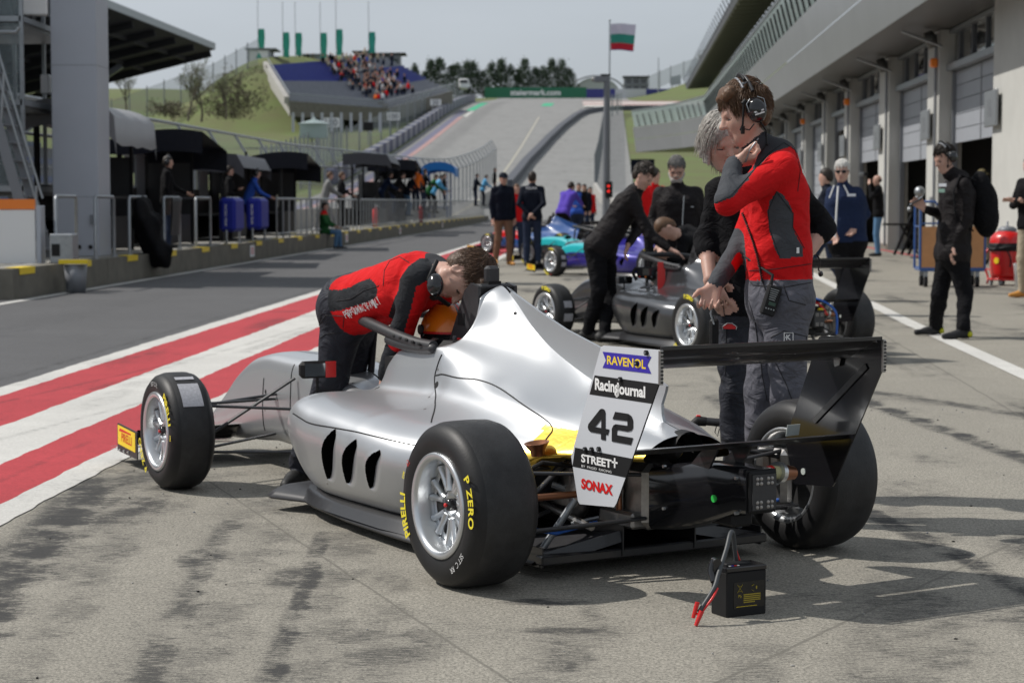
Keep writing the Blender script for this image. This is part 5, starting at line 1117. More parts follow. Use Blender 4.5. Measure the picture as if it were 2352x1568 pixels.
def race_car(loc, yaw, label, paint, main=False, accent=None, nosecol=None, fwing=None, finish=None, steer=0, halo_side=None, seed=0, plate=None, hoopcol=None):
    t = empty('racing_car', loc, yaw); tag(t, label, 'racing car', 'single-seater racing cars in the pit lane')
    body_mesh(paint, accent, main or loc[1] < 20, foil=main, lines=main).build('body', t)
    # engine cover fin
    b = MB(); f = [(1.0, .93), (.97, .968), (.756, .897), (.563, .838), (.332, .785), (.05, .722), (-.10, .676), (-.118, .668), (-.112, .648), (-.088, .600), (-.092, .56), (-.12, .50), (.33, .60), (.5, .65), (.66, .70), (.8, .77), (.95, .86)]
    b.prism(f, .012, frame((0, 0, 0), (1, 0, 0), (0, 0, 1)), paint); b.build('fin', t)
    # floor with raised edge and front foot
    b = MB(); Pf = [(2.10, .28), (2.02, .46), (1.95, .655), (1.90, .660), (1.74, .575), (1.60, .600), (1.2, .640), (.8, .655), (.55, .655), (.42, .60), (.30, .52), (.0, .50)]
    o_ = [[(x, y*s, .045) for x, y in Pf] for s in (1,)]
    for s in (1, -1):
        G = []
        for x, y in Pf: q = .045*max(0, min(1, (x-1.45)/.45)); G.append([(x, 0, .052+q), (x, s*(y-.14), .060+q), (x, s*(y-.08), .066+q*.8), (x, s*(y-.03), .064+q*.4), (x, s*y, .052+q*.2), (x, s*(y-.004), .043+q*.2), (x, 0, .040)])
        b.grid(np.array(G), M_['matt_carbon'], flip=(s < 0))
        # carbon step between sidepod and floor
        G = []
        for x, y in [(1.80, .53), (1.66, .572), (1.5, .60), (1.2, .612), (.9, .618), (.7, .60), (.5, .53)]: G.append([(x, s*(y-.10), .120), (x, s*(y-.012), .116), (x, s*(y+.004), .095), (x, s*(y+.030), .062)])
        b.grid(np.array(G), M_['carbon'], flip=(s > 0))
    b.build('floor', t)
    # diffuser
    b = MB()
    for s in (1, -1):
        b.add([(.42, 0, .10), (.42, s*.50, .055), (-.02, s*.49, .085), (-.06, s*.16, .15), (-.06, 0, .15)], [(0, 1, 2, 3, 4) if s < 0 else (4, 3, 2, 1, 0)], M_['matt_carbon'])
        b.add([(-.02, s*.49, .085), (-.06, s*.16, .15), (-.07, s*.16, .11), (-.035, s*.49, .04)], [(0, 1, 2, 3)], M_['carbon'])
        b.box((.15, s*.16, .115), (.45, .006, .11), carbon); b.box((.15, s*.485, .075), (.40, .006, .07), carbon)
        b.tube([(.02, s*.44, .10), (-.02, s*.33, .27)], .009, galv, 6, flat=((1, 0, 0), 1.6))
    b.box((-.045, 0, .068), (.05, 1.0, .035), carbon, bev=.006)
    b.build('diffuser', t)
    # rear end: engine, gearbox, crash structure
    b = MB(); b.box((.42, 0, .27), (.50, .42, .28), black, bev=.03); b.box((.30, .15, .30), (.28, .16, .22), alloyd, bev=.02); b.lathe([(0, 0), (.10, 0), (.10, .03), (.07, .045), (0, .045)], Matrix.Translation((.20, .18, .26)) @ Matrix.Rotation(-PI/2, 4, 'X'), alloyd, 20)
    for k in range(14): b.cyl((random.uniform(-.02, .45), random.uniform(-.12, .28), random.uniform(.16, .36)), (random.uniform(-.02, .4), random.uniform(.0, .28), random.uniform(.16, .36)), random.uniform(.006, .014), random.choice([alloyd, black, black, galv]), 8)
    b.build('engine', t)
    b = MB(); b.box((.02, 0, .275), (.36, .24, .24), M_['machined_metal'], bev=.03); b.box((-.02, .08, .19), (.22, .16, .06), alloyd, bev=.01)
    for k in range(9): a = k*.7; b.cyl((-.165, .10*math.cos(a), .27+.09*math.sin(a)), (-.175, .10*math.cos(a), .27+.09*math.sin(a)), .010, galv, 8)
    b.box((.0, .135, .30), (.06, .02, .20), alloyd, bev=.006); b.tube([(.1, .15, .36), (.02, .17, .33), (-.03, .15, .28), (-.02, .14, .20)], .012, copperm, 8)
    b.build('gearbox', t)
    b = MB()
    secs = [(-.17, .115, .165, .385), (-.30, .095, .18, .415), (-.45, .075, .225, .428), (-.60, .066, .275, .430), (-.665, .064, .280, .430)]
    b.grid(np.array([[(x, y, z_) for y, z_ in ((w-.012, z0), (w, z0+.015), (w, z1-.015), (w-.012, z1), (-w+.012, z1), (-w, z1-.015), (-w, z0+.015), (-w+.012, z0))] for x, w, z0, z1 in secs]), blackg, True, False, True)
    b.add([(-.665, y, z_) for y, z_ in ((-.064, .28), (.064, .28), (.064, .43), (-.064, .43))], [(0, 1, 2, 3)], black); b.box((-.50, 0, .245), (.14, .09, .05), black, bev=.01)
    for x_ in (-.25, -.42, -.62):
        for z_ in (.25, .40): b.cyl((x_, .06+.04*(x_ > -.4), z_+.03*(x_ < -.3)*(z_ < .3)), (x_, .075+.036*(x_ > -.4), z_+.03*(x_ < -.3)*(z_ < .3)), .006, alloy, 8)
    b.cyl((-.50, .064, .315), (-.50, .0765, .315), .013, green, 18); b.build('crash_structure', t)
    b = MB(); b.box((-.672, 0, .355), (.018, .115, .140), black, bev=.006); b.prism([(-.050, -.060), (.050, -.060), (.050, .060), (-.050, .060)], .006, frame((-.683, 0, .355), (0, 1, 0), (0, 0, 1)), M_['matt_carbon'])
    for yy in (-.036, -.020, .010, .026):
        for zz_ in (-.050, -.034, .030, .046): b.ball((-.686, yy+.005, .355+zz_), .0068, lampm, 5)
    b.build('rain_light', t)
    b = MB()   # starter nozzle with red and pale sleeve, exhaust, hoses
    b.cyl((-.575, -.055, .402), (-.56, -.125, .400), .012, redp, 14, .024); b.cyl((-.56, -.125, .400), (-.55, -.158, .395), .024, mat('pale_sleeve', (.42, .40, .22), .7), 14); b.cyl((-.55, -.158, .395), (-.545, -.178, .392), .038, alloy, 20); b.cyl((-.545, -.178, .392), (-.53, -.245, .385), .031, copperm, 16, .024); b.tube([(-.55, -.16, .36), (-.50, -.15, .33), (-.40, -.12, .33)], .010, galv, 8)
    b.build('starter_nozzle', t)
    # exhaust tail cover with dark mouth
    b = MB(); b.lathe([(.062, 0), (.066, .05), (.052, .10)], Matrix.Translation((-.255, .0, .455)) @ Matrix.Rotation(PI/2, 4, 'Y'), black, 20); b.build('tail_pipe', t)
    if main:
        b = MB(); Mx = Matrix.Translation((.150, .385, .432)) @ Matrix.Rotation(R(-8), 4, 'X'); b.lathe([(.024, -.02), (.027, .0), (.046, .026), (.047, .029), (.044, .029), (.025, .003), (0, .003)], Mx, copperm, 28); b.build('turbo_outlet', t)
    # suspension and driveshafts
    for s in (1, -1):
        b_ = []
        yo = .64
        b_ += [((.30, s*.20, .19), (.04, s*yo, .16)), ((-.10, s*.12, .19), (.0, s*yo, .16)), ((.28, s*.18, .345), (.02, s*yo, .385)), ((-.12, s*.11, .355), (.0, s*yo, .385)), ((-.14, s*.11, .20), (-.07, s*yo, .18)), ((.16, s*.10, .50), (.02, s*yo, .17))]
        b_ += [((2.95, s*.17, .20), (2.76, s*.69, .165)), ((2.42, s*.215, .17), (2.75, s*.69, .165)), ((2.92, s*.17, .375), (2.76, s*.69, .385)), ((2.45, s*.215, .365), (2.75, s*.69, .385)), ((2.90, s*.18, .40), (2.85, s*.70, .36)), ((2.62, s*.21, .50), (2.75, s*.68, .19))]
        for q_ in b_: b = MB(); arms(b, [q_], r=.013); b.build('suspension_arm', t)
    for s in (1, -1): b = MB(); b.cyl((0, s*.12, .285), (0, s*.64, .285), .013, copperm, 10); b.build('driveshaft', t)
    for s in (1, -1):
        b = MB(); b.tube([(.04, s*.2, .17), (.0, s*.4, .15), (-.02, s*.6, .2)], .007, bluetube if main else black, 6); b.tube([(.1, s*.2, .36), (.06, s*.42, .40), (-.02, s*.60, .36)], .008, black, 6); b.build('brake_hose', t)
        for x_ in (0, 2.757): b = MB(); b.box((x_, s*(.62 if x_ < 1 else .66), .28), (.10, .06, .22), alloyd, bev=.02); b.box((x_+.09, s*(.62 if x_ < 1 else .66), .32), (.07, .07, .13), alloyd, bev=.015); b.build('upright', t)
    # wheels
    kw = dict(hi=main)
    wheel(t, 0, .755, .2875, .25, 1, .2, 0, marks=(190, 15, 'SET C  RR', 130, '42', -32), **kw)
    wheel(t, 0, -.755, .2875, .25, -1, .3, 0, txt=False, **kw)
    wheel(t, 2.757, .75, .27, .20, 1, .1, steer, marks=(35, 212, 'SET C FL', 268), grey_patch=True if main else 2, **kw)
    wheel(t, 2.757, -.75, .27, .20, -1, .5, steer, txt=False, **kw)
    # rear wing
    rw = empty('rear_wing', (0, 0, 0), 0, t)
    prof = [(-.38, .853), (-.74, .857), (-.736, .75), (-.487, .318), (-.275, .300), (-.262, .306), (-.216, .452), (-.402, .836)]
    prof = [(-.415, .851), (-.74, .857), (-.736, .75), (-.495, .33), (-.48, .314), (-.27, .297), (-.258, .306), (-.214, .455), (-.388, .825), (-.398, .845)]
    for s in (1, -1):
        b = MB(); M = frame((0, s*.47, 0), (-1, 0, 0) if s > 0 else (1, 0, 0), (0, 0, 1)); pp = [((-x if s > 0 else x), z_) for x, z_ in prof]
        pm = (plate or blackg); b.prism(pp, .006, M, blackg, pm if s > 0 else blackg)
        if s > 0 and main:
            # outward face: local x runs to the tail, y up
            Lf = lambda z_: (.398 - (.825-z_)*(.388-.214)/(.825-.455)) if z_ > .455 else .214 + (.455-z_)*(.258-.214)/(.455-.306)
            Rt = lambda z_: .738 - max(0, .75-z_)*(.736-.495)/(.75-.33)
            def strip_(z0, z1, mt, e=.0002):
                M2 = M @ Matrix.Translation((0, 0, .0034+e)); mid_ = [z0] + ([.75] if z0 < .75 < z1 else []) + [z1]
                L_ = [(Lf(z_)+.0, z_) for z_ in reversed(mid_)]; R_ = [(Rt(z_), z_) for z_ in mid_]
                b.prism(R_ + L_, .0004, M2, mt)
            s1 = lambda x, z_: (x, z_)
            def sband(zl0, zr0, zl1, zr1, mt):      # band sloping slightly down to the tail
                P0 = (Lf(zl1), zl1); P1 = (Rt(zr1), zr1); P2 = (Rt(zr0), zr0); P3 = (Lf(zl0), zl0)
                b.prism([P3, P2, P1, P0] if True else [], .0006, M @ Matrix.Translation((0, 0, .0036)), mt)
            sband(.680, .680, .747, .747, black)
            sband(.422, .422, .489, .489, black)
            T = lambda x, z_, a=0: M @ Matrix.Translation((x, z_, .0050)) @ Matrix.Rotation(a, 4, 'Z')
            e0 = T(0, 0)
            b.prism([(.41, .776), (.694, .777), (.672, .804), (.694, .832), (.41, .830), (.43, .802)], .0006, T(0, 0) @ Matrix.Translation((0, 0, -.0008)), bluet)
            b.textfit('RAVENOL', .226, .030, T(.551, .8045), M_['sticker_yellow'], .022)
            b.textfit('Racing', .146, .052, T(.438, .7125), white, .035); b.textfit('Journal', .172, .049, T(.576, .7085), white, .035)
            four = [(.394,.633),(.404,.6375),(.415,.638),(.424,.635),(.4285,.627),(.4285,.571),(.453,.571),(.444,.553),(.4305,.553),(.4305,.534),(.403,.534),(.403,.553),(.338,.553),(.327,.558),(.322,.567),(.325,.578)]
            b.prism(four[:6]+[(.4285,.5705),(.4045,.5705),(.4045,.612)], .0008, e0, black); b.prism([four[0],(.4045,.6375),(.4045,.603),(.3665,.5735),four[15]], .0008, e0, black)
            b.prism([(.4285,.5725),(.453,.5725),(.444,.553),(.4305,.553),(.338,.553),(.327,.558),(.322,.567),(.325,.578),(.3665,.5725)], .0009, e0, black); b.prism([(.403,.554),(.4305,.554),(.4305,.534),(.403,.534)], .0009, e0, black)
            # figure two: top bar, right side, middle bar, left side, base bar
            for q in ([(.488,.635),(.565,.635),(.580,.611),(.472,.609)], [(.565,.635),(.583,.629),(.592,.616),(.592,.591),(.583,.581),(.562,.576),(.5605,.595),(.5605,.611)], [(.562,.576),(.5605,.595),(.492,.594),(.478,.589),(.499,.576)], [(.492,.594),(.478,.589),(.468,.576),(.468,.534),(.4975,.534),(.4975,.570),(.504,.577)], [(.4975,.558),(.593,.558),(.580,.534),(.4975,.534)]): b.prism(q, .0008, e0, black)
            b.textfit('STREET', .186, .029, T(.374, .458), white, .035)
            for q in ([(.482,.480),(.490,.480),(.490,.447),(.482,.447)], [(.469,.468),(.503,.468),(.503,.462),(.469,.462)]): b.prism(q, .0006, e0, white)
            b.textfit('BY  PAGID  RACING', .184, .008, T(.375, .431), white, 0)
            b.textfit('SONAX', .193, .036, T(.378, .3705), redt, .045)
            for (x, z_) in ((.67, .843), (.615, .805), (.520, .745), (.308, .490), (.349, .494), (.393, .500)): b.cyl(M @ Vector((x, z_, .003)), M @ Vector((x, z_, .012)), .0085, black, 12); b.cyl(M @ Vector((x, z_, .012)), M @ Vector((x, z_, .0135)), .004, galv, 8)
        if s < 0:
            Mi = frame((0, -.4665, 0), (-1, 0, 0), (0, 0, 1)); b.cyl(Mi @ Vector((.32, .35, 0)), Mi @ Vector((.32, .35, .003)), .012, M_['duct_tape'], 14)
        for x_ in (-.742,): b.box((x_, s*.47, .80), (.012, .014, .112), alloyd, bev=.002)
        for q in range(9): b.box((-.7485, s*.47, .752+q*.012), (.003, .010, .005), black)
        b.build('endplate', rw)
    def foil_(x0, z0, ch, th, ang, cam_, mt, y=.466, name='wing_plane', thin=False):
        b = MB(); k = 14; up, dn = [], []
        for i in range(k+1):
            u = (1-math.cos(PI*i/k))/2; yt = th*ch*5*(.2969*math.sqrt(u)-.126*u-.3516*u*u+.2843*u**3-.1015*u**4); yc = -cam_*ch*4*u*(1-u); up.append((u*ch, yc+yt)); dn.append((u*ch, yc-yt))
        lp = up + dn[::-1][1:-1]; ca, sa = math.cos(ang), math.sin(ang)
        P2_ = [(x0 - (px*ca - pz*sa), z0 + px*sa + pz*ca) for px, pz in lp]
        G = np.array([[(x, yy, z_) for x, z_ in P2_] for yy in (-y, -y/2, 0, y/2, y)]); b.grid(G, mt, True, False, True)
        o = b.build(name, rw); return o
    foil_(-.43, .782, .20, .09, R(9), .07, carbon); foil_(-.60, .812, .13, .07, R(24), .05, carbon); foil_(-.40, .487, .17, .09, R(8), .06, carbon)
    b = MB(); b.box((-.735, 0, .861), (.008, .93, .012), carbon)
    if main:
        b.prism([(-.03, .018), (.045, .022), (.018, -.012), (.010, -.045), (-.012, -.055), (-.018, -.045)], .003, frame((-.52, -.455, .80), (-1, 0, -.1), (0, 0, 1)) , alloyd); b.prism([(-.028, -.022), (.03, -.02), (.03, .02), (-.028, .02)], .002, frame((-.40, -.35, .517), (0, -1, 0), (-.2, 0, 1)), M_['duct_tape'])
        b.beam((-.38, -.462, .54), (-.66, -.462, .76), .004, .022, carbon)
        b.prism([(-.016, 0), (.016, 0), (0, .02)], .003, frame((-.70, -.462, .845), (-1, 0, 0), (0, 0, 1)), alloyd)
    b.build('wing_bracket', rw)
    b = MB(); 
    for s in (.07, -.07): b.prism([(-.10, .40), (-.30, .36), (-.44, .485), (-.52, .485), (-.46, .40), (-.38, .30), (-.10, .28)], .008, frame((0, s, 0), (1, 0, 0), (0, 0, 1)), carbon)
    b.build('wing_pylon', rw)
    # front wing
    fw = empty('front_wing', (0, 0, 0), 0, t)
    b = MB()
    for s in (1, -1):
        for (x0, z0, ch, dz) in ((3.86, .075, .26, .03), (3.66, .115, .12, .04), (3.55, .155, .11, .045)):
            G = [[(x0 - u*ch, s*(.10 if j == 0 else .69), z0 + dz*u*u + .012*(math.sin(PI*u)) ) for u in np.linspace(0, 1, 7)] for j in (0, 1)]
            G2 = [[(p[0], p[1], p[2]-.012) for p in row] for row in G]; b.grid(np.array(G), fwing or carbon, flip=s < 0); b.grid(np.array(G2), carbon, flip=s > 0)
    b.build('wing_plane', fw)
    for s in (1, -1):
        b = MB(); M = frame((0, s*.70, 0), (-s, 0, 0), (0, 0, 1)); X = lambda x: -s*x
        b.prism([(X(3.70), .072), (X(3.70), .205), (X(3.69), .213), (X(3.42), .192), (X(3.42), .055)], .006, M, M_['matt_carbon'])
        if s > 0:
            b.prism([(X(3.688), .108), (X(3.688), .205), (X(3.44), .185), (X(3.44), .088)], .0012, M @ Matrix.Translation((0, 0, .0045)), yellowb)
            b.text('PIRELLI', .062, M @ Matrix.Translation((X(3.560), .143, .0060)) @ Matrix.Rotation(-.07, 4, 'Z'), redt, .012, 0, .80)
            b.prism([(X(3.668), .176), (X(3.655), .190), (X(3.50), .176), (X(3.50), .168)], .0008, M @ Matrix.Translation((0, 0, .0056)), redt)
            for q in (3.66, 3.60, 3.54): b.cyl((q, .702, .072), (q, .708, .082), .006, alloy, 8)
        b.build('endplate', fw)
    # halo
    b = MB(); hz = lambda u: 0
    left = [(1.16, .262, .742), (1.28, .270, .748), (1.42, .274, .765), (1.60, .270, .790), (1.80, .248, .812), (1.98, .200, .824), (2.11, .115, .828), (2.16, 0, .828)]
    pts = left + [(x, -y, z_) for x, y, z_ in left[-2::-1]]
    def cr(P_, n=6):
        P_ = [Vector(p) for p in P_]; out = []
        for i in range(len(P_)-1):
            p0, p1, p2, p3 = P_[max(i-1, 0)], P_[i], P_[i+1], P_[min(i+2, len(P_)-1)]
            for k in range(n): u = k/n; out.append(.5*((2*p1)+(p2-p0)*u+(2*p0-5*p1+4*p2-p3)*u*u+(-p0+3*p1-3*p2+p3)*u**3))
        return out + [P_[-1]]
    hp = cr(pts); b.tube(hp, .0245, M_['matt_carbon'], 14)
    # flared feet over the cockpit side
    for s in (1, -1):
        b.tube(cr([(1.56, s*.268, .750), (1.40, s*.272, .735), (1.25, s*.270, .728), (1.14, s*.266, .735)]), [.008]+[.022]*17+[.010], M_['matt_carbon'], 10)
        for q in range(5): b.ball((1.44-q*.055, s*.297, .770-q*.005), (.014, .004, .009), black, 5)
    b.tube([(2.16, 0, .828), (2.20, 0, .74), (2.24, 0, .55)], [.024, .020, .024], M_['matt_carbon'], 10, flat=((1, 0, 0), .6))
    if finish: b.text('FIA', .01, I4((0, 0, .9)), white)
    b.build('halo', t)
    # roll hoop structure and camera pod
    b = MB(); hc = M_['matt_carbon']
    for s in (1, -1):
        b.prism([(1.335, .745), (1.30, .80), (1.20, .965), (1.15, .998), (1.085, .985), (1.09, .76)], .016, frame((0, s*.085, 0), (1, 0, 0), (0, 0, 1)), hc); b.box((1.225, s*.0945, .845), (.05, .004, .05), black); b.cyl((1.28, s*.09, .765), (1.28, s*.099, .765), .010, galv, 10); b.cyl((1.14, s*.09, .765), (1.14, s*.099, .765), .010, galv, 10)
    b.box((1.135, 0, .982), (.07, .15, .024), hc, bev=.01); b.box((1.10, 0, .87), (.03, .16, .22), black)
    b.build('roll_hoop', t)
    b = MB(); b.box((1.135, 0, 1.030), (.045, .062, .075), hoopcol or M_['matt_carbon'], bev=.012); b.box((1.128, 0, .99), (.04, .06, .03), black); b.build('camera_pod', t)
    # headrest, steering wheel, mirrors, windscreen lip
    b = MB(); b.box((1.20, 0, .70), (.14, .40, .12), black, bev=.03); b.box((1.45, .205, .62), (.45, .05, .14), black, bev=.02); b.box((1.45, -.205, .62), (.45, .05, .14), black, bev=.02); b.build('headrest', t)
    b = MB(); b.lathe([(.0, 0), (.105, 0), (.115, .01), (.105, .02), (0, .02)], Matrix.Translation((1.83, 0, .56)) @ Matrix.Rotation(R(-70), 4, 'Y'), black, 24); b.cyl((1.83, 0, .56), (2.05, 0, .48), .02, black, 8); b.build('steering_wheel', t)
    for s in (1, -1):
        m = empty('mirror', (1.93, s*.42, .60), 0, t)
        b = MB(); b.box((0, 0, 0), (.05, .17, .075), (accent or (black if main else paint)), bev=.016); b.build('mirror_housing', m)
        b = MB(); b.box((-.0265, 0, 0), (.003, .145, .058), M_['mirror_glass'], bev=.001); b.build('mirror_glass', m)
        if main: b = MB(); b.box((-.0285, -s*.052, 0), (.004, .050, .070), redp, bev=.001); b.build('red_cap', m)
        b = MB(); b.tube([(0, 0, -.03), (.0, 0, -.11), (-.02, -s*.06, -.125), (-.03, -s*.16, -.12)], .007, black, 6); b.build('mirror_stay', m)
    return t
M_['mirror_glass'] = mat('mirror_glass', (.06, .065, .07), .05, 1)  # dark reflection is put into the mirror's own colour
PANEL[:] = [[(1.08,9.76),(1.104,8.84),(1.048,8.04),(.90,7.16),(.75,6.3)],
 [(1.10,8.84),(.92,8.96),(.784,9.28),(.648,9.36),(.472,9.04),(.28,8.56),(.208,7.96),(.192,7.0),(.168,5.12)],
 [(1.66,4.42),(1.4,4.38),(.93,4.8),(.55,5.0)], [(3.08,6.2),(3.10,2.0)], [(2.70,9),(2.70,2.6)]]
CARPOS = (.4996, 7.2524); CARYAW = 2.1109
car1 = race_car((*CARPOS, 0), CARYAW, 'silver single-seater racing car with number 42 on the white rear wing plate, in the foreground', silver, main=True, plate=plate, steer=R(-3))
car2 = race_car((2.274, 17.233, 0), R(115.7), 'dark graphite grey single-seater racing car parked behind the silver one', dkpaint, steer=R(6))
# ================================================================== PEOPLE (each body one continuous implicit surface)
def rotz(v, a): c, s = math.cos(a), math.sin(a); return Vector((v.x*c - v.y*s, v.x*s + v.y*c, v.z))
V3 = Vector
SK, TOP, TRO, SHO, CUF, COLR, SOL = range(7)     # material slots
def hand_prims(w, d, nrm, side, curl=.5, L=.19, thumb=.6, k=.006, spread=.06):
    """w wrist, d direction of the fingers, nrm out of the palm, side towards the thumb"""
    d = V3(d).normalized(); n = (V3(nrm) - d*V3(nrm).dot(d)).normalized(); s = n.cross(d); s = s if s.dot(V3(side)) > 0 else -s
    pl = L*.50; P_ = []
    for q in (-.030, -.010, .010, .030): P_.append(cap(w + s*q*.55 + d*.005, w + d*pl*(1 - abs(q)*1.2) + s*q, .0165, .0125, SK, .012))
    P_.append(cap(w + s*.02 + d*.02 + n*.006, w + s*.036 + d*.05 + n*.012, .016, .014, SK, .012))
    for i, (q, fl) in enumerate(((.031, .92), (.0105, 1.0), (-.010, .95), (-.030, .76))):
        b0 = w + d*pl*(1 - abs(q)*1.2) + s*q; a = 0; p = b0; r0 = .0095 - .0012*(i == 3); c_ = curl*(1 + .18*i)
        for j, ln in enumerate((.042, .027, .021)):
            a += c_*(.75, 1.0, .7)[j]; dd = (d*math.cos(a) + n*math.sin(a) + s*spread*(1.5-i)).normalized(); e = p + dd*ln*fl*(L/.19); P_.append(cap(p, e, r0, r0*.9, SK, k)); p = e; r0 *= .9
    tb = w + s*.030 + d*.030 + n*.008; td = (s*.75 + d*.75 + n*(.25+thumb*.6)).normalized(); t1 = tb + td*.036; td2 = (d*1.0 + s*(.45-thumb*.3) + n*(.3+thumb*.7)).normalized(); t2 = t1 + td2*.028; t3 = t2 + (td2 + n*.2*thumb).normalized()*.022
    P_ += [cap(tb, t1, .0135, .0115, SK, .008), cap(t1, t2, .0112, .0100, SK, k), cap(t2, t3, .0100, .0082, SK, k)]
    return P_
def head_prims(hc, f, up, s=1.0, age=0, beard=False, near=True):
    f = V3(f).normalized(); up = (V3(up) - f*V3(up).dot(f)).normalized(); r = f.cross(up); Mh = Matrix((r, f, up)).transposed().to_3x3()
    A = lambda x, y, z_: hc + (r*x + f*y + up*z_)*s
    P_ = [ell(A(0, -.008, .022), np.array((.076, .096, .092))*s, Mh, SK, .03), ell(A(0, .030, -.030), np.array((.060, .062, .080))*s, Mh, SK, .03),
          cap(A(0, .060, -.098), A(0, .052, -.088), .020*s, .024*s, SK, .03)]
    for q in (-1, 1): P_ += [cap(A(q*.052, .005, -.055), A(q*.018, .058, -.092), .020*s, .018*s, SK, .025)]
    if near:
        P_ += [cap(A(-.030, .082, .014), A(.030, .082, .014), .012*s, .012*s, SK, .012)]
        P_ += [cap(A(0, .090, .004), A(0, .108, -.028), .008*s, .012*s, SK, .010), ell(A(0, .112, -.031), np.array((.011, .011, .009))*s, Mh, SK, .008)]
        for q in (-1, 1):
            P_ += [ell(A(q*.031, .080, -.003), np.array((.017, .012, .011))*s, Mh, SK, .006, sub=True), ell(A(q*.031, .0705, -.004), np.array((.0115,)*3)*s, Mh, 7, .002), ell(A(q*.011, .100, -.034), np.array((.007, .009, .006))*s, Mh, SK, .006)]
            P_ += [cap(A(q*.031, .0815, .0045), A(q*.040, .076, .002), .0055*s, .0045*s, SK, .004), cap(A(q*.034, .050, -.03), A(q*.040, .046, -.035), .026*s, .022*s, SK, .025)]
            P_ += [ell(A(q*.076, -.006, -.008), np.array((.009, .020, .032))*s, Mh, SK, .005), ell(A(q*.082, -.002, -.006), np.array((.006, .010, .018))*s, Mh, SK, .004, sub=True)]
        P_ += [cap(A(-.017, .087, -.061), A(.017, .087, -.061), .0048*s, .0048*s, 8, .006), cap(A(-.014, .087, -.070), A(.014, .087, -.070), .0056*s, .0056*s, 8, .006), ell(A(0, .101, -.0652), np.array((.024, .010, .0015))*s, Mh, SK, .002, sub=True)]
    else: P_ += [cap(A(0, .088, .0), A(0, .104, -.030), .010*s, .012*s, SK, .012)]; P_ += [ell(A(q*.076, -.004, -.008), np.array((.010, .020, .030))*s, Mh, SK, .008) for q in (-1, 1)]
    return P_, A, Mh, (r, f, up)
def noise3(P_, sc, seed=0):
    r = np.random.default_rng(seed); o = np.zeros(len(P_))
    for k in range(6):
        d = r.normal(size=3); d /= np.linalg.norm(d); w = sc*(1+.5*k)*.9; o += np.sin(P_ @ d*w + r.uniform(0, 6) + 1.5*np.sin(P_ @ r.normal(size=3)*w*.35))/(1+.4*k)
    return o/2.2
from mathutils.bvhtree import BVHTree
class Skin:      # finds points on a finished figure so that seams, badges and cables lie on its surface
    def __init__(s, o):
        me = o.data; n = len(me.vertices); a = np.zeros(n*3); me.vertices.foreach_get('co', a); V = a.reshape(-1, 3) + np.array(o.location)
        s.t = BVHTree.FromPolygons(V.tolist(), [tuple(p.vertices) for p in me.polygons])
    def hit(s, px, py, off=0.0):
        c = V3((0, 0, CAM_H)); d = (at(px, py, 1.0) - c).normalized(); p, n, i, L = s.t.ray_cast(c, d)
        if p is None: return None, None
        return p + n*off, n
    def seam(s, pts, r=.0016, mt=None, b=None, step=5, off=.001):
        b = b or MB(); mt = mt or black; out = []
        for (x0, y0), (x1, y1) in zip(pts[:-1], pts[1:]):
            k = max(1, int(math.hypot(x1-x0, y1-y0)/step))
            for j in range(k+1):
                p, n = s.hit(x0+(x1-x0)*j/k, y0+(y1-y0)*j/k, off)
                if p is not None and (not out or (p-out[-1]).length > .001): out.append(p)
        runs = [[]]
        for p in out:
            if runs[-1] and (p-runs[-1][-1]).length > .06: runs.append([])
            runs[-1].append(p)
        for q in runs:
            if len(q) > 1: b.tube(q, r, mt, 5)
        return b
def inpoly(Cn, poly, Y):      # cutting pattern of a garment panel in the plane of the figure
    W = [at(x, y, Y) for x, y in poly]; X, Z = Cn[:, 0], Cn[:, 2]; ins = np.zeros(len(Cn), bool); n = len(W)
    for i in range(n):
        a, c = W[i], W[(i+1) % n]; cond = ((a.z > Z) != (c.z > Z)) & (X < (c.x-a.x)*(Z-a.z)/((c.z-a.z) or 1e-9) + a.x); ins ^= cond
    return ins
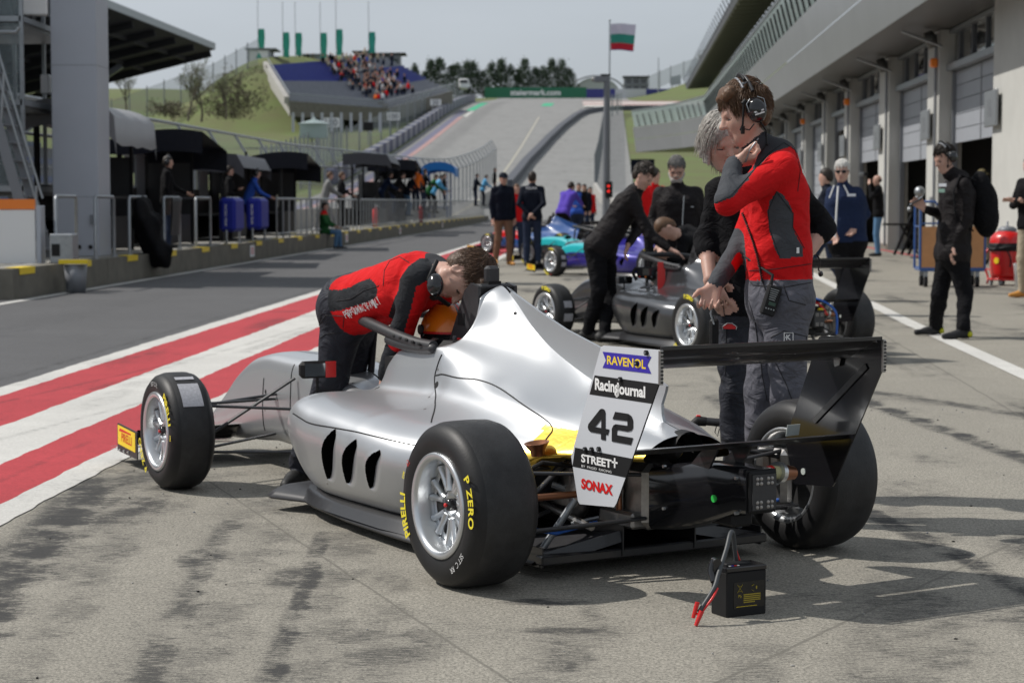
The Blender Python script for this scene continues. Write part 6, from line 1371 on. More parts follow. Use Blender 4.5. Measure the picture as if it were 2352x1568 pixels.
def person(lab, J, mats, h=.012, f=(0, -1, 0), hf=None, hup=None, s=1.0, girth=1.0, near=False, hair=None, hairm_=None, handL=None, handR=None, zone=None, fold=.0045, skirt=.10, grp=None, extra=None, seed=0, base=None, hemr=.30, cat='person', sleeve=.012, short=None, hsize=1.0, beardm=None, boots=True, neckr=.052):
    """J: joints in place coordinates. mats: skin, top, trousers, shoes, cuffs, collar, sole, eye, lips"""
    g = girth; J = {k: V3(v) for k, v in J.items()}; P_ = []
    fw = V3(f).normalized(); hl, hr, sl_, sr_ = J['hipL'], J['hipR'], J['shL'], J['shR']; pel = (hl+hr)/2; ch = (sl_+sr_)/2; upv = (ch-pel).normalized(); rt_ = (sr_-sl_).normalized()
    if base is None: base = V3((J['ankL'] + J['ankR'])/2) if 'ankL' in J else pel.copy(); base.z = min(J['ankL'].z, J['ankR'].z) - .08*s if 'ankL' in J else base.z
    # torso: stacked pairs so the chest is wider than deep
    w0 = (hr-hl).length; fr = rt_.cross(upv); fr = fr if fr.dot(fw) > 0 else -fr
    for q in (-1, 1):
        P_.append(cap(pel + rt_*q*.070*s*g + upv*.01, pel + rt_*q*.060*s*g + upv*.18*s + fr*.01, .118*s*g, .108*s*g, TOP, .05))
        P_.append(cap(pel + rt_*q*.060*s*g + upv*.18*s, ch + rt_*q*.085*s - upv*.10*s + fr*.01, .108*s*g, .118*s*g, TOP, .06))
    P_ += [cap(ch + upv*.030*s, sl_, .062*s, .056*s, TOP, .05), cap(ch + upv*.030*s, sr_, .062*s, .056*s, TOP, .05)]; P_.append(cap(ch - upv*.06*s, ch + upv*.045*s, .095*s, .060*s, TOP, .05))
    nk = J['head'] - (V3(hup or (0, 0, 1)))*.09*s
    P_.append(cap(ch + upv*.03*s, nk, neckr*s, (neckr-.002)*s, SK, .025)); P_.append(cap(ch + upv*.035*s, ch.lerp(nk, .62), (neckr+.016)*s, (neckr+.012)*s, COLR, .012))
    ss = .062 if not near else .062
    for side, sh, el, wr, hd in (('L', sl_, J['elL'], J['wrL'], handL), ('R', sr_, J['elR'], J['wrR'], handR)):
        P_.append(cap(sh, el, .062*s*g**.5, .047*s+sleeve*.3, TOP, .035)); mid = el.lerp(wr, .90)
        bare = short and side in short
        if bare: P_.append(cap(el, el.lerp(wr, .22), .052*s, .054*s, TOP, .02)); P_.append(cap(el.lerp(wr, .2), wr, .040*s, .026*s, SK, .01))
        else: P_.append(cap(el, el.lerp(wr, .80), .047*s+sleeve*.3, .036*s+sleeve*.2, TOP, .02)); P_.append(cap(el.lerp(wr, .80), el.lerp(wr, .955), .036*s+sleeve*.2, .034*s, CUF, .006)); P_.append(cap(el.lerp(wr, .9), wr, .026*s, .024*s, SK, .006))
        if hd is not None and h < .009: P_ += hand_prims(wr, *hd[:3], **(hd[3] if len(hd) > 3 else {}))
        else:
            d = V3(hd[0]).normalized() if hd is not None else (wr-el).normalized(); sd_ = d.orthogonal().normalized(); pn = V3(hd[1]).normalized() if hd is not None else sd_; sd_ = d.cross(pn).normalized()
            for q in (-.022, 0, .022): P_.append(cap(wr + sd_*q*.5*s, wr + d*.085*s + sd_*q*s, .019*s, .016*s, SK, .012))
            for q in (-.028, -.010, .009, .027):
                b0 = wr + d*.08*s + sd_*q*s; m_ = b0 + (d + pn*.3).normalized()*.045*s; P_ += [cap(b0, m_, .011*s, .010*s, SK, .004), cap(m_, m_ + (d + pn*1.1).normalized()*.035*s, .010*s, .009*s, SK, .004)]
            P_.append(cap(wr + d*.025*s + sd_*.03*s, wr + d*.075*s + sd_*.055*s + pn*.02*s, .014*s, .010*s, SK, .008))
    # legs
    for side in 'LR':
        hp, kn, an, toe = J['hip'+side], J['kne'+side], J['ank'+side], J['toe'+side]
        P_.append(cap(hp, kn, .096*s*g, .070*s, TRO, .04)); P_.append(cap(kn, kn.lerp(an, .35), .070*s, .068*s, TRO, .03)); P_.append(cap(kn.lerp(an, .35), an.lerp(kn, .06), .068*s, .058*s, TRO, .02))
        dt = (toe-an); dt.z = 0; dt = dt.normalized() if dt.length > .01 else fw; z0 = an.z - .075*s; hl_ = V3((an.x, an.y, z0)) - dt*.045*s
        P_ += [cap(V3((an.x, an.y, an.z)), hl_ + V3((0, 0, .045*s)), .044*s, .040*s, SHO, .02), cap(hl_ + V3((0, 0, .035*s)), hl_ + dt*.13*s + V3((0, 0, .036*s)), .036*s, .038*s, SHO, .02), cap(hl_ + dt*.12*s + V3((0, 0, .034*s)), hl_ + dt*.235*s + V3((0, 0, .026*s)), .040*s, .027*s, SHO, .02)]
        P_ += [cap(hl_ + V3((0, 0, .012*s)), hl_ + dt*.235*s + V3((0, 0, .011*s)), .030*s*.5, .028*s*.5, SOL, .01)]
    P_.append(cap(pel + rt_*.055*s, pel - rt_*.055*s, .110*s*g, .110*s*g, TRO, .05)); P_.append(cap(hl, hr, .095*s*g, .095*s*g, TRO, .04))
    if extra: P_ += extra
    hf = V3(hf or f); hup = V3(hup or (0, 0, 1)); HP, A, Mh, ax = head_prims(J['head'], hf, hup, s*hsize, near=near); P_ += HP
    disp = (lambda Q: fold*noise3(Q, 26, seed)*np.clip((np.linalg.norm(Q - np.array(J['head']), axis=1) - .14*s)*8, 0, 1)*_notskin(Q)) if fold else None
    hw = [np.array(J['wrL']), np.array(J['wrR'])]
    def _notskin(Q): return np.clip((np.minimum(np.linalg.norm(Q-hw[0], axis=1), np.linalg.norm(Q-hw[1], axis=1)) - .10)*10, 0, 1)
    ms = list(mats); hem = pel + upv*skirt*.0
    def zn(Cn, N, mi):
        # the hem: top covers the hips down to a plane just below the pelvis
        q = (Cn - np.array(pel)) @ np.array(upv); near_t = np.linalg.norm(Cn - np.array(pel), axis=1) < hemr*s
        m2 = mi.copy(); m2[(mi == TRO) & (q > -skirt*s + .03) & near_t] = TOP; m2[(mi == TOP) & (q < -skirt*s + .03) & near_t & (np.linalg.norm(Cn-hw[0], axis=1) > .35) ] = TRO
        m2[(mi == TOP) & (q < -skirt*s+.03) & near_t] = TRO
        return zone(Cn, N, m2) if zone else m2
    o = implicit('person', P_, h, ms, zone=zn, disp=disp, loc=base)
    tag(o, lab, cat, grp)
    if hair: 
        hp_ = hair(A, Mh, s*hsize); implicit('hair', hp_, (.0048 if h < .0075 else min(h, .008)) if near else h*.8, [hairm_, beardm or hairm_], parent=o, disp=(lambda Q: .0014*noise3(Q @ np.array(Mh) * np.array([1.6, .8, 1.]), 260, seed+1)) if near else None, smooth=0 if near else 1).location = -base
    return o, A, Mh, ax, base
def child(b, name, o, base): c = b.build(name); c.parent = o; c.location = -base; return c
# hair styles
def hair_short(A, Mh, s, top=.014, back=.0, fringe=.0, temple=True, front=.05):
    P_ = [ell(A(0, -.012, .032), np.array((.0785, .099, .088+top))*s, Mh, 0, .02), ell(A(0, -.045, -.005), np.array((.074, .062, .078))*s, Mh, 0, .02)]
    if fringe: P_ += [cap(A(-.045, .066, .080), A(.040, .070, .078), .022*s, .022*s, 0, .02), cap(A(-.05, .045, .095), A(.05, .045, .10), .026*s, .026*s, 0, .02)]
    P_ += [ell(A(0, .122, -.008), np.array((.088, .076, .098))*s, Mh, 0, .010, sub=True), ell(A(0, .045, -.100), np.array((.10, .105, .092))*s, Mh, 0, .01, sub=True), ell(A(.075, .060, .035), np.array((.030, .035, .035))*s, Mh, 0, .01, sub=True), ell(A(-.075, .060, .035), np.array((.030, .035, .035))*s, Mh, 0, .01, sub=True)]
    return P_
def locks(A, s, n=90, seed=1, length=.036, zmin=.028, fwd=.8, back=True):
    r = random.Random(seed); out = []
    while len(out) < n:
        d = V3((r.gauss(0, 1), r.gauss(0, 1), r.gauss(0, 1))).normalized(); p = V3((d.x*.083, -.012 + d.y*.103, .036 + d.z*.102))
        if p.z < zmin - (.06 if p.y < -.03 else 0) or (p.y > .055 and p.z < .065): continue
        t_ = V3((r.uniform(-.5, .5) + d.x*.2, fwd*(1 if p.z > .08 else .35), -.9 if p.z < .09 else -.15)); t_ = (t_ - d*t_.dot(d)).normalized() + d*r.uniform(.0, .28); L_ = length*r.uniform(.6, 1.2)*s
        a = A(p.x, p.y, p.z); c = A(p.x + t_.x*L_/s, p.y + t_.y*L_/s, p.z + t_.z*L_/s); out.append(cap(a, c, .0075*s, .0028*s, 0, .0035))
    return out
def strands(o, A, base, s, mt, n=700, seed=1, length=.035, zmin=.03, fwd=.8, long=0, r=.0013, lift=.15):
    rr = random.Random(seed); b = MB(); c = 0
    while c < n:
        d = V3((rr.gauss(0, 1), rr.gauss(0, 1), rr.gauss(0, 1))).normalized(); p = V3((d.x*.082, -.012 + d.y*.102, .036 + d.z*.101))
        if p.z < zmin - (.085 if p.y < -.02 else 0) or (p.y > .06 and p.z < .062): continue
        if long and p.y > .075 and abs(p.x) < .02: continue
        c += 1; t_ = V3((rr.uniform(-.35, .35) + (d.x*.25 if long else d.x*.1), fwd*(1 if p.z > .075 else .25), -.15 if (p.z > .09 and not long) else -1.0)); t_ = (t_ - d*t_.dot(d)).normalized(); L_ = length*rr.uniform(.6, 1.25)
        if long and p.y > -.01: t_ = (t_ + V3((math.copysign(1.0, d.x), -.35, .0))).normalized(); L_ *= .85
        pts = []; q = V3(p) + d*.001; dr = (t_ + d*rr.uniform(0, lift)).normalized()
        for k in range(5):
            pts.append(A(q.x, q.y, q.z)); q = q + dr*L_/4; dr = (dr + V3((d.x*.10, 0, -.22 - (.5 if long else 0))) + V3((rr.uniform(-.12, .12), rr.uniform(-.12, .12), 0))).normalized()
            e = V3((q.x/.084, (q.y+.012)/.104, (q.z-.034)/.102)); 
            if e.length < 1 and q.z > -.02: q = V3((e.normalized().x*.085, e.normalized().y*.105 - .012, e.normalized().z*.103 + .034))
        w = r*s*rr.uniform(.7, 1.5); b.tube(pts, [w, w*1.1, w, w*.7, w*.25], mt, 3, False)
    return child(b, 'hair_strands', o, base)
def hair_long(A, Mh, s):
    P_ = [ell(A(0, -.012, .030), np.array((.083, .101, .098))*s, Mh, 0, .02), ell(A(0, -.060, -.04), np.array((.080, .06, .105))*s, Mh, 0, .03)]
    for q in (-1, 1):
        for k in range(5): P_.append(cap(A(q*.074, .030-.025*k, .05), A(q*(.082), .035-.028*k, -.080-.006*(k % 3)), .016*s, .009*s, 0, .012))
    P_ += [cap(A(-.02, .06, .095), A(-.070, .06, .04), .020*s, .012*s, 0, .015), cap(A(.02, .06, .095), A(.068, .06, .03), .020*s, .012*s, 0, .015)]
    P_ += [ell(A(0, .125, -.035), np.array((.072, .072, .105))*s, Mh, 0, .008, sub=True)]
    return P_
def hair_beard(A, Mh, s):
    P_ = hair_short(A, Mh, s)
    bd = [cap(A(q*.060, .01, -.05), A(q*.030, .066, -.092), .026*s, .028*s, 1, .012) for q in (-1, 1)] + [cap(A(-.03, .072, -.094), A(.03, .072, -.094), .027*s, .027*s, 1, .012), cap(A(-.022, .092, -.047), A(.022, .092, -.047), .009*s, .009*s, 1, .006)]
    return P_ + bd
def hair_bald(A, Mh, s): return [ell(A(0, -.035, -.005), np.array((.078, .072, .050))*s, Mh, 0, .01), ell(A(0, .09, -.03), np.array((.085, .08, .1))*s, Mh, 0, .01, sub=True)]
def cap_hat(mt_brim):
    def fn(A, Mh, s): return [ell(A(0, -.010, .040), np.array((.086, .104, .080))*s, Mh, 0, .01), ell(A(0, .02, -.075), np.array((.12, .14, .10))*s, Mh, 0, .006, sub=True), ell(A(0, .105, .030), np.array((.062, .075, .010))*s, Mh, 0, .008), ell(A(0, -.06, -.02), np.array((.07, .05, .05))*s, Mh, 1, .01)]
    return fn
def hat_brim(A, Mh, s): return [ell(A(0, -.005, .060), np.array((.085, .100, .070))*s, Mh, 0, .01), ell(A(0, 0, .035), np.array((.145, .155, .012))*s, Mh, 0, .012)]
eyem = mat('eye', (.07, .055, .05), .3); lipm = mat('lips', (.42, .21, .17), .55)
def ms(top, tro, sh=shoe, cuf=None, col=None, sk=skin, so=sole): return [sk, top, tro, sh, cuf or top, col or top, so, eyem, lipm]
def headset(o, A, base, ax, s=1, boom=-1, name='headset', cups=(-1, 1), tex=None, big=1.0):
    r, f, up = ax; b = MB()
    pts = [A(.094*math.cos(a)*1.0, -.020, .018 + .118*math.sin(a)) for a in np.linspace(-.0, PI, 15)]
    b.tube([p + f*.016*s for p in pts[3:12]], .006*s*big, greysteel, 8, flat=(f, 1.6)); b.tube([p - f*.014*s for p in pts[2:13]], .007*s*big, M_['matt_carbon'], 8, flat=(f, 1.8)); b.tube([pts[4]+f*.016*s, pts[4]-f*.014*s], .007*s, greysteel, 8); b.tube([pts[10]+f*.016*s, pts[10]-f*.014*s], .007*s, greysteel, 8); b.tube([p + (p - A(0, -.01, .02)).normalized()*.009 for p in pts[4:11]], .006*s, black, 8, flat=(f, 2.6))
    c_ = child(b, name, o, base)
    for q in cups:
        b = MB(); Mq = frame(A(q*.086, -.024, -.006), f, up); z_ = Mq.to_3x3() @ V3((0, 0, 1)); sg = 1 if z_.dot(r)*q > 0 else -1
        if sg < 0: Mq = frame(A(q*.086, -.024, -.006), -f, up)
        Ms = Mq @ Matrix.Diagonal((1.0*big, 1.28*big, 1, 1))
        b.lathe([(.0, -.004), (.036, -.004), (.040, .004), (.038, .014), (.034, .018), (.036, .022), (.033, .036), (.022, .044), (0, .046)], Ms, blackg, 24)
        if q == cups[0] and tex: b.prism([(-.021, -.008), (.021, -.008), (.021, .008), (-.021, .008)], .002, Mq @ Matrix.Translation((0, -.012, .044)), black, white); b.text('RACECOM', .009, Mq @ Matrix.Translation((0, -.012, .0462)), black, .03)
        b.ball((Mq @ V3((0, .036, .034)))[:], .0055, redp, 5)
        for u in (-1, 1): b.tube([Mq @ V3((u*.016, .052, .022)), Mq @ V3((u*.038, .035, .03)), Mq @ V3((u*.036, .0, .03))], .0022, galv, 5)
        cc = b.build('ear_cup'); cc.parent = c_; cc.location = (0, 0, 0)
    if boom is not None:
        b = MB(); q = boom; b.tube([A(q*.105, .02, .035), A(q*.102, .050, -.045), A(q*.088, .062, -.062)], .0045, black, 6); b.tube([A(q*.103, .008, .045), A(q*.103, .024, .035)], .009, black, 8); b.tube([A(q*.098, .050, -.05), A(q*.090, .058, -.078)], .0085, black, 8); b.tube([A(q*.105, .005, -.055), A(q*.10, .03, -.072), A(q*.09, .05, -.06)], .003, black, 5)
        cc = b.build('microphone_boom'); cc.parent = c_; cc.location = (0, 0, 0)
    return c_
BLACKARM = {}
C('dark_seam', (.012, .012, .015), .8)
# ---------------- generic standing figures
def stander(lab, X, Y, z0, head_, mats, s=1.0, armL='down', armR='down', hair=None, hm=hair_dk, h=.022, girth=1.0, lean=0.0, look=None, walk=0.0, sit=False, grp=None, seed=0, zone=None, short=None, head_turn=0, gcap=None, hsz=1.0):
    a = head_; F_ = V3((math.sin(a), math.cos(a), 0)); Rr = V3((F_.y, -F_.x, 0)); B = V3((X, Y, z0)); U = V3((0, 0, 1))
    g = lambda r, f, u: B + (Rr*r + F_*f + U*u)*s
    cl, sl2 = math.cos(lean), math.sin(lean); hp = .93
    if sit: hp = .50
    def tor(r, f, u): return g(r, f*cl + (u-hp)*sl2 + (0 if not sit else -.0), hp + (u-hp)*cl - f*sl2)
    ex = .43 if sit else 0
    J = dict(hipL=g(-.09, -.10*math.sin(lean)*2.0, hp), hipR=g(.09, -.10*math.sin(lean)*2.0, hp))
    if sit: J.update(kneL=g(-.12, .42, .50), kneR=g(.12, .42, .50), ankL=g(-.12, .45, .09), ankR=g(.14, .38, .09), toeL=g(-.12, .65, .05), toeR=g(.14, .6, .05))
    else: J.update(kneL=g(-.10, .04+walk*.25, .50), kneR=g(.10, .04-walk*.12, .50), ankL=g(-.11, walk*.30, .085), ankR=g(.12, -walk*.38, .085+abs(walk)*.06), toeL=g(-.14, .2+walk*.3, .05), toeR=g(.16, .2-walk*.38, .05))
    ht = 1.45 - (.43 if sit else 0)
    J['shL'] = tor(-.175, 0, ht); J['shR'] = tor(.175, 0, ht); J['head'] = tor(0, .035, ht+.215)
    for side, q, st in (('L', -1, armL), ('R', 1, armR)):
        sh = J['sh'+side]; W = lambda r, f, u: sh + (Rr*r*q + F_*f + U*u)*s
        P2 = {'down': (W(.05, -.03, -.29), W(.05, .05, -.55)), 'pocket': (W(.12, -.10, -.27), W(.02, .06, -.47)), 'akimbo': (W(.20, -.08, -.25), W(-.02, .02, -.42)), 'back': (W(.06, -.12, -.27), W(-.14, -.17, -.46)),
              'phone': (W(.03, .05, -.29), W(-.10, .30, -.20)), 'camera': (W(.12, .16, -.16), W(-.10, .20, .12)), 'rail': (W(.03, .16, -.26), W(-.02, .40, -.38)), 'fold': (W(.06, .08, -.28), W(-.22, .24, -.22)), 'fwd': (W(.02, .22, -.18), W(-.02, .45, -.28)), 'chin': (W(.0, .16, -.24), W(-.12, .2, .06)), 'knee': (W(.06, .12, -.26), W(.0, .34, -.36))}[st]
        J['el'+side], J['wr'+side] = P2
    lk = V3(look) if look else V3((F_.x, F_.y, -.15 - math.sin(lean)))
    if head_turn: lk = rotz(lk, head_turn)
    hu = V3((0, 0, 1)) + F_*max(0, math.sin(lean))*.9
    return person(lab, J, mats, h=h, f=F_, hf=lk, hup=hu, s=s, girth=girth, near=False, hair=hair or (lambda A, Mh, q: hair_short(A, Mh, q)), hairm_=hm, fold=.004 if h < .016 else 0, grp=grp, seed=seed, base=B, zone=zone, short=short, beardm=gcap, hsize=hsz)
def acc(o, base, fn, name): b = MB(); fn(b); return child(b, name, o, base)
def px2x(px, Y): return (px-1176)/FPX*Y

# ================================================================== HERO: standing mechanic in red fleece
Yc = 8.30
A_ = lambda x, y, dY=0.0: at(x, y, Yc + dY)
J = dict(head=A_(1712, 258, .02), shL=A_(1800, 388, -.16), shR=A_(1772, 380, .19), elL=A_(1672, 462, -.30), wrL=A_(1685, 374, -.16), elR=A_(1706, 560, .16), wrR=A_(1641, 655, -.04),
         hipL=A_(1798, 690, -.10), hipR=A_(1782, 688, .10), kneL=A_(1812, 905, -.12), kneR=A_(1752, 895, .08))
for q, x, dY in (('L', 1815, -.06), ('R', 1745, .14)):
    p = atz(x, 465 + 1.329*FPX/(Yc+dY), 0); J['ank'+q] = p + V3((0, 0, .09)); J['toe'+q] = p + V3((-.16, -.10, .05))
SLV = [(1800,328),(1768,351),(1714,411),(1676,452),(1638,468),(1600,470),(1600,300),(1640,300),(1714,300),(1745,290),(1790,310)]
FLK = [(1783,440),(1768,462),(1764,485),(1768,530),(1780,570),(1792,594),(1846,590),(1847,570),(1832,545),(1821,522),(1822,490),(1812,465),(1795,445)]
def segd(Cn, a, b): a = np.array(a); b = np.array(b); ab = b-a; h_ = np.clip(((Cn-a) @ ab)/(ab @ ab), 0, 1); return np.linalg.norm(Cn - a - h_[:, None]*ab, axis=1), h_
def zone_red(Cn, N, mi):
    J_ = JH; m = mi.copy(); tor = (m == 1)
    dL1, h1 = segd(Cn, J_['shL'], J_['elL']); dL2, h2 = segd(Cn, J_['elL'], J_['wrL']); dR2, h4 = segd(Cn, J_['elR'], J_['wrR'])
    near_ = (Cn[:, 1] < J_['head'].y + .02)
    m[tor & near_ & (np.minimum(dL1, dL2) < .11) & inpoly(Cn, SLV, 8.08)] = 4; m[tor & (dL2 < .085) & (h2 > .35)] = 4
    m[tor & (dR2 < .075) & (Cn[:, 0] < J_['elR'].x+.02) & ((N @ np.array((-.8, -.1, .35)) > -.05) | (h4 > .60))] = 4
    m[tor & (np.linalg.norm(Cn - (np.array(J_['head'])*.42 + np.array((J_['shL']+J_['shR'])/2)*.58), axis=1) < .118)] = 5
    m[(m == 1) & (N[:, 1] < .1) & (Cn[:, 1] < J_['head'].y) & inpoly(Cn, FLK, 8.10) & (np.minimum(dL1, dL2) > .066)] = 4
    return m
JH = dict(J)
msr = ms(clred, cltg, shoe, clgrey, mat('collar_charcoal', (.02, .021, .026), .85, var=.1))
hero, A, Mh, ax, hb = person('young man in a red and grey fleece with a headset, hand on his chin', J, msr, h=.0062, f=(-.93, -.30, 0), hf=(-.90, -.10, -.30), hup=(-.1, .02, 1), near=True, s=1.03, girth=1.06, hairm_=hair_br,
    hair=lambda A, Mh, s: hair_short(A, Mh, s, .008, fringe=1), handL=((.96, .05, .16), (-.1, .35, .9), (-.3, -1, 0), dict(curl=.95, thumb=.3, L=.165)), skirt=-.055, handR=((-.28, -.42, -.86), (-.05, -.80, .50), (-1, -.1, .1), dict(curl=.80, L=.185, thumb=.35, spread=.10)), zone=zone_red, fold=.0045, seed=5)
SKN = Skin(hero); strands(hero, A, hb, 1.03, hair_br, 3400, 3, .040, .018, .9, 0, .0012, .28)
headset(hero, A, hb, ax, 1.03, boom=-1, tex=True, big=1.05)
hp = lambda x, y, off=.006: SKN.hit(x, y, off)[0] or at(x, y, 8.06)
b = MB(); b.tube([A(-.098, -.024, -.060), hp(1757, 305, .01), hp(1762, 335, .008)], .004, black, 6); SKN.seam([(1760, 330), (1745, 352)], .004, black, b)
pp = []
for k in range(150):
    u = k/149; c0 = hp(1708 + 44*u + 6*math.sin(u*3), 488 + 160*u); a = k*1.35; pp.append(c0 + V3((math.cos(a), math.sin(a)*.5, 0))*.005)
b.tube(pp, .0026, black, 5, False); SKN.seam([(1752, 648), (1768, 690)], .003, black, b); child(b, 'coiled_cable', hero, hb)
p, n = SKN.hit(1832, 575, .002); b = MB(); b.prism([(-.006, -.012), (.006, -.012), (.006, .012), (-.006, .012)], .002, frame(p, (n.cross(V3((0, 0, 1))))*-1, (0, 0, 1)), white); child(b, 'hem_label', hero, hb)
p, n = SKN.hit(1811, 774, .004); b = MB(); Mk = frame(p, V3((0, 0, 1)).cross(n), (0, 0, 1))
for (p_, q_) in (((-.018, -.018), (.018, -.018)), ((.018, -.018), (.018, .018)), ((.018, .018), (-.018, .018)), ((-.018, .018), (-.018, -.018))): b.beam(Mk @ V3((*p_, 0)), Mk @ V3((*q_, 0)), .0028, .002, white)
b.text('K', .030, Mk, white, .02); b.text('-', .03, Mk @ Matrix.Translation((-.010, 0, 0)), white, .02); child(b, 'trouser_badge', hero, hb)
b = MB(); dg = M_['dark_seam']
for sm_ in ([(1718, 640), (1730, 655), (1800, 660), (1868, 648)], [(1768, 800), (1800, 812), (1850, 800), (1852, 772), (1800, 760), (1770, 775)], [(1780, 830), (1805, 880), (1820, 920)], [(1720, 690), (1735, 740), (1742, 800)], [(1800, 655), (1812, 690), (1850, 700)], [(1745, 800), (1750, 860), (1762, 920)]): SKN.seam(sm_, .0020, dg, b)
for sm_ in ([(1800, 328), (1768, 351), (1714, 411), (1676, 452), (1638, 468)], [(1800, 328), (1826, 345), (1838, 390), (1832, 440)], [(1701, 612), (1720, 622), (1780, 618), (1868, 605)], [(1783, 440), (1764, 485), (1768, 530), (1792, 592)], [(1783, 440), (1822, 490), (1821, 522), (1847, 570)]): SKN.seam(sm_, .0016, clchar, b)
child(b, 'seam', hero, hb)
b = MB(); SKN.seam([(1742, 318), (1722, 345), (1712, 372)], .0035, galv, b); child(b, 'zip', hero, hb)
# two-way radio on his pocket
rp, rn = SKN.hit(1775, 690, .022); rd = empty('two_way_radio', rp); tag(rd, 'black two-way radio hanging at the hip of the man in the red fleece', 'radio')
Mr = Matrix.Rotation(R(17), 4, 'Y') @ Matrix.Rotation(R(8), 4, 'Z')
b = MB(); Bx = lambda c, d, m, bv=.0: b.box((Mr @ V3(c))[:], d, m, M=Mr, bev=bv); Bx((0, 0, 0), (.058, .034, .125), black, .006)
for q in range(6): Bx((-.002, -.0175, .047-q*.0085), (.036-.002*q, .002, .003), galv)
b.build('radio_body', rd); b = MB(); Bx((.004, -.018, -.012), (.030, .002, .014), mat('radio_display', (.03, .07, .055), .2)); b.build('display', rd)
b = MB()
for q in range(4): Bx((-.015+q*.011, -.018, -.034), (.006, .003, .005), galv)
b.build('button', rd); b = MB(); b.tube([Mr @ V3((-.020, 0, .06)), Mr @ V3((-.024, 0, .10)), hp(1716, 588, .014) - rd.location], [.009, .006, .0035], black, 8); b.build('aerial', rd)

# ================================================================== grey-haired man behind him
Yd = 8.98; D_ = lambda x, y, dY=0.0: at(x, y, Yd + dY)
J = dict(head=D_(1661, 324, -.12), shL=D_(1826, 440, .04), shR=D_(1655, 440, .0), elL=D_(1893, 520, .10), wrL=D_(1850, 592, -.02), elR=D_(1622, 555, .02), wrR=D_(1630, 640, -.12), hipL=D_(1775, 690, .03), hipR=D_(1690, 690, 0), kneL=D_(1780, 900, 0), kneR=D_(1690, 905, -.05))
for q, x in (('L', 1785), ('R', 1688)): p = atz(x, 465+1.329*FPX/(Yd), 0); J['ank'+q] = p + V3((0, 0, .09)); J['toe'+q] = p + V3((-.05, -.18, .05))
msb = ms(clblack, cltr, shoe)
o, A, Mh, ax, bb = person('grey-haired man in a black sweater with one hand on his hip behind the red fleece', J, msb, h=.0068, f=(.0, -1, 0), hf=(.22, -.93, -.36), hup=(-.10, -.26, 1), near=True, s=1.0, hairm_=hair_gr, hair=hair_long, handR=((.42, -.05, -.90), (.3, .9, 0), (.8, -.5, 0), dict(curl=.30)), handL=((-.9, -.1, -.35), (.1, 1, 0), (0, -.2, 1), dict(curl=.5)), short='LR', fold=.008, seed=9)
strands(o, A, bb, 1.0, hair_gr, 3000, 5, .105, .02, .25, 1, .0011, .03); SK2 = Skin(o); p, n = SK2.hit(1676, 750, .004); b = MB(); Mk = frame(p, V3((0, 0, 1)).cross(n), (0, 0, 1)); b.prism([(-.026, -.010), (.026, -.010), (.030, .0), (.010, .012), (-.008, .012), (-.030, .0)], .002, Mk, redt); b.tube([Mk @ V3(p_) for p_ in ((-.030, -.012, .002), (-.032, 0, .002), (-.01, .016, .002), (.012, .016, .002), (.034, 0, .002), (.030, -.012, .002))], .0014, white, 5); child(b, 'trouser_badge', o, bb)
b = MB(); b.tube([D_(1636, 700, -.12), D_(1632, 720, -.12), D_(1640, 745, -.12)], .004, galv, 6); b.box(D_(1640, 775, -.10), (.04, .03, .17), black, bev=.01); child(b, 'belt_pouch', o, bb)
b = MB(); [SK2.seam(q, .002, M_['dark_seam'], b) for q in ([(1665, 800), (1700, 806)], [(1668, 900), (1712, 905)], [(1660, 690), (1668, 760), (1666, 860)])]; child(b, 'seam', o, bb)
# black jump-starter handle grip on the ground side: pistol-shaped handle behind the wing
t = empty('starter_handle', W_ := at(1610, 985, 8.0)); t.location = at(1610, 990, 7.75); tag(t, 'black pistol-grip starter tool with a red button beyond the rear wing', 'tool')
p0 = V3(t.location); L2 = lambda x, y: at(x, y, 7.75) - p0
b = MB(); b.tube([L2(1583, 1003), L2(1592, 975), L2(1603, 966), L2(1622, 968)], [.016, .019, .021, .018], black, 10); b.tube([L2(1618, 967), L2(1652, 970)], .016, M_['matt_carbon'], 12); b.build('grip', t); b = MB(); b.box(L2(1604, 955), (.018, .018, .008), redp, bev=.002); b.build('button', t)
b = MB(); b.tube([L2(1646, 976), L2(1642, 992), L2(1648, 1002), L2(1652, 985)], .002, black, 5); b.tube([L2(1583, 1003), L2(1570, 1060), V3((L2(1570, 1060).x, .1, -p0.z+.35))], .014, black, 8); b.build('lanyard', t)

# ================================================================== mechanic bending into the cockpit
E_ = lambda x, y, Y: at(x, y, Y)
J = dict(head=E_(1066, 634, 8.36), shR=E_(962, 640, 8.33), shL=E_(1003, 628, 8.68), elR=E_(922, 762, 8.44), wrR=E_(884, 862, 8.72), elL=E_(1040, 745, 8.75), wrL=E_(985, 800, 8.80),
         hipR=E_(792, 700, 8.90), hipL=E_(822, 705, 9.10), kneR=E_(762, 868, 8.93), kneL=E_(800, 870, 9.22), ankR=E_(697, 1082, 9.08), ankL=E_(770, 1040, 9.5))
J['ankR'] = atz(688, 1122, 0) + V3((0, .02, .09)); J['toeR'] = J['ankR'] + V3((-.05, -.22, -.04)); J['ankL'] = V3((-.86, 9.38, .09)); J['toeL'] = J['ankL'] + V3((.05, -.2, -.04))
J1 = dict(J)
z2_ = lambda P_: [((640+x/3.672)*.91875, (600+y/3.672)*.91875) for x, y in P_]
FL2 = z2_([(540,470),(735,470),(850,440),(960,380),(1060,345),(1120,390),(1140,440),(1130,500),(1090,540),(940,600),(850,625),(765,655),(540,690)])
SL2 = z2_([(1800,90),(1610,150),(1480,180),(1400,240),(1310,360),(1295,470),(1215,640),(1180,740),(1160,820),(1340,880),(1400,700),(1440,560),(1470,430),(1540,390),(1600,350),(1800,300)])
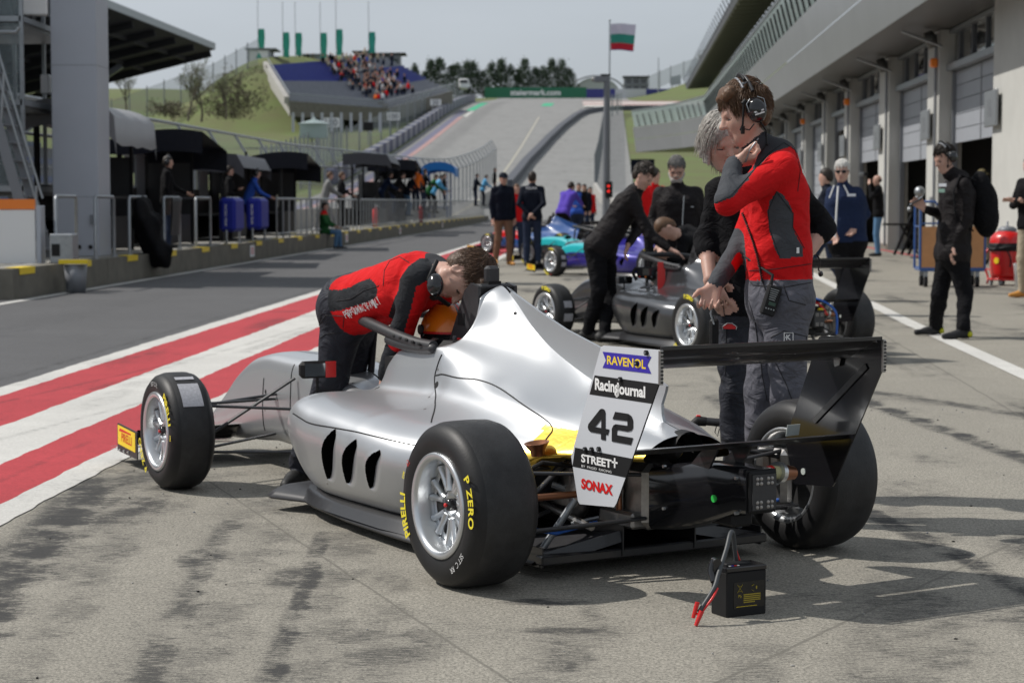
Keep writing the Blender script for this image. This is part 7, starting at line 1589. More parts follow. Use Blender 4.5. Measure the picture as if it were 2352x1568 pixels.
def zone_b(Cn, N, mi):
    m = mi.copy(); J_ = J1
    def seg(a, b): a = np.array(a); b = np.array(b); ab = b-a; h_ = np.clip(((Cn-a) @ ab)/(ab @ ab), 0, 1); return np.linalg.norm(Cn - a - h_[:, None]*ab, axis=1), h_
    tor = m == 1; d1, h1 = seg(J_['shR'], J_['elR']); d2, h2 = seg(J_['elR'], J_['wrR']); ch_ = np.array((J_['shL']+J_['shR'])/2)
    nn = np.array(J_['head'])*.45 + ch_*.55; m[tor & (np.linalg.norm(Cn-nn, axis=1) < .115)] = 5
    m[tor & (np.minimum(d1, d2) < .12) & (N[:, 1] < .3) & inpoly(Cn, SL2, 8.28)] = 4; m[tor & (d2 < .09) & (h2 > .25)] = 4
    m[(m == 1) & (N[:, 1] < .2) & inpoly(Cn, FL2, 8.66)] = 4
    return m
msr2 = ms(clred, cltr, shoe, clchar, msr[5])
o, A, Mh, ax, bb = person('mechanic in a red and charcoal fleece bending forward over the cockpit of the silver car', J, msr2, h=.0065, f=(.85, -.3, -.3), hf=(-.10, -.34, -.93), hup=(.95, -.25, -.02), near=True, s=1.03, girth=1.08, hairm_=hair_sb, hair=lambda A, Mh, s: hair_short(A, Mh, s, .008, fringe=1), zone=zone_b, fold=.005, skirt=-.085, hemr=.26, handR=((-.2, .3, -.9), (.7, .2, -.2), (0, -1, 0)), seed=3, base=V3((-.92, 9.2, 0)), neckr=.056)
b = MB()      # headset worn round the neck
for q in (0,): b.tube([E_(1003, 600, 8.30), E_(985, 640, 8.22), E_(1000, 678, 8.24), E_(1030, 700, 8.35)], .010, black, 8)
b.lathe([(0, -.01), (.036, -.01), (.040, .01), (.03, .03), (0, .034)], Matrix.Translation(E_(1001, 655, 8.20)) @ Matrix.Rotation(R(75), 4, 'X') @ Matrix.Rotation(R(-20), 4, 'Y') @ Matrix.Diagonal((.9, 1.25, 1, 1)), blackg, 20); child(b, 'neck_headset', o, bb)
b = MB()
strands(o, A, bb, 1.03, hair_sb, 3000, 7, .034, .042, .7, 0, .0011, .25); SK3 = Skin(o)
for k, chx in enumerate('PERFORMANCEFAMILY'):
    u = k/16; p, n = SK3.hit(794 + 76*u, 722 - 31*u - 2*math.sin(k*2.1), .003)
    if p is not None: ux = V3((.9, -.25, .42)); ux = (ux - n*ux.dot(n)).normalized(); b.textfit(chx, .016, .034 + .007*math.sin(k*3.7), frame(p, ux + n.cross(ux)*.25*math.sin(k*2), n.cross(ux)), white, .012)
child(b, 'side_lettering', o, bb)
b = MB()
for q in (z2_([(580, 780), (640, 690), (810, 700), (800, 800)]), z2_([(520, 960), (640, 860), (780, 850)]), z2_([(735, 560), (870, 540), (1000, 460), (1130, 420)]), z2_([(1170, 420), (1180, 280), (1230, 190), (1320, 155), (1440, 230)]), z2_([(500, 1150), (640, 1130), (790, 1150)]), z2_([(600, 700), (560, 830), (520, 940)])): SK3.seam(q, .0018, M_['dark_seam'], b)
child(b, 'seam', o, bb)

# ================================================================== driver in the silver car
cm = Matrix.Translation(V3((*CARPOS, 0))) @ Matrix.Rotation(CARYAW, 4, 'Z'); K = lambda x, y, z_: cm @ V3((x, y, z_)); Fd = cm.to_3x3() @ V3((1, 0, 0))
J = dict(head=K(1.50, 0, .755), shL=K(1.44, .17, .56), shR=K(1.44, -.17, .56), elL=K(1.62, .19, .44), elR=K(1.62, -.19, .44), wrL=K(1.80, .10, .50), wrR=K(1.80, -.10, .50), hipL=K(1.35, .09, .22), hipR=K(1.35, -.09, .22), kneL=K(1.85, .09, .38), kneR=K(1.85, -.09, .38), ankL=K(2.3, .08, .22), ankR=K(2.3, -.08, .22), toeL=K(2.35, .08, .35), toeR=K(2.35, -.08, .35))
o, A, Mh, ax, bb = person('driver in black overalls and an orange and black helmet sitting in the silver car', J, ms(clblack, clblack, shoe), h=.016, f=Fd, hf=Fd, near=False, fold=0, base=K(1.4, 0, .1))
b = MB(); Mhh = Mh.to_4x4(); Mhh.translation = A(0, -.005, .012)
n1, n2 = 40, 56
def helm(th, ph, k=1.0):
    x, y, z_ = math.sin(th)*math.cos(ph)*.122, math.sin(th)*math.sin(ph)*.146, math.cos(th)*.138
    if z_ < -.03: y += .018*max(0, math.sin(ph)); 
    return Mhh @ V3((x*k, y*k, max(z_, -.125)*k))
G = [[helm(PI*i/n1*.93, 2*PI*j/n2) for j in range(n2)] for i in range(n1+1)]
V = [tuple(v) for row in G for v in row]
for sel, mt in ((0, blackg), (1, orange), (2, M_['dark_glass']), (3, white), (4, redt)):
    F_ = []
    for i in range(n1):
        for j in range(n2):
            th = PI*(i+.5)/n1*.93; ph = 2*PI*(j+.5)/n2; z_ = math.cos(th); fr = math.sin(ph); k = 0
            if .08 < z_ < .90 and abs(math.cos(ph)) > .20 and fr < .62: k = 1
            if abs(math.cos(ph)) < .06 or (abs(z_ - .08) < .05 and fr < .6): k = 4
            if -.15 < z_ < .33 and fr > .35: k = 2
            if k == sel: F_.append((i*n2+j, (i+1)*n2+j, (i+1)*n2+(j+1) % n2, i*n2+(j+1) % n2))
    b.add(V, F_, mt, True)
b.cyl(Mhh @ V3((-.118, .03, .02)), Mhh @ V3((-.128, .03, .02)), .022, M_['matt_carbon'], 16); b.cyl(Mhh @ V3((.118, .03, .02)), Mhh @ V3((.128, .03, .02)), .022, M_['matt_carbon'], 16)
child(b, 'helmet', o, bb)
# red safety lamp string at the roll hoop
b = MB(); b.tube([V3((1.24, .10, .762)), V3((1.10, .105, .752))], .007, redp, 6); b.tube([V3((1.10, .105, .752)), V3((1.06, .16, .70)), V3((1.05, .20, .66)), V3((1.06, .17, .70))], .002, black, 5); b.prism([(-.010, -.012), (.010, -.012), (0, .018)], .003, frame((1.05, .19, .69), (-1, 0, 0), (0, 0, 1)), bluet); c = b.build('pull_tag'); c.parent = car1

# ================================================================== middle distance
# man in black bending at the grey car
Yc = 19.1; A_ = lambda x, y, dY=0.0: at(x, y, Yc + dY)
J = dict(head=A_(1478, 404, -.02), shR=A_(1447, 452, -.16), shL=A_(1456, 446, .22), elR=A_(1492, 540, -.22), wrR=A_(1537, 572, -.3), elL=A_(1462, 530, .20), wrL=A_(1443, 562, -.05), hipR=A_(1368, 566, -.10), hipL=A_(1390, 566, .10), kneR=A_(1376, 668, -.14), kneL=A_(1398, 672, .10), ankR=V3((0, 0, 0)), ankL=V3((0, 0, 0)))
for q, x, y in (('R', 1350, 783), ('L', 1388, 786)): p = atz(x, y, 0); J['ank'+q] = p + V3((0, 0, .09)); J['toe'+q] = p + V3((.22, -.06, .05))
o, A, Mh, ax, bb = person('dark-haired man in a black jacket leaning over the grey car with outstretched arm', J, ms(clblk2, clblack, shoe), h=.0125, f=(.95, -.2, 0), hf=(.72, -.35, -.55), hup=(.35, 0, 1), near=True, hair=lambda A, Mh, s: hair_short(A, Mh, s, .02, fringe=1), hairm_=hair_dk, s=1.05, girth=1.1, seed=21, fold=.007, handR=((.85, -.2, -.35), (0, 0, -1), (0, 1, 0)), handL=((-.3, -.3, -.8), (1, 0, 0), (0, 1, 0)))
strands(o, A, bb, 1.05, hair_dk, 500, 31, .035, .04, .8, 0, .003)
# bearded man with vest
Yc = 20.6
J = dict(head=A_(1554, 388, -.05), shR=A_(1517, 445, 0), shL=A_(1600, 445, 0), elR=A_(1499, 505, .05), wrR=A_(1512, 558, -.15), elL=A_(1622, 505, .0), wrL=A_(1600, 560, -.2), hipR=A_(1540, 590), hipL=A_(1582, 590), kneR=A_(1540, 680), kneL=A_(1582, 680))
for q, x in (('R', 1538), ('L', 1586)): p = atz(x, 465+1.329*FPX/Yc, 0); J['ank'+q] = p + V3((0, 0, .09)); J['toe'+q] = p + V3((0, -.2, .05))
o, A, Mh, ax, bb = person('bearded grey-haired man with glasses in a black quilted vest behind the grey car', J, ms(clblk2, clblack), h=.0125, f=(0, -1, 0), hf=(-.12, -.9, -.42), near=True, hair=hair_beard, hairm_=C('hair_mix', (.16, .155, .15), .6, var=.5, vscale=50), beardm=mat('grey_beard', (.33, .31, .29), .8, var=.4, vscale=60), s=1.03, girth=1.22, seed=23, fold=.006)
b = MB(); b.tube([A_(1571, 450, -.24), A_(1568, 500, -.26), A_(1567, 550, -.25)], .006, galv, 5); b.box(A_(1590, 475, -.23), (.03, .004, .012), galv); child(b, 'zip', o, bb); strands(o, A, bb, 1.03, M_['hair_mix'], 500, 33, .035, .04, .5, 0, .003)
b = MB(); 
for q in (-1, 1): b.tube([A(q*.031 + .02*math.cos(a), .098, -.004 + .014*math.sin(a)) for a in np.linspace(0, 2*PI, 12)], .0022, black, 5, False)
b.tube([A(-.012, .10, 0), A(.012, .10, 0)], .0022, black, 5); b.tube([A(.05, .098, 0), A(.078, .0, 0)], .0022, black, 5); b.tube([A(-.05, .098, 0), A(-.078, .0, 0)], .0022, black, 5); child(b, 'glasses', o, bb)
# crouching man
Yc = 20.0
J = dict(head=A_(1532, 526, -.25), shR=A_(1570, 552, -.20), shL=A_(1580, 530, .15), elR=A_(1560, 600, -.25), wrR=A_(1535, 592, -.3), elL=A_(1560, 580, .2), wrL=A_(1540, 580, .1), hipR=A_(1650, 590, -.05), hipL=A_(1655, 588, .15), kneR=A_(1655, 690, -.1), kneL=A_(1668, 690, .1))
for q, x in (('R', 1655), ('L', 1675)): p = atz(x, 465+1.329*FPX/Yc, 0); J['ank'+q] = p + V3((0, 0, .09)); J['toe'+q] = p + V3((-.2, -.05, .05))
person('brown-haired man in black crouching head-down over the cockpit of the grey car', J, ms(clblack, clblack), h=.0135, f=(-1, -.1, 0), hf=(-.35, -.35, -.9), hup=(-.8, 0, .45), near=False, hair=lambda A, Mh, s: hair_short(A, Mh, s, .02), hairm_=hair_br, s=1.0, seed=25)
# man with phone and backpack
Yc = 19.6
J = dict(head=A_(2170, 362, 0), shL=A_(2214, 424, -.19), shR=A_(2196, 418, .19), elL=A_(2222, 503, -.24), wrL=A_(2190, 566, -.20), elR=A_(2158, 492, .16), wrR=A_(2124, 480, -.05), hipL=A_(2196, 580, -.09), hipR=A_(2180, 580, .09), kneL=A_(2216, 672, -.1), kneR=A_(2158, 676, .1))
for q, x, y in (('L', 2212, 779), ('R', 2148, 770)): p = atz(x, y, 0); J['ank'+q] = p + V3((0, 0, .09)); J['toe'+q] = p + V3((-.2, -.06, .05))
sh7 = mat('sneaker', (.012, .012, .014), .7)
o, A, Mh, ax, bb = person('man in black with headphones looking at a phone in his hand, on the right', J, ms(clblk2, clblack, sh7, so=white), h=.0115, f=(-1, -.15, 0), hf=(-.86, -.28, -.42), near=True, hair=lambda A, Mh, s: hair_short(A, Mh, s, .012), hairm_=hair_dk, s=1.09, girth=1.22, seed=27, fold=.008, handR=((-.7, -.15, .5), (-.3, -.8, .2), (0, 0, 1)), handL=((-.25, 0, -.95), (1, 0, 0), (0, 1, 0)), neckr=.060)
headset(o, A, bb, ax, 1.09, boom=-1, big=1.15); strands(o, A, bb, 1.09, hair_dk, 500, 37, .03, .04, .8, 0, .003)
b = MB()
for q, dx in (('L', 0), ('R', 0)): p = J['ank'+q]; b.ball(p + V3((.060, -.02, -.040)), (.026, .040, .030), shoey, 6)
child(b, 'heel_patch', o, bb)
b = MB(); b.box(A_(2165, 425, -.27), (.075, .008, .03), M_['white_sticker'], rz=-.5); b.box(A_(2163, 438, -.27), (.06, .008, .035), mat('chest_patch', (.25, .4, .33), .6), rz=-.5); child(b, 'chest_badge', o, bb)
t = empty('smartphone', A_(2104, 462, -.10)); tag(t, 'dark smartphone held by the man with the backpack', 'phone'); Mq = Matrix.Rotation(R(55), 4, 'Y') @ Matrix.Rotation(R(20), 4, 'X'); b = MB(); b.box((0, 0, 0), (.012, .075, .15), blackg, M=Mq, bev=.004); b.build('phone_body', t); b = MB(); b.box((Mq @ V3((.007, 0, 0)))[:], (.002, .066, .138), M_['dark_glass'], M=Mq); b.build('screen', t)
base = A_(2262, 470, 0); o = implicit('backpack', [ell(A_(2262, 480, 0), (.13, .17, .28), None, 0, .05), ell(A_(2248, 430, 0), (.10, .15, .16), None, 0, .06), ell(A_(2272, 500, 0), (.08, .13, .19), None, 0, .05)], .014, [clblack], loc=base, disp=lambda Q: .01*noise3(Q, 14, 3)); tag(o, 'large black backpack on the back of the man with the phone', 'backpack')
b = MB(); b.tube([A_(2240, 415, -.17), A_(2205, 402, -.20), A_(2190, 440, -.27), A_(2195, 500, -.26), A_(2235, 530, -.2)], .02, clblack, 8, flat=((0, 1, 0), .4)); c = b.build('strap'); c.parent = o; c.location = -base
# white-haired man in navy jacket
Yc = 23.5
J = dict(head=A_(1934, 393), shR=A_(1913, 443, 0), shL=A_(1968, 443, .05), elR=A_(1903, 492, .0), wrR=A_(1915, 535, -.12), elL=A_(1990, 492, .05), wrL=A_(1962, 527, -.12), hipR=A_(1930, 558), hipL=A_(1962, 558), kneR=A_(1935, 640, -.1), kneL=A_(1968, 640, .1))
for q, x in (('R', 1937), ('L', 1972)): p = atz(x, 465+1.329*FPX/Yc, 0); J['ank'+q] = p + V3((0, 0, .09)); J['toe'+q] = p + V3((-.08, -.2, .05))
o, A, Mh, ax, bb = person('white-haired man in sunglasses and a navy jacket with a white zip', J, ms(clnavy, clblack), h=.0135, f=(-.25, -1, 0), hf=(-.28, -.95, -.08), near=True, hair=lambda A, Mh, s: hair_short(A, Mh, s, .014), hairm_=hair_wh, s=1.05, girth=1.25, seed=31, fold=.006, skirt=.02)
strands(o, A, bb, 1.05, hair_wh, 500, 35, .035, .035, .3, 0, .003)
b = MB(); b.tube([A_(1925, 428, -.22), A_(1922, 470, -.28), A_(1918, 545, -.26)], .010, white, 6); b.tube([A_(1916, 425, -.20), A_(1905, 455, -.2)], .008, white, 5); b.tube([A_(1938, 425, -.2), A_(1948, 445, -.22)], .008, white, 5); b.box(A_(1956, 448, -.25), (.10, .008, .03), M_['white_sticker'], rz=.15); child(b, 'zip', o, bb)
b = MB()
for q in (-1, 1): b.box(A(q*.032, .094, .0), (.052, .02, .036), blackg, M=(Mh.to_4x4()), bev=.008)
b.box(A(0, .096, .006), (.03, .01, .008), blackg, M=Mh.to_4x4()); b.tube([A(.058, .09, .004), A(.080, .0, 0)], .004, black, 5); b.tube([A(-.058, .09, .004), A(-.080, .0, 0)], .004, black, 5); child(b, 'sunglasses', o, bb)
# photographer at the pillar
o, A, Mh, ax, bb = stander('bald photographer in a black jacket and jeans raising a camera beside a pillar', px2x(2016, 49), 49, 0, R(-80), ms(clblack, cljean), 1.12, 'camera', 'camera', hair=hair_bald, hm=hair_dk)
t = empty('camera_body', at(1988, 400, 48.8)); tag(t, 'small camera held up to the eye of the photographer by the pillar', 'camera'); b = MB(); b.box((0, 0, 0), (.1, .14, .1), black, bev=.01); b.build('housing', t); b = MB(); b.cyl((-.05, 0, 0), (-.15, 0, 0), .04, galv, 12); b.build('lens', t)
stander('man in an olive brimmed hat in the open garage behind the man with the backpack', px2x(2253, 43), 43, 0, R(-150), ms(clnavy, clkhaki), 1.14, 'down', 'down', hair=hat_brim, hm=clolive)
stander('person in a black jacket and khaki trousers standing at the right edge', px2x(2366, 27.7), 27.7, 0, R(-120), ms(clblack, clkhaki, shoeo), 1.1, 'fold', 'fold', h=.018)
stander('person in dark clothes walking beyond the grey rear wing', px2x(1900, 27), 27, 0, R(-70), ms(cldnavy, cldjean), 1.0, walk=.8)
# men on the lane ahead
stander('man in navy jacket, brown trousers and a cap walking along the red band', px2x(1155, 42.2), 42.2, 0, R(160), ms(cldnavy, cltan, shoeo), 1.10, 'down', 'down', hair=cap_hat(0), hm=cldnavy, gcap=hair_dk, walk=.25, h=.018, seed=41)
o, A, Mh, ax, bb = stander('man in dark navy seen from behind with hands clasped behind his back', px2x(1222, 41.5), 41.5, 0, R(8), ms(cldnavy, cldjean), 1.10, 'back', 'back', h=.018, hm=hair_dk, seed=43)
acc(o, bb, lambda b: b.text('MILAN', .075, frame(at(1220, 432, 41.5) + V3((0, -.19, 0)), (1, 0, 0), (0, 0, 1)), M_['white_sticker'], .02), 'back_lettering')
stander('woman in a red top standing between the two men in navy', px2x(1186, 50), 50, 0, R(170), ms(clred, cldjean), 1.0, 'down', 'down', hm=hair_br)
stander('man in a violet jacket bending over the turquoise racing car', px2x(1296, 56), 56, 0, R(30), ms(clpurp, clblack), 1.12, 'fwd', 'fwd', lean=.45, hm=hair_dk, h=.02)
stander('man in a light blue jacket beside the man in violet', px2x(1322, 58), 58, 0, R(-20), ms(clblue, cldjean), 1.1, 'fwd', 'fwd', lean=.35)
stander('man in black near the far racing cars, left of the one in red', px2x(1329, 70), 70, 0, R(180), ms(clblack, cldjean), 1.12)
stander('man in dark clothes between the one in black and the one in red', px2x(1342, 74), 74, 0, R(-160), ms(cldnavy, cldjean), 1.12)
stander('person in a red jacket among the far racing cars', px2x(1354, 78), 78, 0, R(150), ms(clred, cldjean), 1.08)
stander('person in a red jacket behind the bent man in black', px2x(1500, 32), 32, 0, R(150), ms(clred, clblack), 1.05)
stander('person leaning at the edge of the grey fence by the pit exit', px2x(1347, 132), 132, hgt(132), R(-90), ms(cldnavy, cldjean), 1.2, h=.03)
# people on the pit wall deck
def L_(t_, Y): return t_ + SL*Y
o, A, Mh, ax, bb = stander('man in black wearing a headset leaning on the pit wall railing', L_(-8.75, 39.6), 39.6, DK, R(75), ms(clblack, cldjean), 1.02, 'rail', 'down', h=.016, seed=51); headset(o, A, bb, ax, 1.1, None, big=1.3)
stander('dark-haired person in black behind the blue pads', L_(-8.8, 46.3), 46.3, DK, R(70), ms(clblack, clblack), .98, 'fold', 'down')
o, A, Mh, ax, bb = stander('person in a bright blue jacket with a headset leaning on the railing', L_(-8.75, 48.6), 48.6, DK, R(80), ms(clblue, clblack), .98, 'rail', 'rail', lean=.25); headset(o, A, bb, ax, 1.1, None, big=1.3)
stander('person in a grey tracksuit leaning forward on the railing', L_(-9.0, 63.5), 63.5, DK, R(75), ms(clgry, clgry, sole), 1.06, 'rail', 'rail', walk=-.9, lean=.18, hm=hair_br, h=.02)
stander('person in black beside the one in the grey tracksuit', L_(-8.75, 65.5), 65.5, DK, R(75), ms(clblack, clblack), 1.06, 'rail', 'fold', hm=hair_br)
def z6(Cn, N, mi): m = mi.copy(); m[(m == 1) & (Cn[:, 2] < .98)] = 4; m[(m == 1) & (Cn[:, 2] < 1.10)] = 5; return m
stander('man in a black, red and green jacket and jeans sitting on the pit wall', L_(-8.25, 58), 58, -.03, R(100), ms(clblack, cljean, shoe, clgreen, clred), 1.0, 'knee', 'knee', sit=True, h=.016, zone=z6, seed=53)
for i, (px, Y, z_, tp, tr, lab, ln, hd) in enumerate([
 (880, 84, .75, clnavy, cldjean, 'person in navy at the left of the group near the distant pit stand', .4, 80), (905, 86, .8, clblack, cldjean, 'person in black leaning forward in the group near the distant pit stand', .5, 90), (938, 88, .7, cldnavy, cljean, 'person in blue jeans left of the one in orange', .3, 60),
 (955, 89, .95, clora, cldjean, 'person in a bright orange vest leaning on the railing', .2, 20), (972, 92, .95, clblack, cldjean, 'person in black right of the one in orange', .1, 60), (986, 95, .8, clgreen, clblack, 'person in green behind the railing near the farther extinguisher', .4, 80),
 (998, 97, .8, clsky, clblack, 'person in pale blue leaning in the far group', .4, 70), (1020, 104, .9, clblack, cldjean, 'person in a dark suit standing alone by the railing', 0, 90), (1092, 118, 1.1, cldnavy, cldjean, 'person in navy below the blue canopy', .1, 80), (1110, 122, 1.1, clsky, cldnavy, 'person in light blue right of the blue canopy', .2, 80), (1136, 128, 1.6, clblack, cldnavy, 'person in black and light blue standing at the end of the pit wall', 0, 90)]):
    stander(lab, px2x(px, Y), Y, z_, R(hd), ms(tp, tr), 1.08, 'rail' if ln else 'down', 'rail' if ln else 'down', lean=ln, h=.03, seed=60+i)
    # timing-stand footboard the people stand on
# ================================================================== small things near the cars
bt = empty('battery', (.735, 6.385, 0), R(28)); tag(bt, 'small black battery with yellow print standing on the concrete behind the silver car', 'battery')
dx, dy, dz = .155, .088, .165
b = MB(); b.box((0, 0, dz*.44), (dx, dy, dz*.88), black, bev=.003); b.build('battery_case', bt)
b = MB(); b.box((0, 0, dz*.93), (dx+.005, dy+.005, dz*.10), blackg, bev=.003); b.box((-.012, 0, dz*.99), (dx*.62, dy*.42, .012), black, bev=.003); b.build('lid', bt)
b = MB(); Mf = frame((.010, -dy/2-.0005, .072), (1, 0, 0), (0, 0, 1)); dy_ = mat('dull_yellow', (.34, .26, .02), .6)
b.prism([(-.060, -.046), (.060, -.046), (.060, .040), (-.060, .040)], .0012, Mf, mat('battery_label', (.010, .010, .010), .22))
e = Mf @ Matrix.Translation((0, 0, .0012))
for q in range(5): b.prism([(-.022, -.004-.0062*q), (.044 - (.022 if q == 4 else 0), -.004-.0062*q), (.044 - (.022 if q == 4 else 0), -.0005-.0062*q), (-.022, -.0005-.0062*q)], .0006, e, dy_)
b.text('Pb', .014, e @ Matrix.Translation((-.036, -.006, 0)), dy_, .01)
for (p, q) in (((-.046, .032), (-.026, .006)), ((-.026, .032), (-.046, .006)), ((-.043, .027), (-.029, .027)), ((-.041, .010), (-.031, .010))): b.beam(e @ V3((*p, 0)), e @ V3((*q, 0)), .0014, .0008, dy_)
for a in range(3): th = a*2*PI/3; c0 = V3((.018+.010*math.cos(th), .018+.010*math.sin(th), 0)); b.beam(e @ (c0 + V3((-.005*math.sin(th), .005*math.cos(th), 0))), e @ (c0 - V3((-.005*math.sin(th), .005*math.cos(th), 0))), .0045, .0008, dy_)
b.prism([(-.050, -.0405), (.030, -.0405), (.030, -.0393), (-.050, -.0393)], .0006, e, M_['sticker_yellow']); b.build('label', bt)
b = MB(); 
for q, mt in enumerate((white, bluet, redt, white)): b.prism([(-.004, -.006), (.004, -.006), (.004, .006), (-.004, .006)], .0008, frame((-.05+q*.011, -.018, dz*.985), (1, 0, 0), (0, 1, 0)), mt)
b.build('sticker', bt)
cb = empty('jump_cable', (.62, 6.25, 0)); tag(cb, 'black and red battery cable with red clamps looping down from the battery', 'cable'); c0 = V3(cb.location)
Q = lambda x, y, Y: at(x, y, Y) - c0
b = MB()
def sm(P_, n=8):
    P_ = [V3(p) for p in P_]; out = []
    for i in range(len(P_)-1):
        p0, p1, p2, p3 = P_[max(i-1, 0)], P_[i], P_[i+1], P_[min(i+2, len(P_)-1)]
        for k in range(n): u = k/n; out.append(.5*((2*p1)+(p2-p0)*u+(2*p0-5*p1+4*p2-p3)*u*u+(-p0+3*p1-3*p2+p3)*u**3))
    return out + [P_[-1]]
b.tube(sm([Q(1694, 1310, 6.42), Q(1688, 1262, 6.40), Q(1683, 1224, 6.37), Q(1677, 1226, 6.35), Q(1668, 1262, 6.31), Q(1650, 1318, 6.26), Q(1640, 1350, 6.23), Q(1612, 1395, 6.20), Q(1606, 1404, 6.20)]), [.004]*16+[.0095]*28+[.0045]*21 if False else .0075, M_['cable_grey'], 8); b.build('black_lead', cb)
b = MB(); b.tube(sm([Q(1684, 1232, 6.38), Q(1690, 1262, 6.40), Q(1698, 1286, 6.42), Q(1706, 1298, 6.43)]), .0045, redp, 8); b.tube(sm([Q(1648, 1350, 6.235), Q(1638, 1370, 6.21), Q(1622, 1392, 6.20), Q(1608, 1410, 6.20)]), .0040, redp, 8); b.build('red_lead', cb)
b = MB(); b.tube([Q(1602, 1382, 6.20), Q(1592, 1418, 6.20)], [.0075, .006], redp, 8); b.tube([Q(1612, 1402, 6.19), Q(1598, 1436, 6.185)], [.0085, .006], redp, 8); b.cyl(Q(1600, 1408, 6.20), Q(1606, 1411, 6.19), .004, redp, 8); b.build('clamp', cb)
b = MB()
for k in range(5): b.cyl(Q(1640, 1288 + k*7, 6.30), Q(1648, 1292 + k*7, 6.27), .014, blackg, 12)
b.tube(sm([Q(1640, 1285, 6.29), Q(1634, 1310, 6.28), Q(1640, 1335, 6.26)]), .012, blackg, 10); b.build('coiled_clip', cb)
# red industrial vacuum cleaner by the wall
vc = empty('vacuum_cleaner', (px2x(2312, 32.0), 32.0, 0)); tag(vc, 'red drum vacuum cleaner with a black band by the pale wall', 'vacuum cleaner')
b = MB(); b.lathe([(0, .12), (.24, .12), (.26, .20), (.27, .52), (.275, .56)], I4(), redp, 32); b.build('tank', vc)
b = MB(); b.lathe([(.278, .55), (.29, .56), (.29, .66), (.275, .68)], I4(), black, 32); b.tube([(.24*math.cos(a)*1.2, .24*math.sin(a)*1.2, .60+.02*math.sin(a*3)) for a in np.linspace(0, 5.5, 30)], .028, black, 8); b.build('band', vc)
b = MB(); b.lathe([(.275, .68), (.265, .76), (.22, .83), (.14, .87), (0, .88)], I4(), redp, 32); b.build('motor_head', vc)
b = MB(); b.lathe([(.14, .86), (.15, .90), (.10, .94), (.02, .95), (.015, 1.02), (0, 1.03)], I4(), greysteel, 24); b.build('top_cover', vc)
b = MB()
for a in range(5): x_, y_ = .24*math.cos(a*1.256+.3), .24*math.sin(a*1.256+.3); b.cyl((x_-.02, y_, .05), (x_+.02, y_, .05), .05, greysteel, 14)
b.build('caster', vc); b = MB(); b.tube([(.26*math.cos(a), .26*math.sin(a), .10) for a in np.linspace(0, 2*PI, 25)], .02, redp, 8); b.tube(sm([(-.1, -.27, .62), (-.02, -.31, .45), (-.02, -.30, .30)]), .012, black, 6); b.tube(sm([(-.29, .0, .6), (-.40, -.05, .4), (-.33, -.12, .15), (-.36, -.2, .04)]), .018, redp, 8); b.build('base_ring', vc)
b = MB()
for a in (-2.45, -.75): M = frame((.272*math.cos(a), .272*math.sin(a), .40), (-math.sin(a), math.cos(a), 0), (0, 0, 1)); b.prism([(.05*math.cos(q), .05*math.sin(q)) for q in np.linspace(0, 2*PI, 16)[:-1]] if a < -2 else [(-.05, -.06), (.05, -.06), (.05, .06), (-.05, .06)], .004, M, yellowb)
b.build('sticker', vc)
bk = empty('bucket', (px2x(2350, 31.3), 31.3, 0)); tag(bk, 'white bucket at the right edge beside the vacuum cleaner', 'bucket'); b = MB(); b.lathe([(0, 0), (.12, 0), (.15, .36), (.16, .37), (.14, .36), (.11, .02)], I4(), white, 24); b.build('pail', bk); b = MB(); b.tube([(-.155, 0, .35), (-.1, -.12, .28), (.1, -.12, .28), (.155, 0, .35)], .005, galv, 6); b.build('handle', bk)
# blue platform trolley with plywood panels
ct = empty('platform_trolley', (px2x(2195, 31), 31.3, 0), R(-4)); tag(ct, 'blue-framed platform trolley with plywood ends behind the man with the backpack', 'trolley')
b = MB(); b.box((0, .25, .28), (1.0, .7, .06), bluep, bev=.01)
for x_ in (-.5, .5):
    for y_ in (-.08, .58): b.tube([(x_, y_, .28), (x_, y_, 1.25)], .02, bluep, 8)
    b.tube([(x_, -.08, 1.25), (x_*.98, .0, 1.33), (x_*.98, .5, 1.33), (x_, .58, 1.25)], .02, bluep, 8); b.tube([(x_, -.08, .95), (x_, .58, .95)], .014, bluep, 6)
b.tube([(-.5, -.08, 1.25), (-.44, -.08, 1.34), (-.28, -.08, 1.34), (-.22, -.08, 1.25), (-.22, -.08, .28)], .02, bluep, 8); b.tube([(-.22, -.08, 1.0), (-.5, -.08, 1.0)], .014, bluep, 6); b.build('frame', ct)
b = MB(); b.box((-.36, -.08, .63), (.24, .02, .64), wood); b.build('end_panel', ct); b = MB(); b.box((.28, -.08, .63), (.40, .02, .64), wood); b.build('end_panel', ct)
b = MB()
for x_ in (-.4, .4):
    for y_ in (.0, .5): b.cyl((x_-.025, y_, .09), (x_+.025, y_, .09), .09, black, 16); b.box((x_, y_, .20), (.06, .08, .10), galv)
b.build('caster', ct)
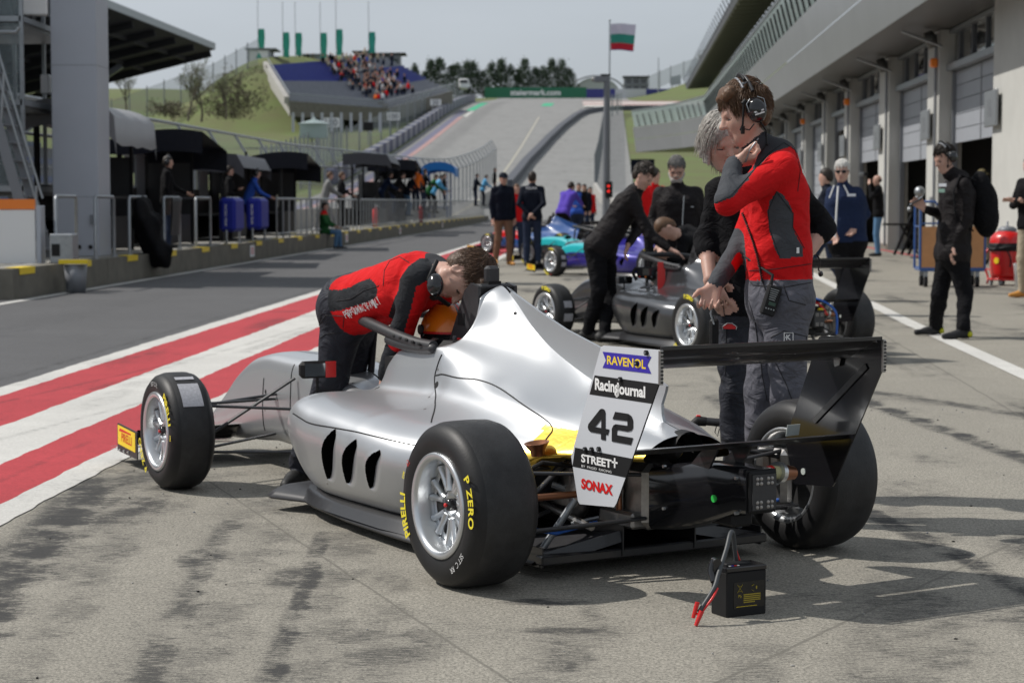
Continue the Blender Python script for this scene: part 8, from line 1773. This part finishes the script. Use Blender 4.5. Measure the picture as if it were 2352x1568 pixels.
# folded black trestles in front of the roller door
tr = empty('folding_trestle', (px2x(2085, 50), 50, 0)); tag(tr, 'folded black trestle stand leaning by the open garage left of the trolley', 'trestle')
b = MB()
for q in (0, .18, .36): b.beam((-.35+q, 0, .02), (.12+q, .1, 1.05), .05, .06, black); b.beam((.25+q*.8, -.1, .02), (-.18+q, .05, .75), .05, .05, black)
b.box((-.18, 0, .78), (.9, .3, .05), black); b.build('legs', tr); b = MB()
for q in range(4): b.beam((.35+q*.14, .1, .02), (.62+q*.10, .25, 1.7), .03, .03, galv)
for q in range(3): b.ball((.05+q*.1, .1, 1.15+.15*q), .07, galv, 5)
b.build('poles', tr)
st = empty('stool', (px2x(2120, 47), 47.5, 0)); tag(st, 'chrome-headed stand with grey fittings just left of the man with the phone', 'stand')
b = MB(); b.cyl((0, 0, 0), (0, 0, 1.5), .02, galv, 8); b.lathe([(0, 0), (.22, 0), (.2, .03), (0, .04)], I4(), black, 16); b.build('post', st); b = MB(); b.ball((0, 0, 1.58), .13, galv, 8); b.build('head', st)
# headset hanging behind the hip of the man in red
hc = empty('small_earpiece', at(1880, 600, 8.55)); tag(hc, 'thin black cable with an earpiece hanging behind the hip of the man in red', 'earpiece'); p0 = V3(hc.location); b = MB(); b.tube(sm([at(1868, 588, 8.5)-p0, at(1876, 585, 8.5)-p0, at(1883, 600, 8.5)-p0, at(1880, 618, 8.5)-p0, at(1884, 625, 8.5)-p0]), .003, black, 6); b.build('cord', hc); b = MB(); b.ball(at(1885, 629, 8.5)-p0, (.011, .011, .013), blackg, 6); b.build('earpiece_body', hc)
# red strap on the halo of the grey car and its display screen and charger
cm2 = Matrix.Translation(V3((2.274, 17.233, 0))) @ Matrix.Rotation(R(115.66), 4, 'Z')
o = MB(); o.prism([(-.035, 0), (.035, 0), (.035, -.26), (.0, -.36), (-.035, -.34)], .008, frame(cm2 @ V3((1.42, .31, .78)), (1, 0, 0), (0, 0, 1)), redp); oo = o.build('warning_ribbon'); oo.location = (0, 0, 0); tag(oo, 'red remove-before-drive ribbon hanging from the halo of the grey car', 'ribbon')
t = empty('steering_wheel', cm2 @ V3((2.0, .12, .66))); tag(t, 'detached steering wheel with a display, resting on the cockpit edge of the grey car', 'steering wheel')
b = MB(); b.box((0, 0, 0), (.22, .05, .11), black, bev=.02); b.tube([(-.11, 0, .05), (-.15, 0, 0), (-.11, 0, -.07)], .018, black, 8); b.tube([(.11, 0, .05), (.15, 0, 0), (.11, 0, -.07)], .018, black, 8); b.build('rim_body', t); b = MB(); b.box((0, -.03, .01), (.11, .008, .065), M_['dark_glass']); b.build('display', t)
b = MB()
for q, mt in enumerate((redp, orange, greysteel, limeg)): b.cyl((-.085+q*.057, -.025, -.038), (-.085+q*.057, -.038, -.038), .008, mt, 8)
b.build('button', t)
t = empty('start_battery_pack', cm2 @ V3((-.42, -.05, .30))); tag(t, 'black electronic box with blue, red and yellow wires at the tail of the grey car', 'electronic box')
b = MB(); b.box((0, 0, .04), (.26, .2, .22), black, bev=.015); b.build('box_body', t)
b = MB(); b.tube(sm([(-.12, -.1, .16), (.05, -.12, .22), (.22, -.12, .12), (.24, -.1, -.08)]), .010, bluetube, 6); b.build('blue_wire', t); b = MB(); b.tube(sm([(0, -.08, .16), (.08, -.1, .18), (.16, -.1, .08)]), .012, redp, 6); b.build('red_wire', t); b = MB(); b.box((.10, -.11, .12), (.05, .03, .04), yellowb, bev=.008); b.build('connector', t)
# small chips and marbles of rubber on the concrete
b = MB()
for k in range(260):
    x_, y_ = random.uniform(-2.3, 3.2), random.uniform(4.7, 13); r_ = random.uniform(.0015, .005); b.ball((x_, y_, r_*.5), (r_*random.uniform(.8, 2), r_, r_*.7), random.choice([black, black, m_con, greysteel]), 3)
tag(b.build('rubber_crumbs'), 'scattered rubber crumbs and grit on the concrete', 'grit', kind='stuff')
# further cars of the queue
car3 = race_car((px2x(1262, 43.2) + 1.5 + .35, 42.6 - 2.1, 0), R(127), 'turquoise and black single-seater racing car farther down the lane', blackg, accent=tealp, steer=R(8))
car4 = race_car((px2x(1330, 54), 50.2, 0), R(132), 'light blue and red single-seater racing car, farthest in the queue', bluep, accent=M_['red_plastic'], fwing=None, steer=R(4))
car5 = race_car((px2x(1575, 34), 34, 0), R(125), 'blue-violet single-seater racing car right behind the bent man in black', purplep, accent=tealp)
